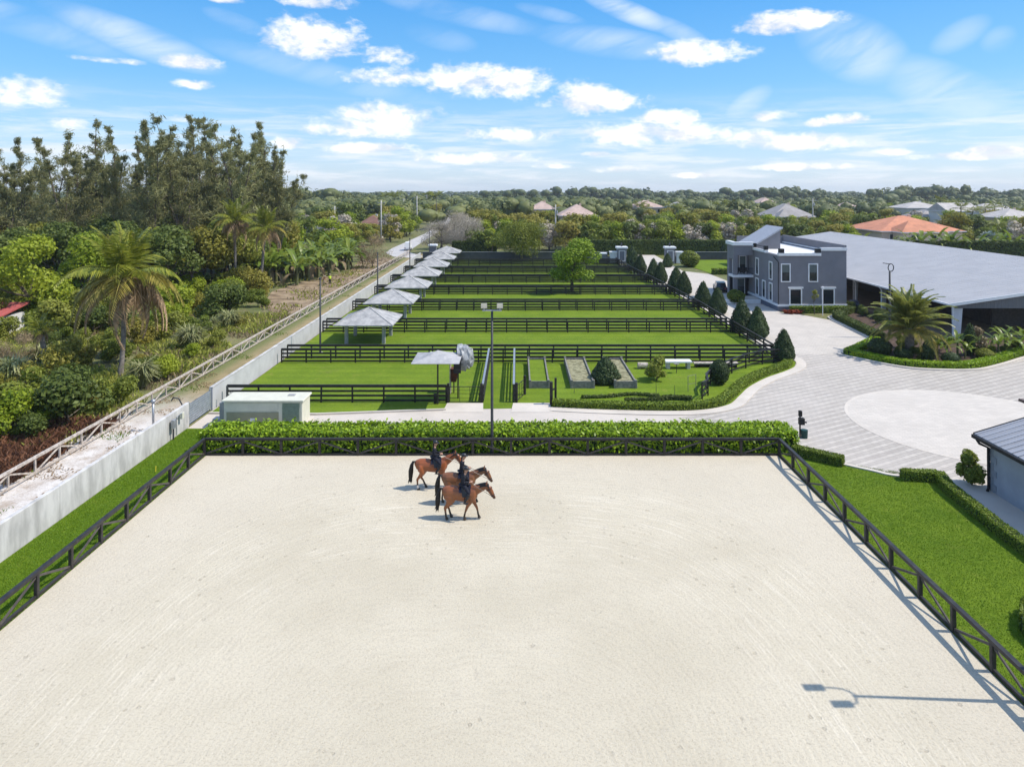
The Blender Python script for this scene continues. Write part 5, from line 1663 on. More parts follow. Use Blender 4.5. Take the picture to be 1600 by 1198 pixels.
# bushes of the overgrown lot ------------------------------------------------
SPOTS = [  # px, py of the base, prototype, scale, label
    (150, 676, 1, 1.35, 'broad dark green shrub mass against the wooden fence, below the watermark-height palm trunk'), (38, 655, 0, 1.05, 'rounded green shrub left of the dark shrub mass'), (178, 634, 0, .7, 'small green shrub right of the dark shrub mass at the fence'),
    (12, 690, 2, .9, 'yellow-green weedy shrub at the left edge beside the fence'), (52, 688, 1, .6, 'dark shrub low beside the fence at left'), (262, 590, 2, .55, 'bright little bush beside the wooden fence under the canes'),
    (300, 560, 2, .42, 'yellow-green bush right of the canes by the fence')]
SPOTS[0] = (112, 664, 1, 1.2, 'broad dark green shrub mass against the wooden fence in front of the big coconut palm')
for px_, py_, k, s, l in SPOTS:
    plant_tree('shrub', l, 'shrub', T_bush[k], G(px_, py_), (s * 1.15, s * 1.15, s), stem='stems', leaf='foliage')
rb = random.Random(21)


def scatter(n, xr, yr, fn, mind, rng, block=lambda x, y: False):
    pts = []
    tries = 0
    while len(pts) < n and tries < n * 60:
        tries += 1
        x = rng.uniform(*xr); y = rng.uniform(*yr)
        if block(x, y) or any((x - a) ** 2 + (y - b) ** 2 < mind * mind for a, b in pts): continue
        pts.append((x, y)); fn(x, y)
    return pts


def lot_block(x, y):
    if abs(x * FPX / y + VPX + 90) > 900 and y < 40: return True
    if -30.2 < x: return True
    px_, py_ = VPX + x * FPX / y, VPY + CAM_H * FPX / y
    if px_ > 405 and py_ < 500 and py_ > 392: return True
    if px_ > 470 and py_ >= 500: return True          # dirt clearing
    if px_ < -60: return True
    return False


SH_L = ['mid green shrub in the overgrown lot', 'dark glossy shrub in the overgrown lot', 'bright yellow-green shrub in the overgrown lot', 'olive scrubby shrub in the overgrown lot', 'leafy green shrub in the overgrown lot']


def put_bush(x, y):
    k = rb.choice([0, 0, 1, 2, 3, 3, 4])
    s = rb.uniform(.45, 1.0) if y < 75 else rb.uniform(.7, 1.45)
    if x > -36: s *= .6
    plant_tree('shrub', SH_L[k], 'shrub', T_bush[k], (x, y), (s * rb.uniform(.9, 1.3), s * rb.uniform(.9, 1.3), s), group=SH_L[k].replace(' shrub', ' shrubs'), stem='stems', leaf='foliage')


scatter(96, (-85, -30.5), (44, 112), put_bush, 2.7, rb, lot_block)
plant_tree('dry_bush', 'brown leafless bush beside the track at the far end of the clearing', 'bush', T_drybush, G(582, 418), 1.9, stem='stems', leaf='twigs')
plant_tree('dry_bush', 'small dry bush in the thicket behind the young palm', 'bush', T_drybush, G(30, 575), .9, stem='stems', leaf='twigs')
for i, (px_, py_, s, k, l) in enumerate(((45, 512, 1.15, 0, 'bright yellow-green tree at the left edge, nearest of the bright pair'), (128, 490, 1.1, 1, 'bright yellow-green tree behind the young palm, right of the bright pair'), (300, 440, .7, 0, 'bright tree behind the big coconut palm fronds'), (440, 425, .62, 1, 'bright tree behind the banana clump'))):
    plant_tree('leafy_tree', l, 'tree', T_bright[k], G(px_, py_), (s * 1.1, s * 1.1, s * 1.0))
# belt of dark trees under the feathery ones
DK = 'dark broadleaf tree in the belt under the tall feathery trees'


def put_dark(x, y):
    k = rb.choice([0, 1, 1, 3]); s = rb.uniform(.85, 1.25)
    plant_tree('broadleaf_tree', DK, 'tree', T_broad[k], (x, y), (s * 1.1, s * 1.1, s), group='dark trees under the feathery stand')


scatter(56, (-125, -47), (96, 150), put_dark, 5.2, rb, lambda x, y: VPX + x * FPX / y < -50 or VPX + x * FPX / y > 455 or (VPX + x * FPX / y > 390 and y < 118))
CAS = [(5, 205, 0), (38, 222, 1), (68, 226, 2), (98, 222, 3), (128, 205, 4), (152, 190, 0), (185, 204, 1), (212, 218, 2), (238, 190, 3), (262, 198, 4), (284, 180, 0), (306, 186, 1), (330, 190, 2), (352, 192, 3), (376, 192, 4), (398, 205, 0), (420, 198, 1), (436, 232, 2),
       (345, 240, 3), (390, 248, 4), (300, 245, 0), (250, 252, 1), (210, 262, 2), (20, 258, 4), (425, 262, 3), (160, 262, 1), (365, 215, 2), (275, 215, 4)]
ORDN = lambda n: str(n) + ('th' if 10 < n % 100 < 14 else {1: 'st', 2: 'nd', 3: 'rd'}.get(n % 10, 'th'))
for i, (px_, pt_, k) in enumerate(sorted(CAS)):
    d = 118 + (i * 37 % 29) + (8 if pt_ > 235 else 0)
    h_ = zz(pt_, d)
    s = h_ / (24 + k % 3)
    plant_tree('feathery_tree', f'tall wispy feathery tree in the dark stand at left, {ORDN(i + 1)} from the left edge', 'tree', T_cas[k], (at(px_, d), d), (s * 1.2, s * 1.2, s), group='tall feathery trees')

# weeds and ground cover in the overgrown lot -------------------------------------
def tufts(name, label, n, area, mat, hgt, wid, seed, block=None, dens=None):
    rng = np.random.default_rng(seed)
    P = np.stack([rng.uniform(area[0], area[1], n), rng.uniform(area[2], area[3], n)], 1)
    if block is not None: P = P[block(P[:, 0], P[:, 1])]
    n = len(P)
    a = rng.uniform(0, 2 * PI, n); hh = hgt * rng.uniform(.45, 1.25, n); ww = wid * rng.uniform(.6, 1.3, n)
    lean = rng.normal(0, .45, (n, 2)) * hh[:, None]
    b = np.c_[P, np.zeros(n)]
    s = np.c_[np.cos(a) * ww, np.sin(a) * ww, np.zeros(n)]
    t = b + np.c_[lean, hh]
    m_ = b + np.c_[lean * .3, hh * .6]
    V = np.stack([b - s * .5, b + s * .5, m_ + s * .6, t], 1).reshape(-1, 3)
    F = np.arange(4 * n).reshape(n, 4)
    o = link(name, arr_mesh(name, V, F, [mat], None, rvar(n, rng)))
    tag(o, label, None, None, 'stuff')
    return o


pnoise = lambda x, y, s, ph: np.sin(x * s + ph) + np.sin(y * s * 1.3 + ph * 2.1) + np.sin((x + y) * s * .7 + ph * .7)
inview = lambda x, y: (VPX + x * FPX / y > -30)
tufts('weed_cover', 'green weeds covering the overgrown lot', 60000, (-75, -28, 33, 110), leafm('leaf_weed', (0.150, 0.170, 0.022), (0.370, 0.370, 0.080), None, .4), .5, .13, 1, lambda x, y: inview(x, y) & (pnoise(x, y, .55, 1) > -.4) & ~((x > -42) & (y > 88)))
tufts('dry_weeds', 'dry straw-coloured weeds in the overgrown lot', 26000, (-62, -27.6, 33, 105), L_dry, .40, .10, 2, lambda x, y: inview(x, y) & (pnoise(x, y, .5, 4) > .1) & ~((x > -42) & (y > 88)))
tufts('brown_brush', 'dark reddish brown brush beside the wooden fence', 16000, (-32.5, -27.6, 27, 50), L_brown, .55, .09, 3, lambda x, y: inview(x, y) & (y < 47) & (pnoise(x, y, .8, 2) > -1.6))
tufts('track_grass', 'scraps of grass along the service track', 9000, (-27.6, -25.4, 28, 160), L_grass, .16, .05, 4, lambda x, y: inview(x, y) & (pnoise(x, y, .9, 3) > .45))
tufts('litter', 'dead leaves and twigs scattered on the service track', 6000, (-27.4, -23.0, 28, 60), L_deadp, .05, .12, 6, lambda x, y: inview(x, y) & (pnoise(x, y, 1.4, 3) > -.2))
CLX = lambda x, y: (VPX + x * FPX / y > 405) & (x < -28.2)
tufts('clearing_weeds', 'scattered weeds in the dirt clearing', 5200, (-58, -28.2, 82, 150), L_mid, .40, .20, 9, lambda x, y: CLX(x, y) & (pnoise(x, y, .7, 5) > .55))
tufts('clearing_straw', 'dry straw lying in the dirt clearing', 5200, (-58, -28.2, 80, 150), L_dry, .30, .14, 10, lambda x, y: CLX(x, y) & (pnoise(x, y, .6, 2) > .3))
# mown grass close to the camera
tufts('side_grass', 'mown grass of the strip beside the white wall', 90000, (-22.2, -18.8, 19, 45.8), L_grass, .05, .018, 7, lambda x, y: VPX + x * FPX / y > -20)
tufts('lawn_blades', 'mown grass of the right-hand lawn', 150000, (16.0, 24.0, 16, 40.0), leafm('blade_lawn', (0.085, 0.165, 0.010), (0.165, 0.255, 0.018), None, .3), .05, .018, 8, lambda x, y: (VPX + x * FPX / y < 1620) & (y < 42.2 - .9 * np.maximum(0, x - 16) ** .75) & (x < 22.35))
# ------------------------------------------------------------------ hedges
def hedge(name, label, path, w, h, ls, dens, mat, core=M_core, seed=0, rough=.03, closed_ends=True, group=None, aspect=.65):
    """clipped hedge along a polyline: a solid core in inner-shade colour covered with leaves on every face"""
    rng = np.random.default_rng(seed + 100)
    t_ = thing(name, label, 'hedge', (path[0][0], path[0][1], 0), group=group)
    base = np.array([path[0][0], path[0][1]])
    Ps = []; Ns = []
    P = np.array(path, float) - base
    for i in range(len(P) - 1):
        a, b = P[i], P[i + 1]
        L = np.linalg.norm(b - a); d = (b - a) / L; nr = np.array([d[1], -d[0]])
        for face, area in (('top', L * w), ('r', L * h), ('l', L * h)):
            n = int(area * dens)
            if n < 1: continue
            u = rng.uniform(0, L, n); v = rng.random(n)
            jit = rng.normal(0, rough, n) - rough
            wob = .05 * h * (np.sin(u * 2.1 + i) + np.sin(u * 5.3 + 1.3 * i)) * .5
            if face == 'top':
                xy = a + d * u[:, None] + nr * ((v - .5) * w)[:, None]; z = h + jit + wob
                nn = np.tile([0, 0, 1.0], (n, 1))
            else:
                s = 1 if face == 'r' else -1
                xy = a + d * u[:, None] + nr * (s * (w / 2 + jit))[:, None]; z = v * h
                nn = np.tile([nr[0] * s, nr[1] * s, .15], (n, 1))
            Ps.append(np.c_[xy, z]); Ns.append(nn)
    for e, s in ((0, -1), (-1, 1)):
        n = int(w * h * dens)
        d = (P[1] - P[0]) if e == 0 else (P[-1] - P[-2]); d = d / np.linalg.norm(d); nr = np.array([d[1], -d[0]])
        xy = P[e] + nr * ((rng.random(n) - .5) * w)[:, None] + d * (s * np.abs(rng.normal(0, rough, n)))[:, None]
        Ps.append(np.c_[xy, rng.random(n) * h]); Ns.append(np.tile([d[0] * s, d[1] * s, .1], (n, 1)))
    Ps = np.concatenate(Ps); Ns = unit(np.concatenate(Ns) + rng.normal(0, .55, Ps.shape))
    V, F = leaves(Ps, Ns, ls * rng.uniform(.6, 1.4, len(Ps)), aspect, rng=rng)
    link('foliage', arr_mesh('foliage', V, F, [mat], None, rvar(len(F), rng)), t_)
    # core
    rings = []
    for i, p in enumerate(P):
        d = P[min(i + 1, len(P) - 1)] - P[max(i - 1, 0)]; d = d / np.linalg.norm(d); nr = np.array([d[1], -d[0]])
        a_, b_ = p - nr * (w / 2 - ls * .45), p + nr * (w / 2 - ls * .45)
        rings.append([(a_[0], a_[1], -.03), (b_[0], b_[1], -.03), (b_[0], b_[1], h - ls * .5), (a_[0], a_[1], h - ls * .5)])
    MB().loft(rings).build('branches', core, t_)  # solid fill, its dark colour stands for shade between the leaves
    return t_


hedge('leafy_hedge', 'long leafy bright green hedge behind the far arena rail', [(-19.35, 42.75), (17.05, 42.75)], 1.95, 1.22, .23, 210, L_hedge, seed=1, rough=.12, aspect=.5)
hedge('low_hedge', 'clipped low hedge running from the arena corner towards the drive', [(16.75, 41.45), (18.95, 39.75)], .62, .55, .085, 900, L_trim, seed=2)
hedge('low_hedge', 'clipped low hedge bent round the right lawn along the low house walk', [(21.35, 37.85), (23.25, 37.65), (22.85, 36.2), (22.5, 32), (22.2, 24), (22.1, 16)], .55, .55, .085, 800, L_trim, seed=3)
hedge('low_hedge', 'rounded clipped hedge at the right edge of the lawn near the camera', [(18.55, 23.4), (18.6, 24.6), (19.4, 25.6), (20.6, 26.0)], .8, .6, .08, 1100, L_trim, seed=4)
pp = smooth_path([(2.7, 50.75), (6.6, 50.2), (11.2, 49.95), (13.7, 50.3), (15.4, 51.4), (16.7, 53.3), (18.4, 55.9), (20.8, 58.7), (23.2, 60.8), (24.7, 62.4), (25.3, 64.0), (25.2, 65.2)], 3)
hedge('border_hedge', 'low clipped border hedge round the garden along the kerb', pp, .75, .48, .12, 420, L_trim, seed=5)
hedge('border_hedge', 'short wavy hedge row inside the garden, in front of the curved fence', smooth_path([(8.2, 51.6), (10.2, 51.7), (11.6, 52.3), (13.3, 52.1)], 3), .45, .32, .12, 420, L_trimd, seed=6)
hedge('border_hedge', 'second short hedge row inside the garden beside the plant stakes', smooth_path([(5.0, 52.6), (7.0, 52.8), (9.0, 53.4), (11.0, 52.9)], 3), .32, .22, .12, 420, L_trimd, seed=7)
hedge('border_hedge', 'light green clipped hedge bordering the palm bed along the driveway', smooth_path([(38.0, 72.3), (33.4, 67.6), (32.4, 66.7), (33.2, 65.3), (35.0, 62.9), (36.9, 61.85), (40.6, 61.65), (43.9, 63.3), (48.3, 66.2), (56, 71)], 3), .9, .55, .13, 380, L_hedge, seed=8)
hedge('border_hedge', 'dark clipped hedge between courtyard and barn', [(38.9, 73.2), (39.8, 84.2), (40.4, 86.2), (44.3, 90.4)], 1.1, .75, .16, 240, L_trimd, seed=9)
hedge('border_hedge', 'low green hedge in front of the grey office house', [(36.0, 89.7), (43.2, 89.9)], .9, .8, .16, 240, L_trim, seed=10)
hedge('border_hedge', 'low hedge at the far side of the entrance turning circle', [(37.6, 131.2), (74, 131.2)], 1.4, 1.0, .28, 70, L_trim, seed=11)
hedge('tall_hedge', 'tall dark clipped hedge behind the entrance and the perimeter wall', [(18, 171.2), (80, 171.2)], 2.0, 3.6, .42, 38, L_trimd, seed=12)
hedge('tall_hedge', 'tall dark hedge block left of the olive tree behind the rear wall', [(-16, 169.5), (-5.2, 169.5)], 2.0, 3.4, .42, 38, L_trimd, seed=13)
hedge('tall_hedge', 'clipped hedge behind the barn below the terracotta roof', [(93, 158), (150, 158)], 3.0, 4.2, .5, 30, L_trimd, seed=14)
plant_tree('corner_bush', 'loose upright leafy bush at the corner of the low house', 'bush', leafy('cornerbush', 95, 2.0, .85, 16, 3600, .17, L_mid, .04, 1.1, .04, split=.2), (24.75, 37.15), (.95, .95, .95), stem='stems', leaf='foliage')
# red bromeliads and low shrubs in front of the office house
rb = random.Random(9)
for i in range(7):
    t_ = thing('red_plant', 'red-leaved bromeliad in front of the grey office house', 'plant', (35.0 + i * .32, 89.0 + rb.uniform(-.3, .3), 0), rb.uniform(0, 6), 'red bromeliads')
    link('leaves', CANE_RED if i else globals().setdefault('CANE_RED', cane_mesh(31, .7, .55, 40, L_red)), t_)

# ------------------------------------------------------------------ clipped cones and balls
def clipped(seed, h, r, kind, n, ls, mat):
    rng = np.random.default_rng(seed)
    u = rng.random(n)
    if kind == 'cone':
        z = 1 - np.sqrt(u)                    # denser low down
        rad = r * np.minimum(1, 1.28 * (1 - z) ** .72) * (1 - .35 * np.exp(-z * 18))
        z = z * h * .97 + .12
        a = rng.uniform(0, 2 * PI, n)
        rad = rad * (1 + .06 * np.sin(a * 3 + seed) + .05 * np.sin(a * 7 + z * 4)) + rng.normal(0, .035, n)
        P = np.c_[np.cos(a) * rad, np.sin(a) * rad, z]
        N = np.c_[np.cos(a), np.sin(a), np.full(n, r / h)]
    else:
        d = unit(rng.normal(size=(n, 3)))
        rad = 1 + .05 * np.sin(d[:, 0] * 5 + seed) + .04 * np.sin(d[:, 2] * 7) + rng.normal(0, .03, n)
        P = d * rad[:, None] * [r, r, h / 2] + [0, 0, h / 2 + .05]
        N = d
    V, F = leaves(P, unit(N + rng.normal(0, .5, N.shape)), ls * rng.uniform(.6, 1.4, n), .65, rng=rng)
    cr_ = arr_mesh('foliage', V, F, [mat], None, rvar(n, rng))
    rings = []
    for k in range(8):
        t = k / 7
        rr = (r * min(1, 1.28 * max(0.0, 1 - t) ** .72) * (.70 if k == 0 else .90) + .01) if kind == 'cone' else r * .93 * math.sin(max(.04, min(.96, t)) * PI)
        zc = (t * h * .95 + .14) if kind == 'cone' else h * .5 * (1 - .94 * math.cos(t * PI)) + .05
        rings.append([(rr * math.cos(2 * PI * j / 12), rr * math.sin(2 * PI * j / 12), zc) for j in range(12)])
    core = MB().loft(rings).mesh('branches', M_core)  # solid fill behind the leaves, inner shade given as colour
    tr = MB().tube([(0, 0, -.1), (0, 0, h * .5)], [.09, .06], 7).mesh('trunk', M_bark)
    return tr, cr_, core


def put_clipped(name, label, cat, pr, loc, s, group=None):
    t_ = thing(name, label, cat, (loc[0], loc[1], 0), random.uniform(0, 6), group)
    t_.scale = s if isinstance(s, tuple) else (s, s, s)
    link('trunk', pr[0], t_); link('foliage', pr[1], t_); link('branches', pr[2], t_)
    return t_


CONE = [clipped(1, 3.4, 1.12, 'cone', 3600, .17, L_topi), clipped(2, 3.4, 1.15, 'cone', 3600, .17, L_topi)]
CN = ['nearest the driveway', 'second', 'third', 'fourth', 'fifth', 'sixth', 'seventh', 'eighth', 'ninth', 'tenth', 'eleventh']
for i, (x_, y_, s) in enumerate(((25.0, 64.0, .92), (26.2, 74.4, 1.02), (25.5, 77.5, 1.12), (26.0, 88.6, 1.05), (25.7, 94.3, 1.05), (25.7, 105.3, 1.08), (25.2, 108.2, 1.2), (24.9, 118.5, 1.1), (24.5, 122.8, 1.15), (24.0, 133, 1.1), (23.7, 137.5, 1.15), (24.8, 147, 1.2))):
    put_clipped('cone_tree', f'dark clipped cone tree beside the paddock fence, {CN[i] if i < 11 else "farthest, by the entrance pillar"}' + (' from the driveway' if 0 < i < 11 else ''), 'topiary', CONE[i % 2], (x_, y_), (s * .95, s * .95, s), 'clipped cone trees along the drive')
put_clipped('cone_tree', 'small dark cone tree between two raised planters', 'topiary', CONE[1], G(946, 598), (1.0, 1.0, .66))
put_clipped('cone_tree', 'clipped cone tree on the front lawn behind the entrance wall', 'topiary', CONE[0], (49.0, 160.5), 1.3)
put_clipped('cone_tree', 'clipped cone tree beside the right entrance pillar', 'topiary', CONE[0], (31.5, 143.0), .9)
BALL = clipped(5, 2.0, 1.0, 'ball', 2400, .16, L_topi)
BALLG = clipped(6, 2.0, 1.0, 'ball', 2400, .17, L_mid)
put_clipped('round_shrub', 'dark egg-shaped clipped shrub beside the curved fence', 'topiary', BALL, G(1124, 600), (.78, .78, .98))
plant_tree('little_tree', 'open little round green tree on the garden lawn', 'tree', leafy('littletree', 96, 1.75, 1.05, 14, 2600, .17, L_mid, .18, .9, .05, split=.3), G(1026, 594), 1.12)
put_clipped('round_shrub', 'bushy green shrub beside the right entrance pillar', 'shrub', BALLG, (36.4, 144), (2.0, 2.0, 1.6))
put_clipped('round_shrub', 'low olive bush by the drive in front of the balcony wing', 'shrub', BALLG, (31.2, 97.5), (1.2, 1.2, .9))
put_clipped('round_shrub', 'clipped ball shrub at the left end of the palm bed', 'topiary', BALL, G(1375, 557), (1.0, 1.0, .85))
put_clipped('round_shrub', 'low dome shrub below the date palm', 'topiary', BALL, G(1412, 562), (.75, .75, .5))
put_clipped('round_shrub', 'flat dome shrub behind the middle of the bed hedge', 'topiary', BALL, G(1486, 570), (.85, .75, .55))
put_clipped('round_shrub', 'pale dome shrub in the right part of the palm bed', 'topiary', BALLG, G(1539, 562), (.8, .75, .5))
COLM = clipped(7, 2.0, .55, 'ball', 1500, .15, L_topi)
put_clipped('column_shrub', 'slim upright dark shrub in the middle of the palm bed', 'shrub', COLM, G(1449, 567), (1.0, 1.0, .95))
put_clipped('column_shrub', 'tall slim dark shrub left of the reddish croton', 'shrub', COLM, G(1515, 556), (.9, .9, 1.45))
CROT = leafy('croton', 91, 2.4, .9, 8, 900, .2, L_dry, .15, .9, .05, .5, split=.2)
plant_tree('croton', 'reddish tan croton shrub in the palm bed', 'shrub', CROT, G(1530, 556), 1.15, stem='stems', leaf='foliage')
# date palm
FD = [frond_mesh('frond', 4.9, .58, .66, L_date, 48, .34, 20 + i, .075, .12) for i in range(2)]
FDY = frond_mesh('frond', 4.7, .75, .5, L_yel, 46, .34, 23, .07, .2)
t_ = thing('date_palm', 'big arching date palm with yellowing lower fronds in front of the barn', 'palm', (*G(1421, 556), 0))
tm = MB().tube([(0, 0, -.1), (0, 0, .8), (0, 0, 1.6), (0, 0, 2.3), (0, 0, 2.7)], [.42, .40, .42, .55, .35], 10).build('trunk', M_palmbark, t_, True)
rb = random.Random(4)
for i in range(60):
    tier = i / 60
    o = link('frond', FDY if i >= 48 else rb.choice(FD), t_, (0, 0, 2.5))
    o.rotation_euler = (rb.uniform(-.15, .15), -1.10 + 1.35 * tier + rb.uniform(-.12, .12), i * 2.39996)
    s = rb.uniform(.88, 1.08); o.scale = (s, s, s)
# broad-leaved clumps in the bed
for i, (px_, py_, s) in enumerate(((1480, 560, .85), (1496, 556, .95), (1465, 558, .75), (1508, 560, .7), (1560, 556, .9), (1578, 553, 1.0), (1594, 552, .9), (1545, 556, .7), (1570, 545, .9), (1604, 548, 1.0))):
    banana('lush low plant with drooping green blades in the palm bed' if i < 4 else 'lush green plant with pale drooping blades at the right of the palm bed', G(px_, py_), s * .78, 200 + i, 'lush bed plants, middle' if i < 4 else 'lush bed plants, right', 'lush_plant', 12, 0)
rb = random.Random(14)
for i in range(13):
    px_ = rb.uniform(1390, 1600); py_ = rb.uniform(540, 562)
    s = rb.uniform(.28, .5)
    plant_tree('bed_shrub', 'small dark shrub in the planting bed before the barn', 'shrub', T_bush[1 if i % 2 else 0], G(px_, py_), s, group='small bed shrubs', stem='stems', leaf='foliage')
for i, y in enumerate(np.arange(76, 97, 2.2)):
    s = rb.uniform(.35, .55)
    plant_tree('barn_shrub', 'dark low shrub along the shaded open side of the barn', 'shrub', T_bush[1], (44.6 + rb.uniform(-.6, .6), y), s, group='shrubs along the barn side', stem='stems', leaf='foliage')
plant_tree('sapling', 'slim sapling with white blossom in front of the grey office house', 'tree', leafy('sapling', 93, 3.2, .75, 6, 500, .16, L_mid, .55, 1, .04, split=.5), (38.6, 88.6), .95)
t_ = thing('path_lamp', 'thin pale pole beside the blossoming sapling', 'lamp post', (39.2, 87.6, 0))
MB().tube([(0, 0, 0), (0, 0, 3.4)], .05, 6).build('pole', M_trim, t_); MB().cbox((0, 0, 3.4), (.25, .25, .3)).build('lamp_head', M_trim, t_)
# paddock tree
plant_tree('paddock_tree', 'leafy bright green tree standing alone in the paddocks', 'tree', T_dense, (8.6, 107.5), (1.22, 1.22, .94), R(40))
plant_tree('bare_shrub', 'grey leafless shrub between the paddock tree and the entrance', 'shrub', T_drybush, (12.4, 153), 1.25, stem='stems', leaf='twigs')
plant_tree('olive_tree', 'wide rounded olive-green tree in front of the rear wall', 'tree', T_olive, (1.0, 155.5), (1.0, 1.0, .98))
for i, (px_, d, s, l) in enumerate(((688, 176, 1.05, 'left of the two bare trees'), (730, 174, 1.12, 'right of the two bare trees'), (710, 190, 1.3, 'behind the two bare trees'))):
    plant_tree('bare_tree', 'broad leafless grey-brown tree beyond the far shelters, ' + l, 'tree', T_bare[i % 2], (at(px_, d), d), (s * 1.05, s * 1.05, s))

# ------------------------------------------------------------------ trees beyond the wall
FAR_M = [one_mesh('tree', leafy('far', 110 + i, 8.0, 4.3, 12, 1900, .58, m, .15, .85, .2, scat=.3)) for i, m in enumerate((L_mid, L_dark, L_olive, L_bright, L_olive, L_bare))]
FLAB = ['mid green tree in the woods beyond the paddocks', 'dark green tree in the woods beyond the paddocks', 'olive green tree in the woods beyond the paddocks', 'bright green tree in the woods beyond the paddocks', 'olive yellow tree in the woods beyond the paddocks', 'bare grey tree in the woods beyond the paddocks']
HOUSES = [(o.location.x, o.location.y, o['half'], o['eave']) for o in COL.objects if o.name.split('.')[0] == 'house']
rb = random.Random(77)


def far_block(x, y):
    px_ = VPX + x * FPX / y
    if px_ < 440 or px_ > 1680: return True
    if -39 < x < -24 and y < 430: return True
    if 170 < y < 181: return True
    if 26 < x < 36 and y < 182: return True
    if x > 44 and y < 160: return True
    return any(abs(x - hx) < hw + 3 and -4 < y - hy < 24 for hx, hy, hw, ez in HOUSES)


def roof_limit(x, y):
    """tree height that leaves the roofs behind it in sight"""
    lim = 99.0
    for hx, hy, hw, ez in HOUSES:
        if hy > y and abs(x / y - hx / hy) < (hw + 2.5) / hy: lim = min(lim, CAM_H - (CAM_H - ez - .3) * y / hy)
    return lim


def put_far(x, y):
    k = rb.choices(range(6), (5, 4, 5, 4, 3, 3))[0]
    s = min(rb.uniform(.75, 1.15), roof_limit(x, y) / 8.3)
    if s < .3: return
    w_ = max(s, .7) * 1.2
    o = link('woodland_tree', FAR_M[k], None, (x, y, 0), rb.uniform(0, 6), (w_, w_, s))
    tag(o, FLAB[k], 'tree', FLAB[k].replace(' tree', ' trees'))


pts_ = scatter(165, (-75, 190), (181, 262), put_far, 5.4, rb, far_block)
pts_ = scatter(150, (-130, 330), (262, 400), put_far, 7.0, rb, far_block)
pts_ = scatter(34, (-110, -39), (150, 262), put_far, 6.0, rb, lambda x, y: VPX + x * FPX / y < 440 or VPX + x * FPX / y > 690 or (abs(VPX + x * FPX / y - 488) < 26 and y < 206) or (abs(VPX + x * FPX / y - 580) < 22 and y < 234))
LINE = [(742, 171.5, .78, 1), (768, 168, .82, 0), (835, 184, .95, 2), (858, 183, .9, 5), (885, 182, .92, 2), (905, 184, .9, 1), (930, 183, 1.0, 0), (960, 183, .92, 3), (985, 186, .95, 0), (1010, 184, .9, 5), (1035, 183, 1.0, 3), (1060, 184, .95, 3), (1085, 183, .85, 5), (1110, 184, .9, 3), (1135, 184, .92, 5), (1160, 183, .85, 0), (1185, 183, 1.08, 4), (1215, 184, 1.0, 4), (1240, 183, .95, 1), (1300, 186, .8, 2), (1330, 186, .8, 3), (790, 200, 1.1, 4), (770, 215, 1.2, 4), (750, 205, 1.1, 2)]
for px_, d, s, k in LINE:
    o = link('roadside_tree', FAR_M[k], None, (at(px_, d), d, 0), px_ % 6, (s * 1.2, s * 1.2, s))
    tag(o, ['mid green', 'dark green', 'olive green', 'bright green', 'olive yellow', 'bare grey'][k] + ' tree of the row just behind the perimeter wall', 'tree', ['mid green', 'dark green', 'olive green', 'bright green', 'olive yellow', 'bare grey'][k] + ' roadside trees')
# broad dark trees left of the road
for px_, d, s, k, l in ((545, 255, 1.5, 1, 'big dark tree behind the left power poles'), (503, 262, 1.3, 1, 'dark tree left of the power poles'), (618, 240, 1.25, 3, 'bright rounded tree beside the concrete road'), (640, 250, 1.0, 3, 'smaller bright tree at the bend of the road'), (600, 275, 1.2, 4, 'yellowish tree behind the road pole'), (470, 190, 1.1, 0, 'green tree behind the banana clump, left of the cottage'), (565, 196, .85, 0, 'leafy green tree right of the banana clump'), (548, 178, .75, 0, 'green bushy tree above the bare brown bush'), (536, 214, .9, 1, 'dark clump of foliage between cottage and pole')):
    o = link('large_tree', FAR_M[k], None, (at(px_, d), d, 0), px_ % 6, (s * 1.2, s * 1.2, s)); tag(o, l, 'tree')
for i, (px_, d, h_) in enumerate(((682, 300, 15.5), (617, 380, 15), (668, 420, 15.5), (602, 400, 14.5), (1502, 235, 12), (1520, 238, 10.5), (1555, 260, 12), (1128, 300, 11.5), (1142, 310, 11), (1160, 300, 10.5), (1106, 305, 10.8), (1050, 300, 10.5), (1060, 290, 10), (1010, 280, 10.5), (1000, 300, 11), (905, 300, 11), (1560, 190, 8.0), (1478, 205, 8.5), (1490, 300, 12), (1470, 320, 13), (1540, 250, 11), (1590, 250, 10))):
    royal('feather palm rising among the far trees and houses', (at(px_, d), d), h_ - 2.0, 1.15 if d > 280 else .95, 300 + i, 'palms among the houses')
t_ = thing('silver_palm', 'silvery blue fan palm beside the power pole near the right edge', 'palm', (at(1545, 176), 176, 0))
link('trunk', palm_trunk(3.2, 0, .25, .02)[0], t_)
FS = frond_mesh('frond', 2.6, .3, .45, L_silver, 16, 1.2, 50, .22, .1)
for i in range(22):
    o = link('frond', FS, t_, (0, 0, 3.2)); o.rotation_euler = (0, -1.2 + 1.5 * i / 22, i * 2.4)
for i in range(34):
    px_ = 1330 + i * 9 + rb.uniform(-4, 4)
    banana('low green palm clump behind the barn roof', (at(px_, 160), 160 + rb.uniform(-2, 4)), rb.uniform(1.3, 2.1), 400 + i, 'palm clumps behind the barn', 'palm_clump', 7, 0)

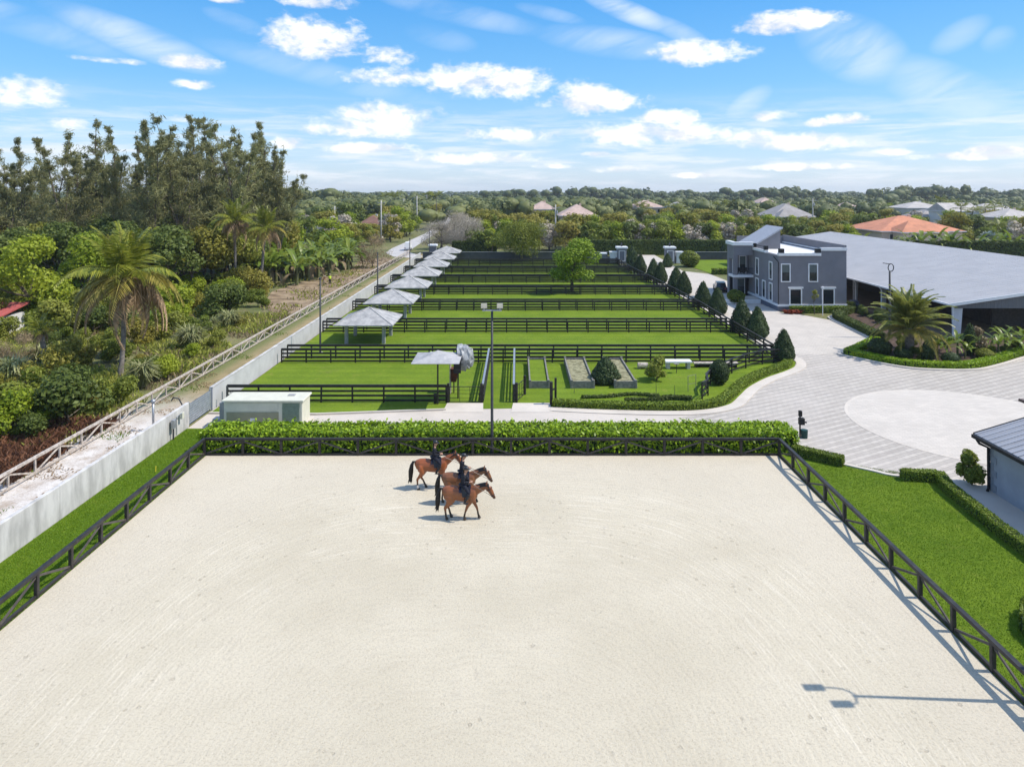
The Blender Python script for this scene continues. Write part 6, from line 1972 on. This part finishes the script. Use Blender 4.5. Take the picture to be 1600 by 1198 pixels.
# far woods reaching to the horizon: one mass -----------------------------------------
def far_woods():
    rng = np.random.default_rng(5)
    V = []; F = []; VV = []
    k = 0
    n = 2900
    y = 290 + (rng.random(n) ** 1.9) * 2500
    x = rng.uniform(-.85, .85, n) * y
    hgt = rng.uniform(7.5, 12.5, n) * (1 + .10 * np.sin(x / 90 + y / 200)) + (y > 900) * 2.2
    keep = np.ones(n, bool)
    for i in range(n):
        if y[i] > 460: continue
        if any(abs(x[i] - hx) < hw + 4 and -6 < y[i] - hy < 26 for hx, hy, hw, ez in HOUSES) or -46 < x[i] < -26 or x[i] / y[i] < -.36: keep[i] = False; continue
        hgt[i] = min(hgt[i], roof_limit(x[i], y[i]))
        if hgt[i] < 2.5: keep[i] = False
    x, y, hgt = x[keep], y[keep], hgt[keep]
    # taller groves on the skyline
    for gx, gy, gr, gh in ((.115, 900, 38, 23), (.13, 950, 40, 21), (.285, 900, 60, 19), (.335, 860, 40, 20), (.385, 850, 30, 21.5), (.415, 830, 24, 20), (.57, 760, 60, 24), (.60, 780, 40, 22), (.715, 800, 40, 20), (-.03, 900, 30, 17), (-.29, 500, 10, 20), (-.21, 700, 60, 17), (.0, 800, 40, 18), (.21, 900, 60, 17), (.17, 850, 20, 20)):
        m = rng.integers(8, 14)
        x = np.r_[x, gx * gy + rng.normal(0, gr * .6, m)]; y = np.r_[y, gy + rng.normal(0, 12, m)]; hgt = np.r_[hgt, gh * rng.uniform(.78, 1.05, m)]
    P = []; N = []; S = []; C = []; CV = []; CF = []; CC = []; kk = 0
    sv = [(math.sin(a) * math.cos(q), math.sin(a) * math.sin(q), math.cos(a)) for a in np.linspace(.25, PI - .25, 5) for q in np.linspace(0, 2 * PI, 7)[:-1]]
    SPH = (np.array(sv), np.array([(i * 6 + j, i * 6 + (j + 1) % 6, (i + 1) * 6 + (j + 1) % 6, (i + 1) * 6 + j) for i in range(4) for j in range(6)]))
    for xi, yi, hi in zip(x, y, hgt):
        m = 110 if yi < 800 else 44
        if yi < 500: m = 190
        w = hi * rng.uniform(.5, .85)
        nb = 5
        bl = [(rng.normal(0, w * .45), rng.normal(0, w * .45), hi * rng.uniform(.35, .78), w * .5, w * .5, hi * .24) for _ in range(nb)]
        p, d = blob_points(bl, m, rng, .6)
        for b in bl[:3]:
            P0 = SPH[0] * [b[3] * .92, b[4] * .92, b[5] * .92] + [xi + b[0], yi + b[1], b[2]]
            CV.append(P0); CF.append(SPH[1] + kk); kk += len(P0)
        c_ = rng.uniform(.05, .95) * (1 if yi < 520 else .6 if yi < 750 else .12); CC.append(np.full(3 * len(SPH[1]), c_ * .8))
        P.append(p + [xi, yi, 0]); N.append(d); S.append(np.full(m, (hi * .12) * (1 if yi < 500 else 1.25 if yi < 800 else 1.8))); C.append(np.clip(rng.normal(c_, .10, m), 0, 1))
    P = np.concatenate(P); N = unit(np.concatenate(N) + [0, 0, .25] + RNG.normal(0, .22, P.shape)); S = np.concatenate(S); C = np.concatenate(C)
    V, F = leaves(P, N, S * RNG.uniform(.7, 1.3, len(P)), .8)
    V, F = join_np([(V, F), (np.concatenate(CV), np.concatenate(CF))])
    o = link('far_woods', arr_mesh('far_woods', V, F, [L_far], None, np.r_[C, np.concatenate(CC)]))
    tag(o, 'dark far-off woods along the horizon', None, None, 'stuff')


far_woods()
# ------------------------------------------------------------------ horses and people
def coat(name, body, dark, legz=.62):
    """bay coat: dark lower legs, muzzle and a sheen"""
    m, t, b = new_mat(name)
    v = objc(t)
    s = t.nodes.new('ShaderNodeSeparateXYZ'); t.links.new(v, s.inputs[0])
    x, z = X(s.outputs[0]), X(s.outputs[2]); x.T = z.T = t
    n = noise(t, v, 3.0, 4, .5)
    col = mixc(t, sstep(t, n, .3, .7), tuple(c * .8 for c in body), tuple(c * 1.15 for c in body))
    leg = sstep(t, z + n * .12, legz, legz - .28)
    muz = sstep(t, x + n * .1 - z * .3, 1.02, 1.16)
    col = mixc(t, leg.mx(muz * .8), col, dark)
    t.links.new(col, b.inputs['Base Color'])
    b.inputs['Roughness'].default_value = .30
    b.inputs['Specular IOR Level'].default_value = .5
    return m


def organic(name, chains, m, parent, voxel=.022, smooth=6, n=10):
    """one continuous skin grown over tapered chains"""
    mb = MB()
    for pts, rad in chains:
        # round the ends
        mb.tube(pts, rad, n)
    o = mb.build(name, m, parent, True)
    r = o.modifiers.new('skin', 'REMESH'); r.mode = 'VOXEL'; r.voxel_size = voxel; r.use_smooth_shade = True
    s = o.modifiers.new('soften', 'SMOOTH'); s.factor = .5; s.iterations = smooth
    return o


M_maneblk = paint('black_mane', (0.010, 0.008, 0.007), .5, .3, 8.0)
M_hoof = paint('hoof', (0.05, 0.04, 0.03), .6, .2)
M_tack = paint('black_leather', (0.010, 0.010, 0.013), .4, .2, spec=.5)
M_pad = paint('navy_saddle_cloth', (0.010, 0.012, 0.028), .8, .2)
M_jacket = paint('black_jacket', (0.010, 0.011, 0.018), .75, .3, 6.0)
M_breech = paint('dark_breeches', (0.012, 0.013, 0.022), .8, .2, 6.0)
M_skin = paint('skin', (0.42, 0.24, 0.16), .6, .08)
M_helmet = paint('black_helmet', (0.02, 0.021, 0.024), .35, .2, spec=.5)
M_hair = paint('dark_hair', (0.02, 0.012, 0.008), .6, .2)
M_white = paint('white_sock', (0.62, 0.58, 0.54), .8, .08)
M_silver = paint('steel_stirrup', (0.55, 0.55, 0.56), .3, .05, metal=.9)


def horse(label, loc, rz, body, dark, gait, s=1.0, head=(0, 0), socks=()):
    """gait: dx and lift of the four feet (near hind, far hind, near fore, far fore)"""
    h = thing('horse', label, 'horse', (loc[0], loc[1], 0), rz)
    h.scale = (s * 1.10, s, s)
    m = coat('coat_' + label.split()[0], body, dark)
    hx, hz = head
    ch = []
    ch.append(([(-.84, 0, 1.24), (-.78, 0, 1.26), (-.62, 0, 1.26), (-.38, 0, 1.25), (-.08, 0, 1.19), (.20, 0, 1.16), (.42, 0, 1.20), (.60, 0, 1.22), (.70, 0, 1.22)],
               [(.08, .12), (.19, .24), (.26, .31), (.28, .33), (.29, .33), (.28, .35), (.25, .36), (.20, .30), (.10, .18)]))
    ch.append(([(.30, 0, 1.44), (.44, 0, 1.44), (.56, 0, 1.40)], [(.06, .10), (.10, .14), (.12, .2)]))       # withers
    ch.append(([(.42, 0, 1.28), (.66, 0, 1.42), (.88 + hx * .5, 0, 1.56 + hz * .5), (1.08 + hx, 0, 1.70 + hz), (1.14 + hx, 0, 1.74 + hz)], [(.17, .28), (.13, .235), (.105, .185), (.085, .135), (.06, .08)]))
    ch.append(([(1.06 + hx, 0, 1.70 + hz), (1.17 + hx, 0, 1.58 + hz), (1.28 + hx, 0, 1.38 + hz), (1.37 + hx, 0, 1.20 + hz), (1.42 + hx, 0, 1.11 + hz), (1.435 + hx, 0, 1.07 + hz)], [(.06, .08), (.10, .135), (.085, .115), (.062, .078), (.062, .070), (.035, .04)]))
    for sy in (-1, 1): ch.append(([(1.08 + hx, sy * .055, 1.74 + hz), (1.09 + hx, sy * .075, 1.83 + hz), (1.11 + hx, sy * .085, 1.91 + hz)], [.035, .038, .010]))
    hoofs = []
    for i, sy in ((0, -1), (1, 1)):
        dx_, lf = gait[i]
        k = dx_ * .45
        ch.append(([(-.50, sy * .12, 1.24), (-.52 + k * .15, sy * .15, 1.06), (-.46 + k * .35, sy * .15, .88), (-.58 + k * .7, sy * .145, .70), (-.70 + k, sy * .14, .54 + lf * .4), (-.68 + dx_ * .75, sy * .14, .38 + lf * .5), (-.66 + dx_ * .95, sy * .14, .17 + lf), (-.61 + dx_, sy * .14, .06 + lf)],
                   [(.13, .22), (.15, .25), (.12, .19), (.075, .11), (.055, .072), (.040, .048), (.048, .052), (.052, .06)]))
        hoofs.append((-.60 + dx_, sy * .14, lf))
    for i, sy in ((2, -1), (3, 1)):
        dx_, lf = gait[i]
        ch.append(([(.48, sy * .13, 1.22), (.46, sy * .15, 1.02), (.43 + dx_ * .2, sy * .14, .84), (.45 + dx_ * .5, sy * .13, .66), (.47 + dx_ * .72, sy * .13, .50 + lf * .5), (.47 + dx_ * .86, sy * .13, .34 + lf * .6), (.47 + dx_ * .97, sy * .13, .16 + lf), (.51 + dx_, sy * .13, .06 + lf)],
                   [(.10, .16), (.11, .17), (.085, .12), (.062, .075), (.055, .062), (.038, .044), (.046, .05), (.052, .058)]))
        hoofs.append((.52 + dx_, sy * .13, lf))
    organic('body', ch, m, h, .024, 5, 12)
    for hx_, hy_, lf in hoofs: MB().tube([(hx_ - .01, hy_, -.005 + lf), (hx_ - .02, hy_, .05 + lf), (hx_ - .035, hy_, .10 + lf)], [.072, .064, .052], 10).build('hoof', M_hoof, h)
    for i in socks:
        hx_, hy_, lf = hoofs[i]; MB().tube([(hx_ - .04, hy_, .09 + lf), (hx_ - .06, hy_, .24 + lf)], [.062, .055], 10).build('sock', M_white, h)
    # tail: hanging strands
    tl = MB(); rr = random.Random(int(loc[0] * 100))
    tl.tube([(-.80, 0, 1.42), (-.92, 0, 1.42), (-.99, 0, 1.25), (-1.03, 0, .95), (-1.05, 0, .62), (-1.07, 0, .36)], [(.05, .05), (.065, .06), (.09, .085), (.13, .12), (.11, .10), (.02, .02)], 8)
    for k in range(10):
        a, b_ = rr.uniform(-.07, .07), rr.uniform(-.07, .07)
        tl.tube([(-.95, a * .4, 1.35), (-1.02 + b_ * .5, a, .95), (-1.06 + b_, a * 1.3, .55), (-1.09 + b_ * 1.6, a * 1.4, .30 + rr.uniform(-.06, .1))], [.03, .03, .025, .004], 5)
    tag(tl.build('tail', M_maneblk, h, True), kind='stuff')
    mn = MB()
    pts = [(.50, 1.56), (.66, 1.64), (.82 + hx * .3, 1.725 + hz * .3), (.96 + hx * .7, 1.79 + hz * .7), (1.08 + hx, 1.83 + hz), (1.17 + hx, 1.76 + hz)]
    rings = [[(x_, .02, z_ + .015), (x_ + .01, -.045, z_), (x_ + .04, -.11, z_ - .13), (x_ + .03, -.085, z_ - .12), (x_, -.01, z_ - .06)] for x_, z_ in pts]
    mn.loft(rings); mn.build('mane', M_maneblk, h)
    # tack
    pd = MB(); rings = []
    for k in range(9):
        a = -1.12 + 2.24 * k / 8
        rings.append([(-.08, math.sin(a) * .315, 1.19 + math.cos(a) * .375), (.42, math.sin(a) * .30, 1.19 + math.cos(a) * .37), (.42, math.sin(a) * .32, 1.19 + math.cos(a) * .395), (-.08, math.sin(a) * .335, 1.19 + math.cos(a) * .40)])
    pd.loft(rings); pd.build('saddle_cloth', M_pad, h)
    sd_ = MB()
    sd_.tube([(-.12, 0, 1.66), (.0, 0, 1.615), (.16, 0, 1.605), (.32, 0, 1.66)], [(.10, .04), (.17, .05), (.13, .05), (.06, .05)], 10)
    for sy in (-1, 1): sd_.loft([[(.02, sy * .20, 1.56), (.38, sy * .18, 1.56), (.38, sy * .22, 1.57), (.02, sy * .24, 1.57)], [(.08, sy * .335, 1.18), (.40, sy * .33, 1.18), (.40, sy * .355, 1.18), (.08, sy * .36, 1.18)]])
    sd_.build('saddle', M_tack, h)
    for sy in (-1, 1):
        MB().tube([(.16, sy * .35, 1.25), (.17, sy * .37, .98)], .012, 4).build('stirrup_leather', M_tack, h)
        MB().tube([(.17, sy * .37, 1.0), (.11, sy * .37, .90), (.10, sy * .37, .86), (.24, sy * .37, .86), (.23, sy * .37, .90), (.17, sy * .37, 1.0)], .011, 5).build('stirrup', M_silver, h)
    br = MB()
    for t1, r1, r2 in ((.42, .118, .15), (.80, .072, .088)):
        c0 = Vector((1.17 + hx, 0, 1.58 + hz)).lerp(Vector((1.40 + hx, 0, 1.14 + hz)), t1 if t1 > .5 else .12)
        dv = Vector((.30, 0, -.40)).normalized(); up = Vector((.40, 0, .30)).normalized()
        br.tube([c0 + Vector((0, math.cos(a * PI / 6) * r1, 0)) + up * (math.sin(a * PI / 6) * r2) for a in range(13)], .014, 4)
    for sy in (-1, 1): br.tube([(1.12 + hx, sy * .10, 1.70 + hz), (1.25 + hx, sy * .11, 1.42 + hz), (1.36 + hx, sy * .075, 1.20 + hz)], .012, 4)
    br.build('bridle', M_tack, h)
    for sy in (-1, 1): MB().tube([(1.36 + hx, sy * .075, 1.19 + hz), (1.02 + hx * .6, sy * .14, 1.40 + hz * .4), (.62, sy * .12, 1.62), (.44, sy * .07, 1.78)], .010, 4).build('rein', M_tack, h)
    for sy in (-1, 1): MB().tube([(1.205 + hx, sy * .095, 1.555 + hz), (1.212 + hx, sy * .106, 1.548 + hz)], [.022, .008], 7).build('eye', M_tack, h)
    return h


def finger_chains(hand, d, side, r=.011):
    """four curled fingers and a thumb from a palm at hand, pointing along d"""
    hand, d = Vector(hand), Vector(d).normalized()
    sx = d.cross(Vector((0, 0, 1))).normalized() * side
    out = [([hand - d * .05, hand, hand + d * .04], [(.026, .022), (.040, .020), (.038, .018)])]
    for k, L in enumerate((.055, .062, .058, .045)):
        b = hand + d * .04 + sx * (.027 - .018 * k)
        out.append(([b, b + d * L * .6, b + d * L * .7 + Vector((0, 0, -L * .5)), b + d * L * .25 + Vector((0, 0, -L * .75))], [r, r * .95, r * .9, r * .6]))
    b = hand + sx * .035
    out.append(([b, b + sx * .02 + d * .03, b + d * .065 - sx * .004], [r * 1.1, r, r * .7]))
    return out


def rider(label, loc, rz, s=1.0, lean=.0, hat=M_helmet):
    p = thing('person', label, 'person', (loc[0], loc[1], 0), rz)
    p.scale = (s * 1.06, s, s)
    L = lean
    neck = (.12 + L, 0, 2.19)
    hd = (.15 + L * 1.15, 0, 2.33)
    body = []
    body.append(([(.06, 0, 1.64), (.07, 0, 1.78), (.08 + L * .4, 0, 1.95), (.09 + L * .8, 0, 2.08), neck], [(.15, .11), (.13, .095), (.14, .10), (.16, .09), (.05, .05)]))
    body.append(([neck, (.13 + L, 0, 2.24)], [(.05, .05), (.05, .05)]))
    body.append(([(.135 + L, 0, 2.21), (.145 + L, 0, 2.26), (hd[0], 0, 2.33), (hd[0] - .01, 0, 2.40), (hd[0] - .01, 0, 2.44)], [(.045, .05), (.062, .080), (.075, .098), (.07, .09), (.03, .04)]))
    body.append(([(hd[0] + .085, 0, 2.345), (hd[0] + .115, 0, 2.315), (hd[0] + .09, 0, 2.30)], [.012, .017, .012]))
    for sy in (-1, 1): body.append(([(hd[0] - .01, sy * .072, 2.345), (hd[0] - .015, sy * .088, 2.335), (hd[0] - .01, sy * .078, 2.31)], [.014, .018, .010]))
    sh, el, ha = (.09 + L * .85, .17, 2.09), (.07 + L * .5, .235, 1.83), (.38, .085, 1.78)
    for sy in (-1, 1):
        f = lambda q: (q[0], sy * q[1], q[2])
        body.append(([f(sh), f(el), f(((el[0] + ha[0]) / 2, (el[1] + ha[1]) / 2, (el[2] + ha[2]) / 2)), f(ha)], [.055, .043, .036, .026]))
        body += finger_chains(f((.42, .075, 1.785)), (1, -.2 * sy, 0), sy)
        body.append(([(.06, sy * .09, 1.65), (.24, sy * .24, 1.52), (.38, sy * .345, 1.36), (.30, sy * .375, 1.14), (.17, sy * .375, .95), (.22, sy * .375, .90), (.34, sy * .375, .895)], [.10, .09, .065, .060, .038, .035, .028]))
    organic('body', body, M_skin, p, .012, 3, 10)
    jk = []
    jk.append(([(.05, 0, 1.60), (.06, 0, 1.70), (.07, 0, 1.80), (.08 + L * .4, 0, 1.95), (.09 + L * .8, 0, 2.09), (.115 + L, 0, 2.17)], [(.155, .115), (.15, .115), (.135, .105), (.15, .115), (.17, .10), (.06, .06)]))
    for sy in (-1, 1):
        f = lambda q: (q[0], sy * q[1], q[2])
        jk.append(([f(sh), f((.08 + L * .7, .21, 1.96)), f(el), f(((el[0] + ha[0]) / 2, (el[1] + ha[1]) / 2 + .01, (el[2] + ha[2]) / 2)), f((.36, .09, 1.785))], [.075, .066, .058, .05, .040]))
    organic('jacket', jk, M_jacket, p, .018, 4, 10)
    for sy in (-1, 1):
        organic('breeches', [([(.06, sy * .085, 1.66), (.24, sy * .24, 1.53), (.385, sy * .345, 1.365), (.35, sy * .365, 1.26)], [.115, .095, .070, .062])], M_breech, p, .02, 3)
        organic('boot', [([(.365, sy * .36, 1.33), (.31, sy * .375, 1.15), (.19, sy * .378, .98), (.165, sy * .378, .91), (.24, sy * .378, .895), (.36, sy * .378, .89)], [.078, .072, .052, .048, .044, .036])], M_tack, p, .018, 3)
    hm = MB()
    hm.loft([[(hd[0] - .01 + r_ * math.cos(2 * PI * j / 14) * 1.22, r_ * math.sin(2 * PI * j / 14), z_) for j in range(14)] for r_, z_ in ((.098, 2.365), (.104, 2.39), (.098, 2.44), (.07, 2.485), (.02, 2.50))])
    he = hm.build('helmet', hat, p, True)
    MB().loft([[(hd[0] + .08, -.075, 2.372), (hd[0] + .08, .075, 2.372), (hd[0] + .08, .075, 2.386), (hd[0] + .08, -.075, 2.386)], [(hd[0] + .185, -.045, 2.352), (hd[0] + .185, .045, 2.352), (hd[0] + .185, .045, 2.362), (hd[0] + .185, -.045, 2.362)]]).build('peak', hat, he)
    MB().tube([(hd[0] - .07, 0, 2.36), (hd[0] - .11, 0, 2.28), (hd[0] - .12, 0, 2.16)], [.05, .045, .018], 8).build('hair', M_hair, p)
    return p


BAY = ((0.27, 0.078, 0.024), (0.030, 0.016, 0.011))
BAY2 = ((0.20, 0.080, 0.032), (0.028, 0.017, 0.012))
BAY3 = ((0.235, 0.078, 0.026), (0.024, 0.014, 0.010))
G1 = [(-.05, 0), (.30, 0), (.22, .04), (-.24, 0)]
G2 = [(.22, 0), (-.18, .02), (-.20, 0), (.25, 0)]
G3 = [(.0, 0), (.16, 0), (-.34, .02), (.26, 0)]
HS = [('red bay horse walking nearest the hedge with a rider in black', G(676, 762), R(6), BAY, G1, (0.0, .04), (0,), 'rider in black coat on the horse nearest the hedge, upright'),
      ('dull brown bay horse walking between the two others, half hidden', G(719, 786), R(3), BAY2, G2, (.02, -.04), (), 'rider in black on the middle horse, partly hidden'),
      ('dark-tailed bay horse walking nearest the camera, head low', G(721, 810), R(-3), BAY3, G3, (0.02, -.08), (), 'rider in navy black on the horse nearest the camera, leaning a little')]
for (l, loc, rz, (bc, dc), gt, hd_, sk, rl), ln in zip(HS, (0.0, .03, .06)):
    horse(l, loc, rz, bc, dc, gt, 1.02, hd_, sk)
    rider(rl, loc, rz, 1.02, ln)


def worker(label, loc, rz, shirt, trousers, bend=.0):
    p = thing('person', label, 'person', (loc[0], loc[1], 0), rz)
    B = bend
    hip, chest, nk, hd = (0, 0, .95), (B * .5, 0, 1.25), (B, 0, 1.46 - B * .3), (B * 1.2, 0, 1.63 - B * .4)
    body = [([hip, chest, nk], [(.15, .10), (.17, .11), (.05, .05)]), ([nk, (hd[0], 0, hd[2] - .05), hd, (hd[0], 0, hd[2] + .11)], [(.05, .05), (.07, .08), (.078, .095), (.04, .05)])]
    body.append(([(hd[0] + .08, 0, hd[2] + .01), (hd[0] + .11, 0, hd[2] - .02)], [.014, .016]))
    for sy in (-1, 1):
        body.append(([(B * .85, sy * .19, nk[2] - .06), (B * .6 + .05, sy * .25, 1.12), (.22 + B * .4, sy * .2, .98)], [.055, .042, .03]))
        body += finger_chains((.25 + B * .4, sy * .2, .96), (1, 0, -.4), sy, .013)
        body.append(([(0, sy * .09, .93), (.03, sy * .1, .5), (-.02, sy * .1, .08), (.10, sy * .1, .03)], [.09, .065, .045, .035]))
    organic('body', body, M_skin, p, .016, 3)
    organic('shirt', [([(0, 0, .88), chest, (nk[0], 0, nk[2] - .05)], [(.18, .13), (.195, .135), (.08, .08)])] + [([(B * .85, sy * .19, nk[2] - .06), (B * .6 + .05, sy * .25, 1.12)], [.075, .062]) for sy in (-1, 1)], shirt, p, .02, 3)
    organic('trousers', [([(0, sy * .09, .95), (.03, sy * .1, .5), (-.02, sy * .1, .10)], [.115, .085, .07]) for sy in (-1, 1)], trousers, p, .02, 3)
    MB().tube([(hd[0], 0, hd[2] + .05), (hd[0], 0, hd[2] + .06), (hd[0], 0, hd[2] + .08), (hd[0], 0, hd[2] + .16)], [.05, .19, .11, .05], 12).build('hat', M_wood, p)
    return p


worker('worker in a yellow-green safety shirt standing in the dirt clearing', G(515.5, 444), R(120), paint('hi_vis', (0.55, 0.72, 0.05), .6), M_breech, .05)
worker('worker in a brown shirt bending beside the one in the yellow shirt', G(505.5, 446), R(-20), paint('brown_shirt', (0.20, 0.10, 0.06), .8), paint('khaki', (0.22, 0.19, 0.13), .8), .22)
# ------------------------------------------------------------------ air
hz = MB().box(-3560, 3560, -300, 3260, -1.1, 42).build('haze', None)
hz.data.materials.clear()
hm_ = bpy.data.materials.new('air_haze'); hm_.use_nodes = True
ht = hm_.node_tree
for n_ in list(ht.nodes):
    if n_.type != 'OUTPUT_MATERIAL': ht.nodes.remove(n_)
pv = ht.nodes.new('ShaderNodeVolumePrincipled')
pv.inputs['Color'].default_value = (0.86, 0.92, 1.0, 1)
pv.inputs['Density'].default_value = 0.00014
pv.inputs['Anisotropy'].default_value = 0.3
ht.links.new(pv.outputs[0], [n_ for n_ in ht.nodes if n_.type == 'OUTPUT_MATERIAL'][0].inputs['Volume'])
hz.data.materials.append(hm_)
tag(hz, 'thin pale daylight haze filling the air', None, None, 'stuff')
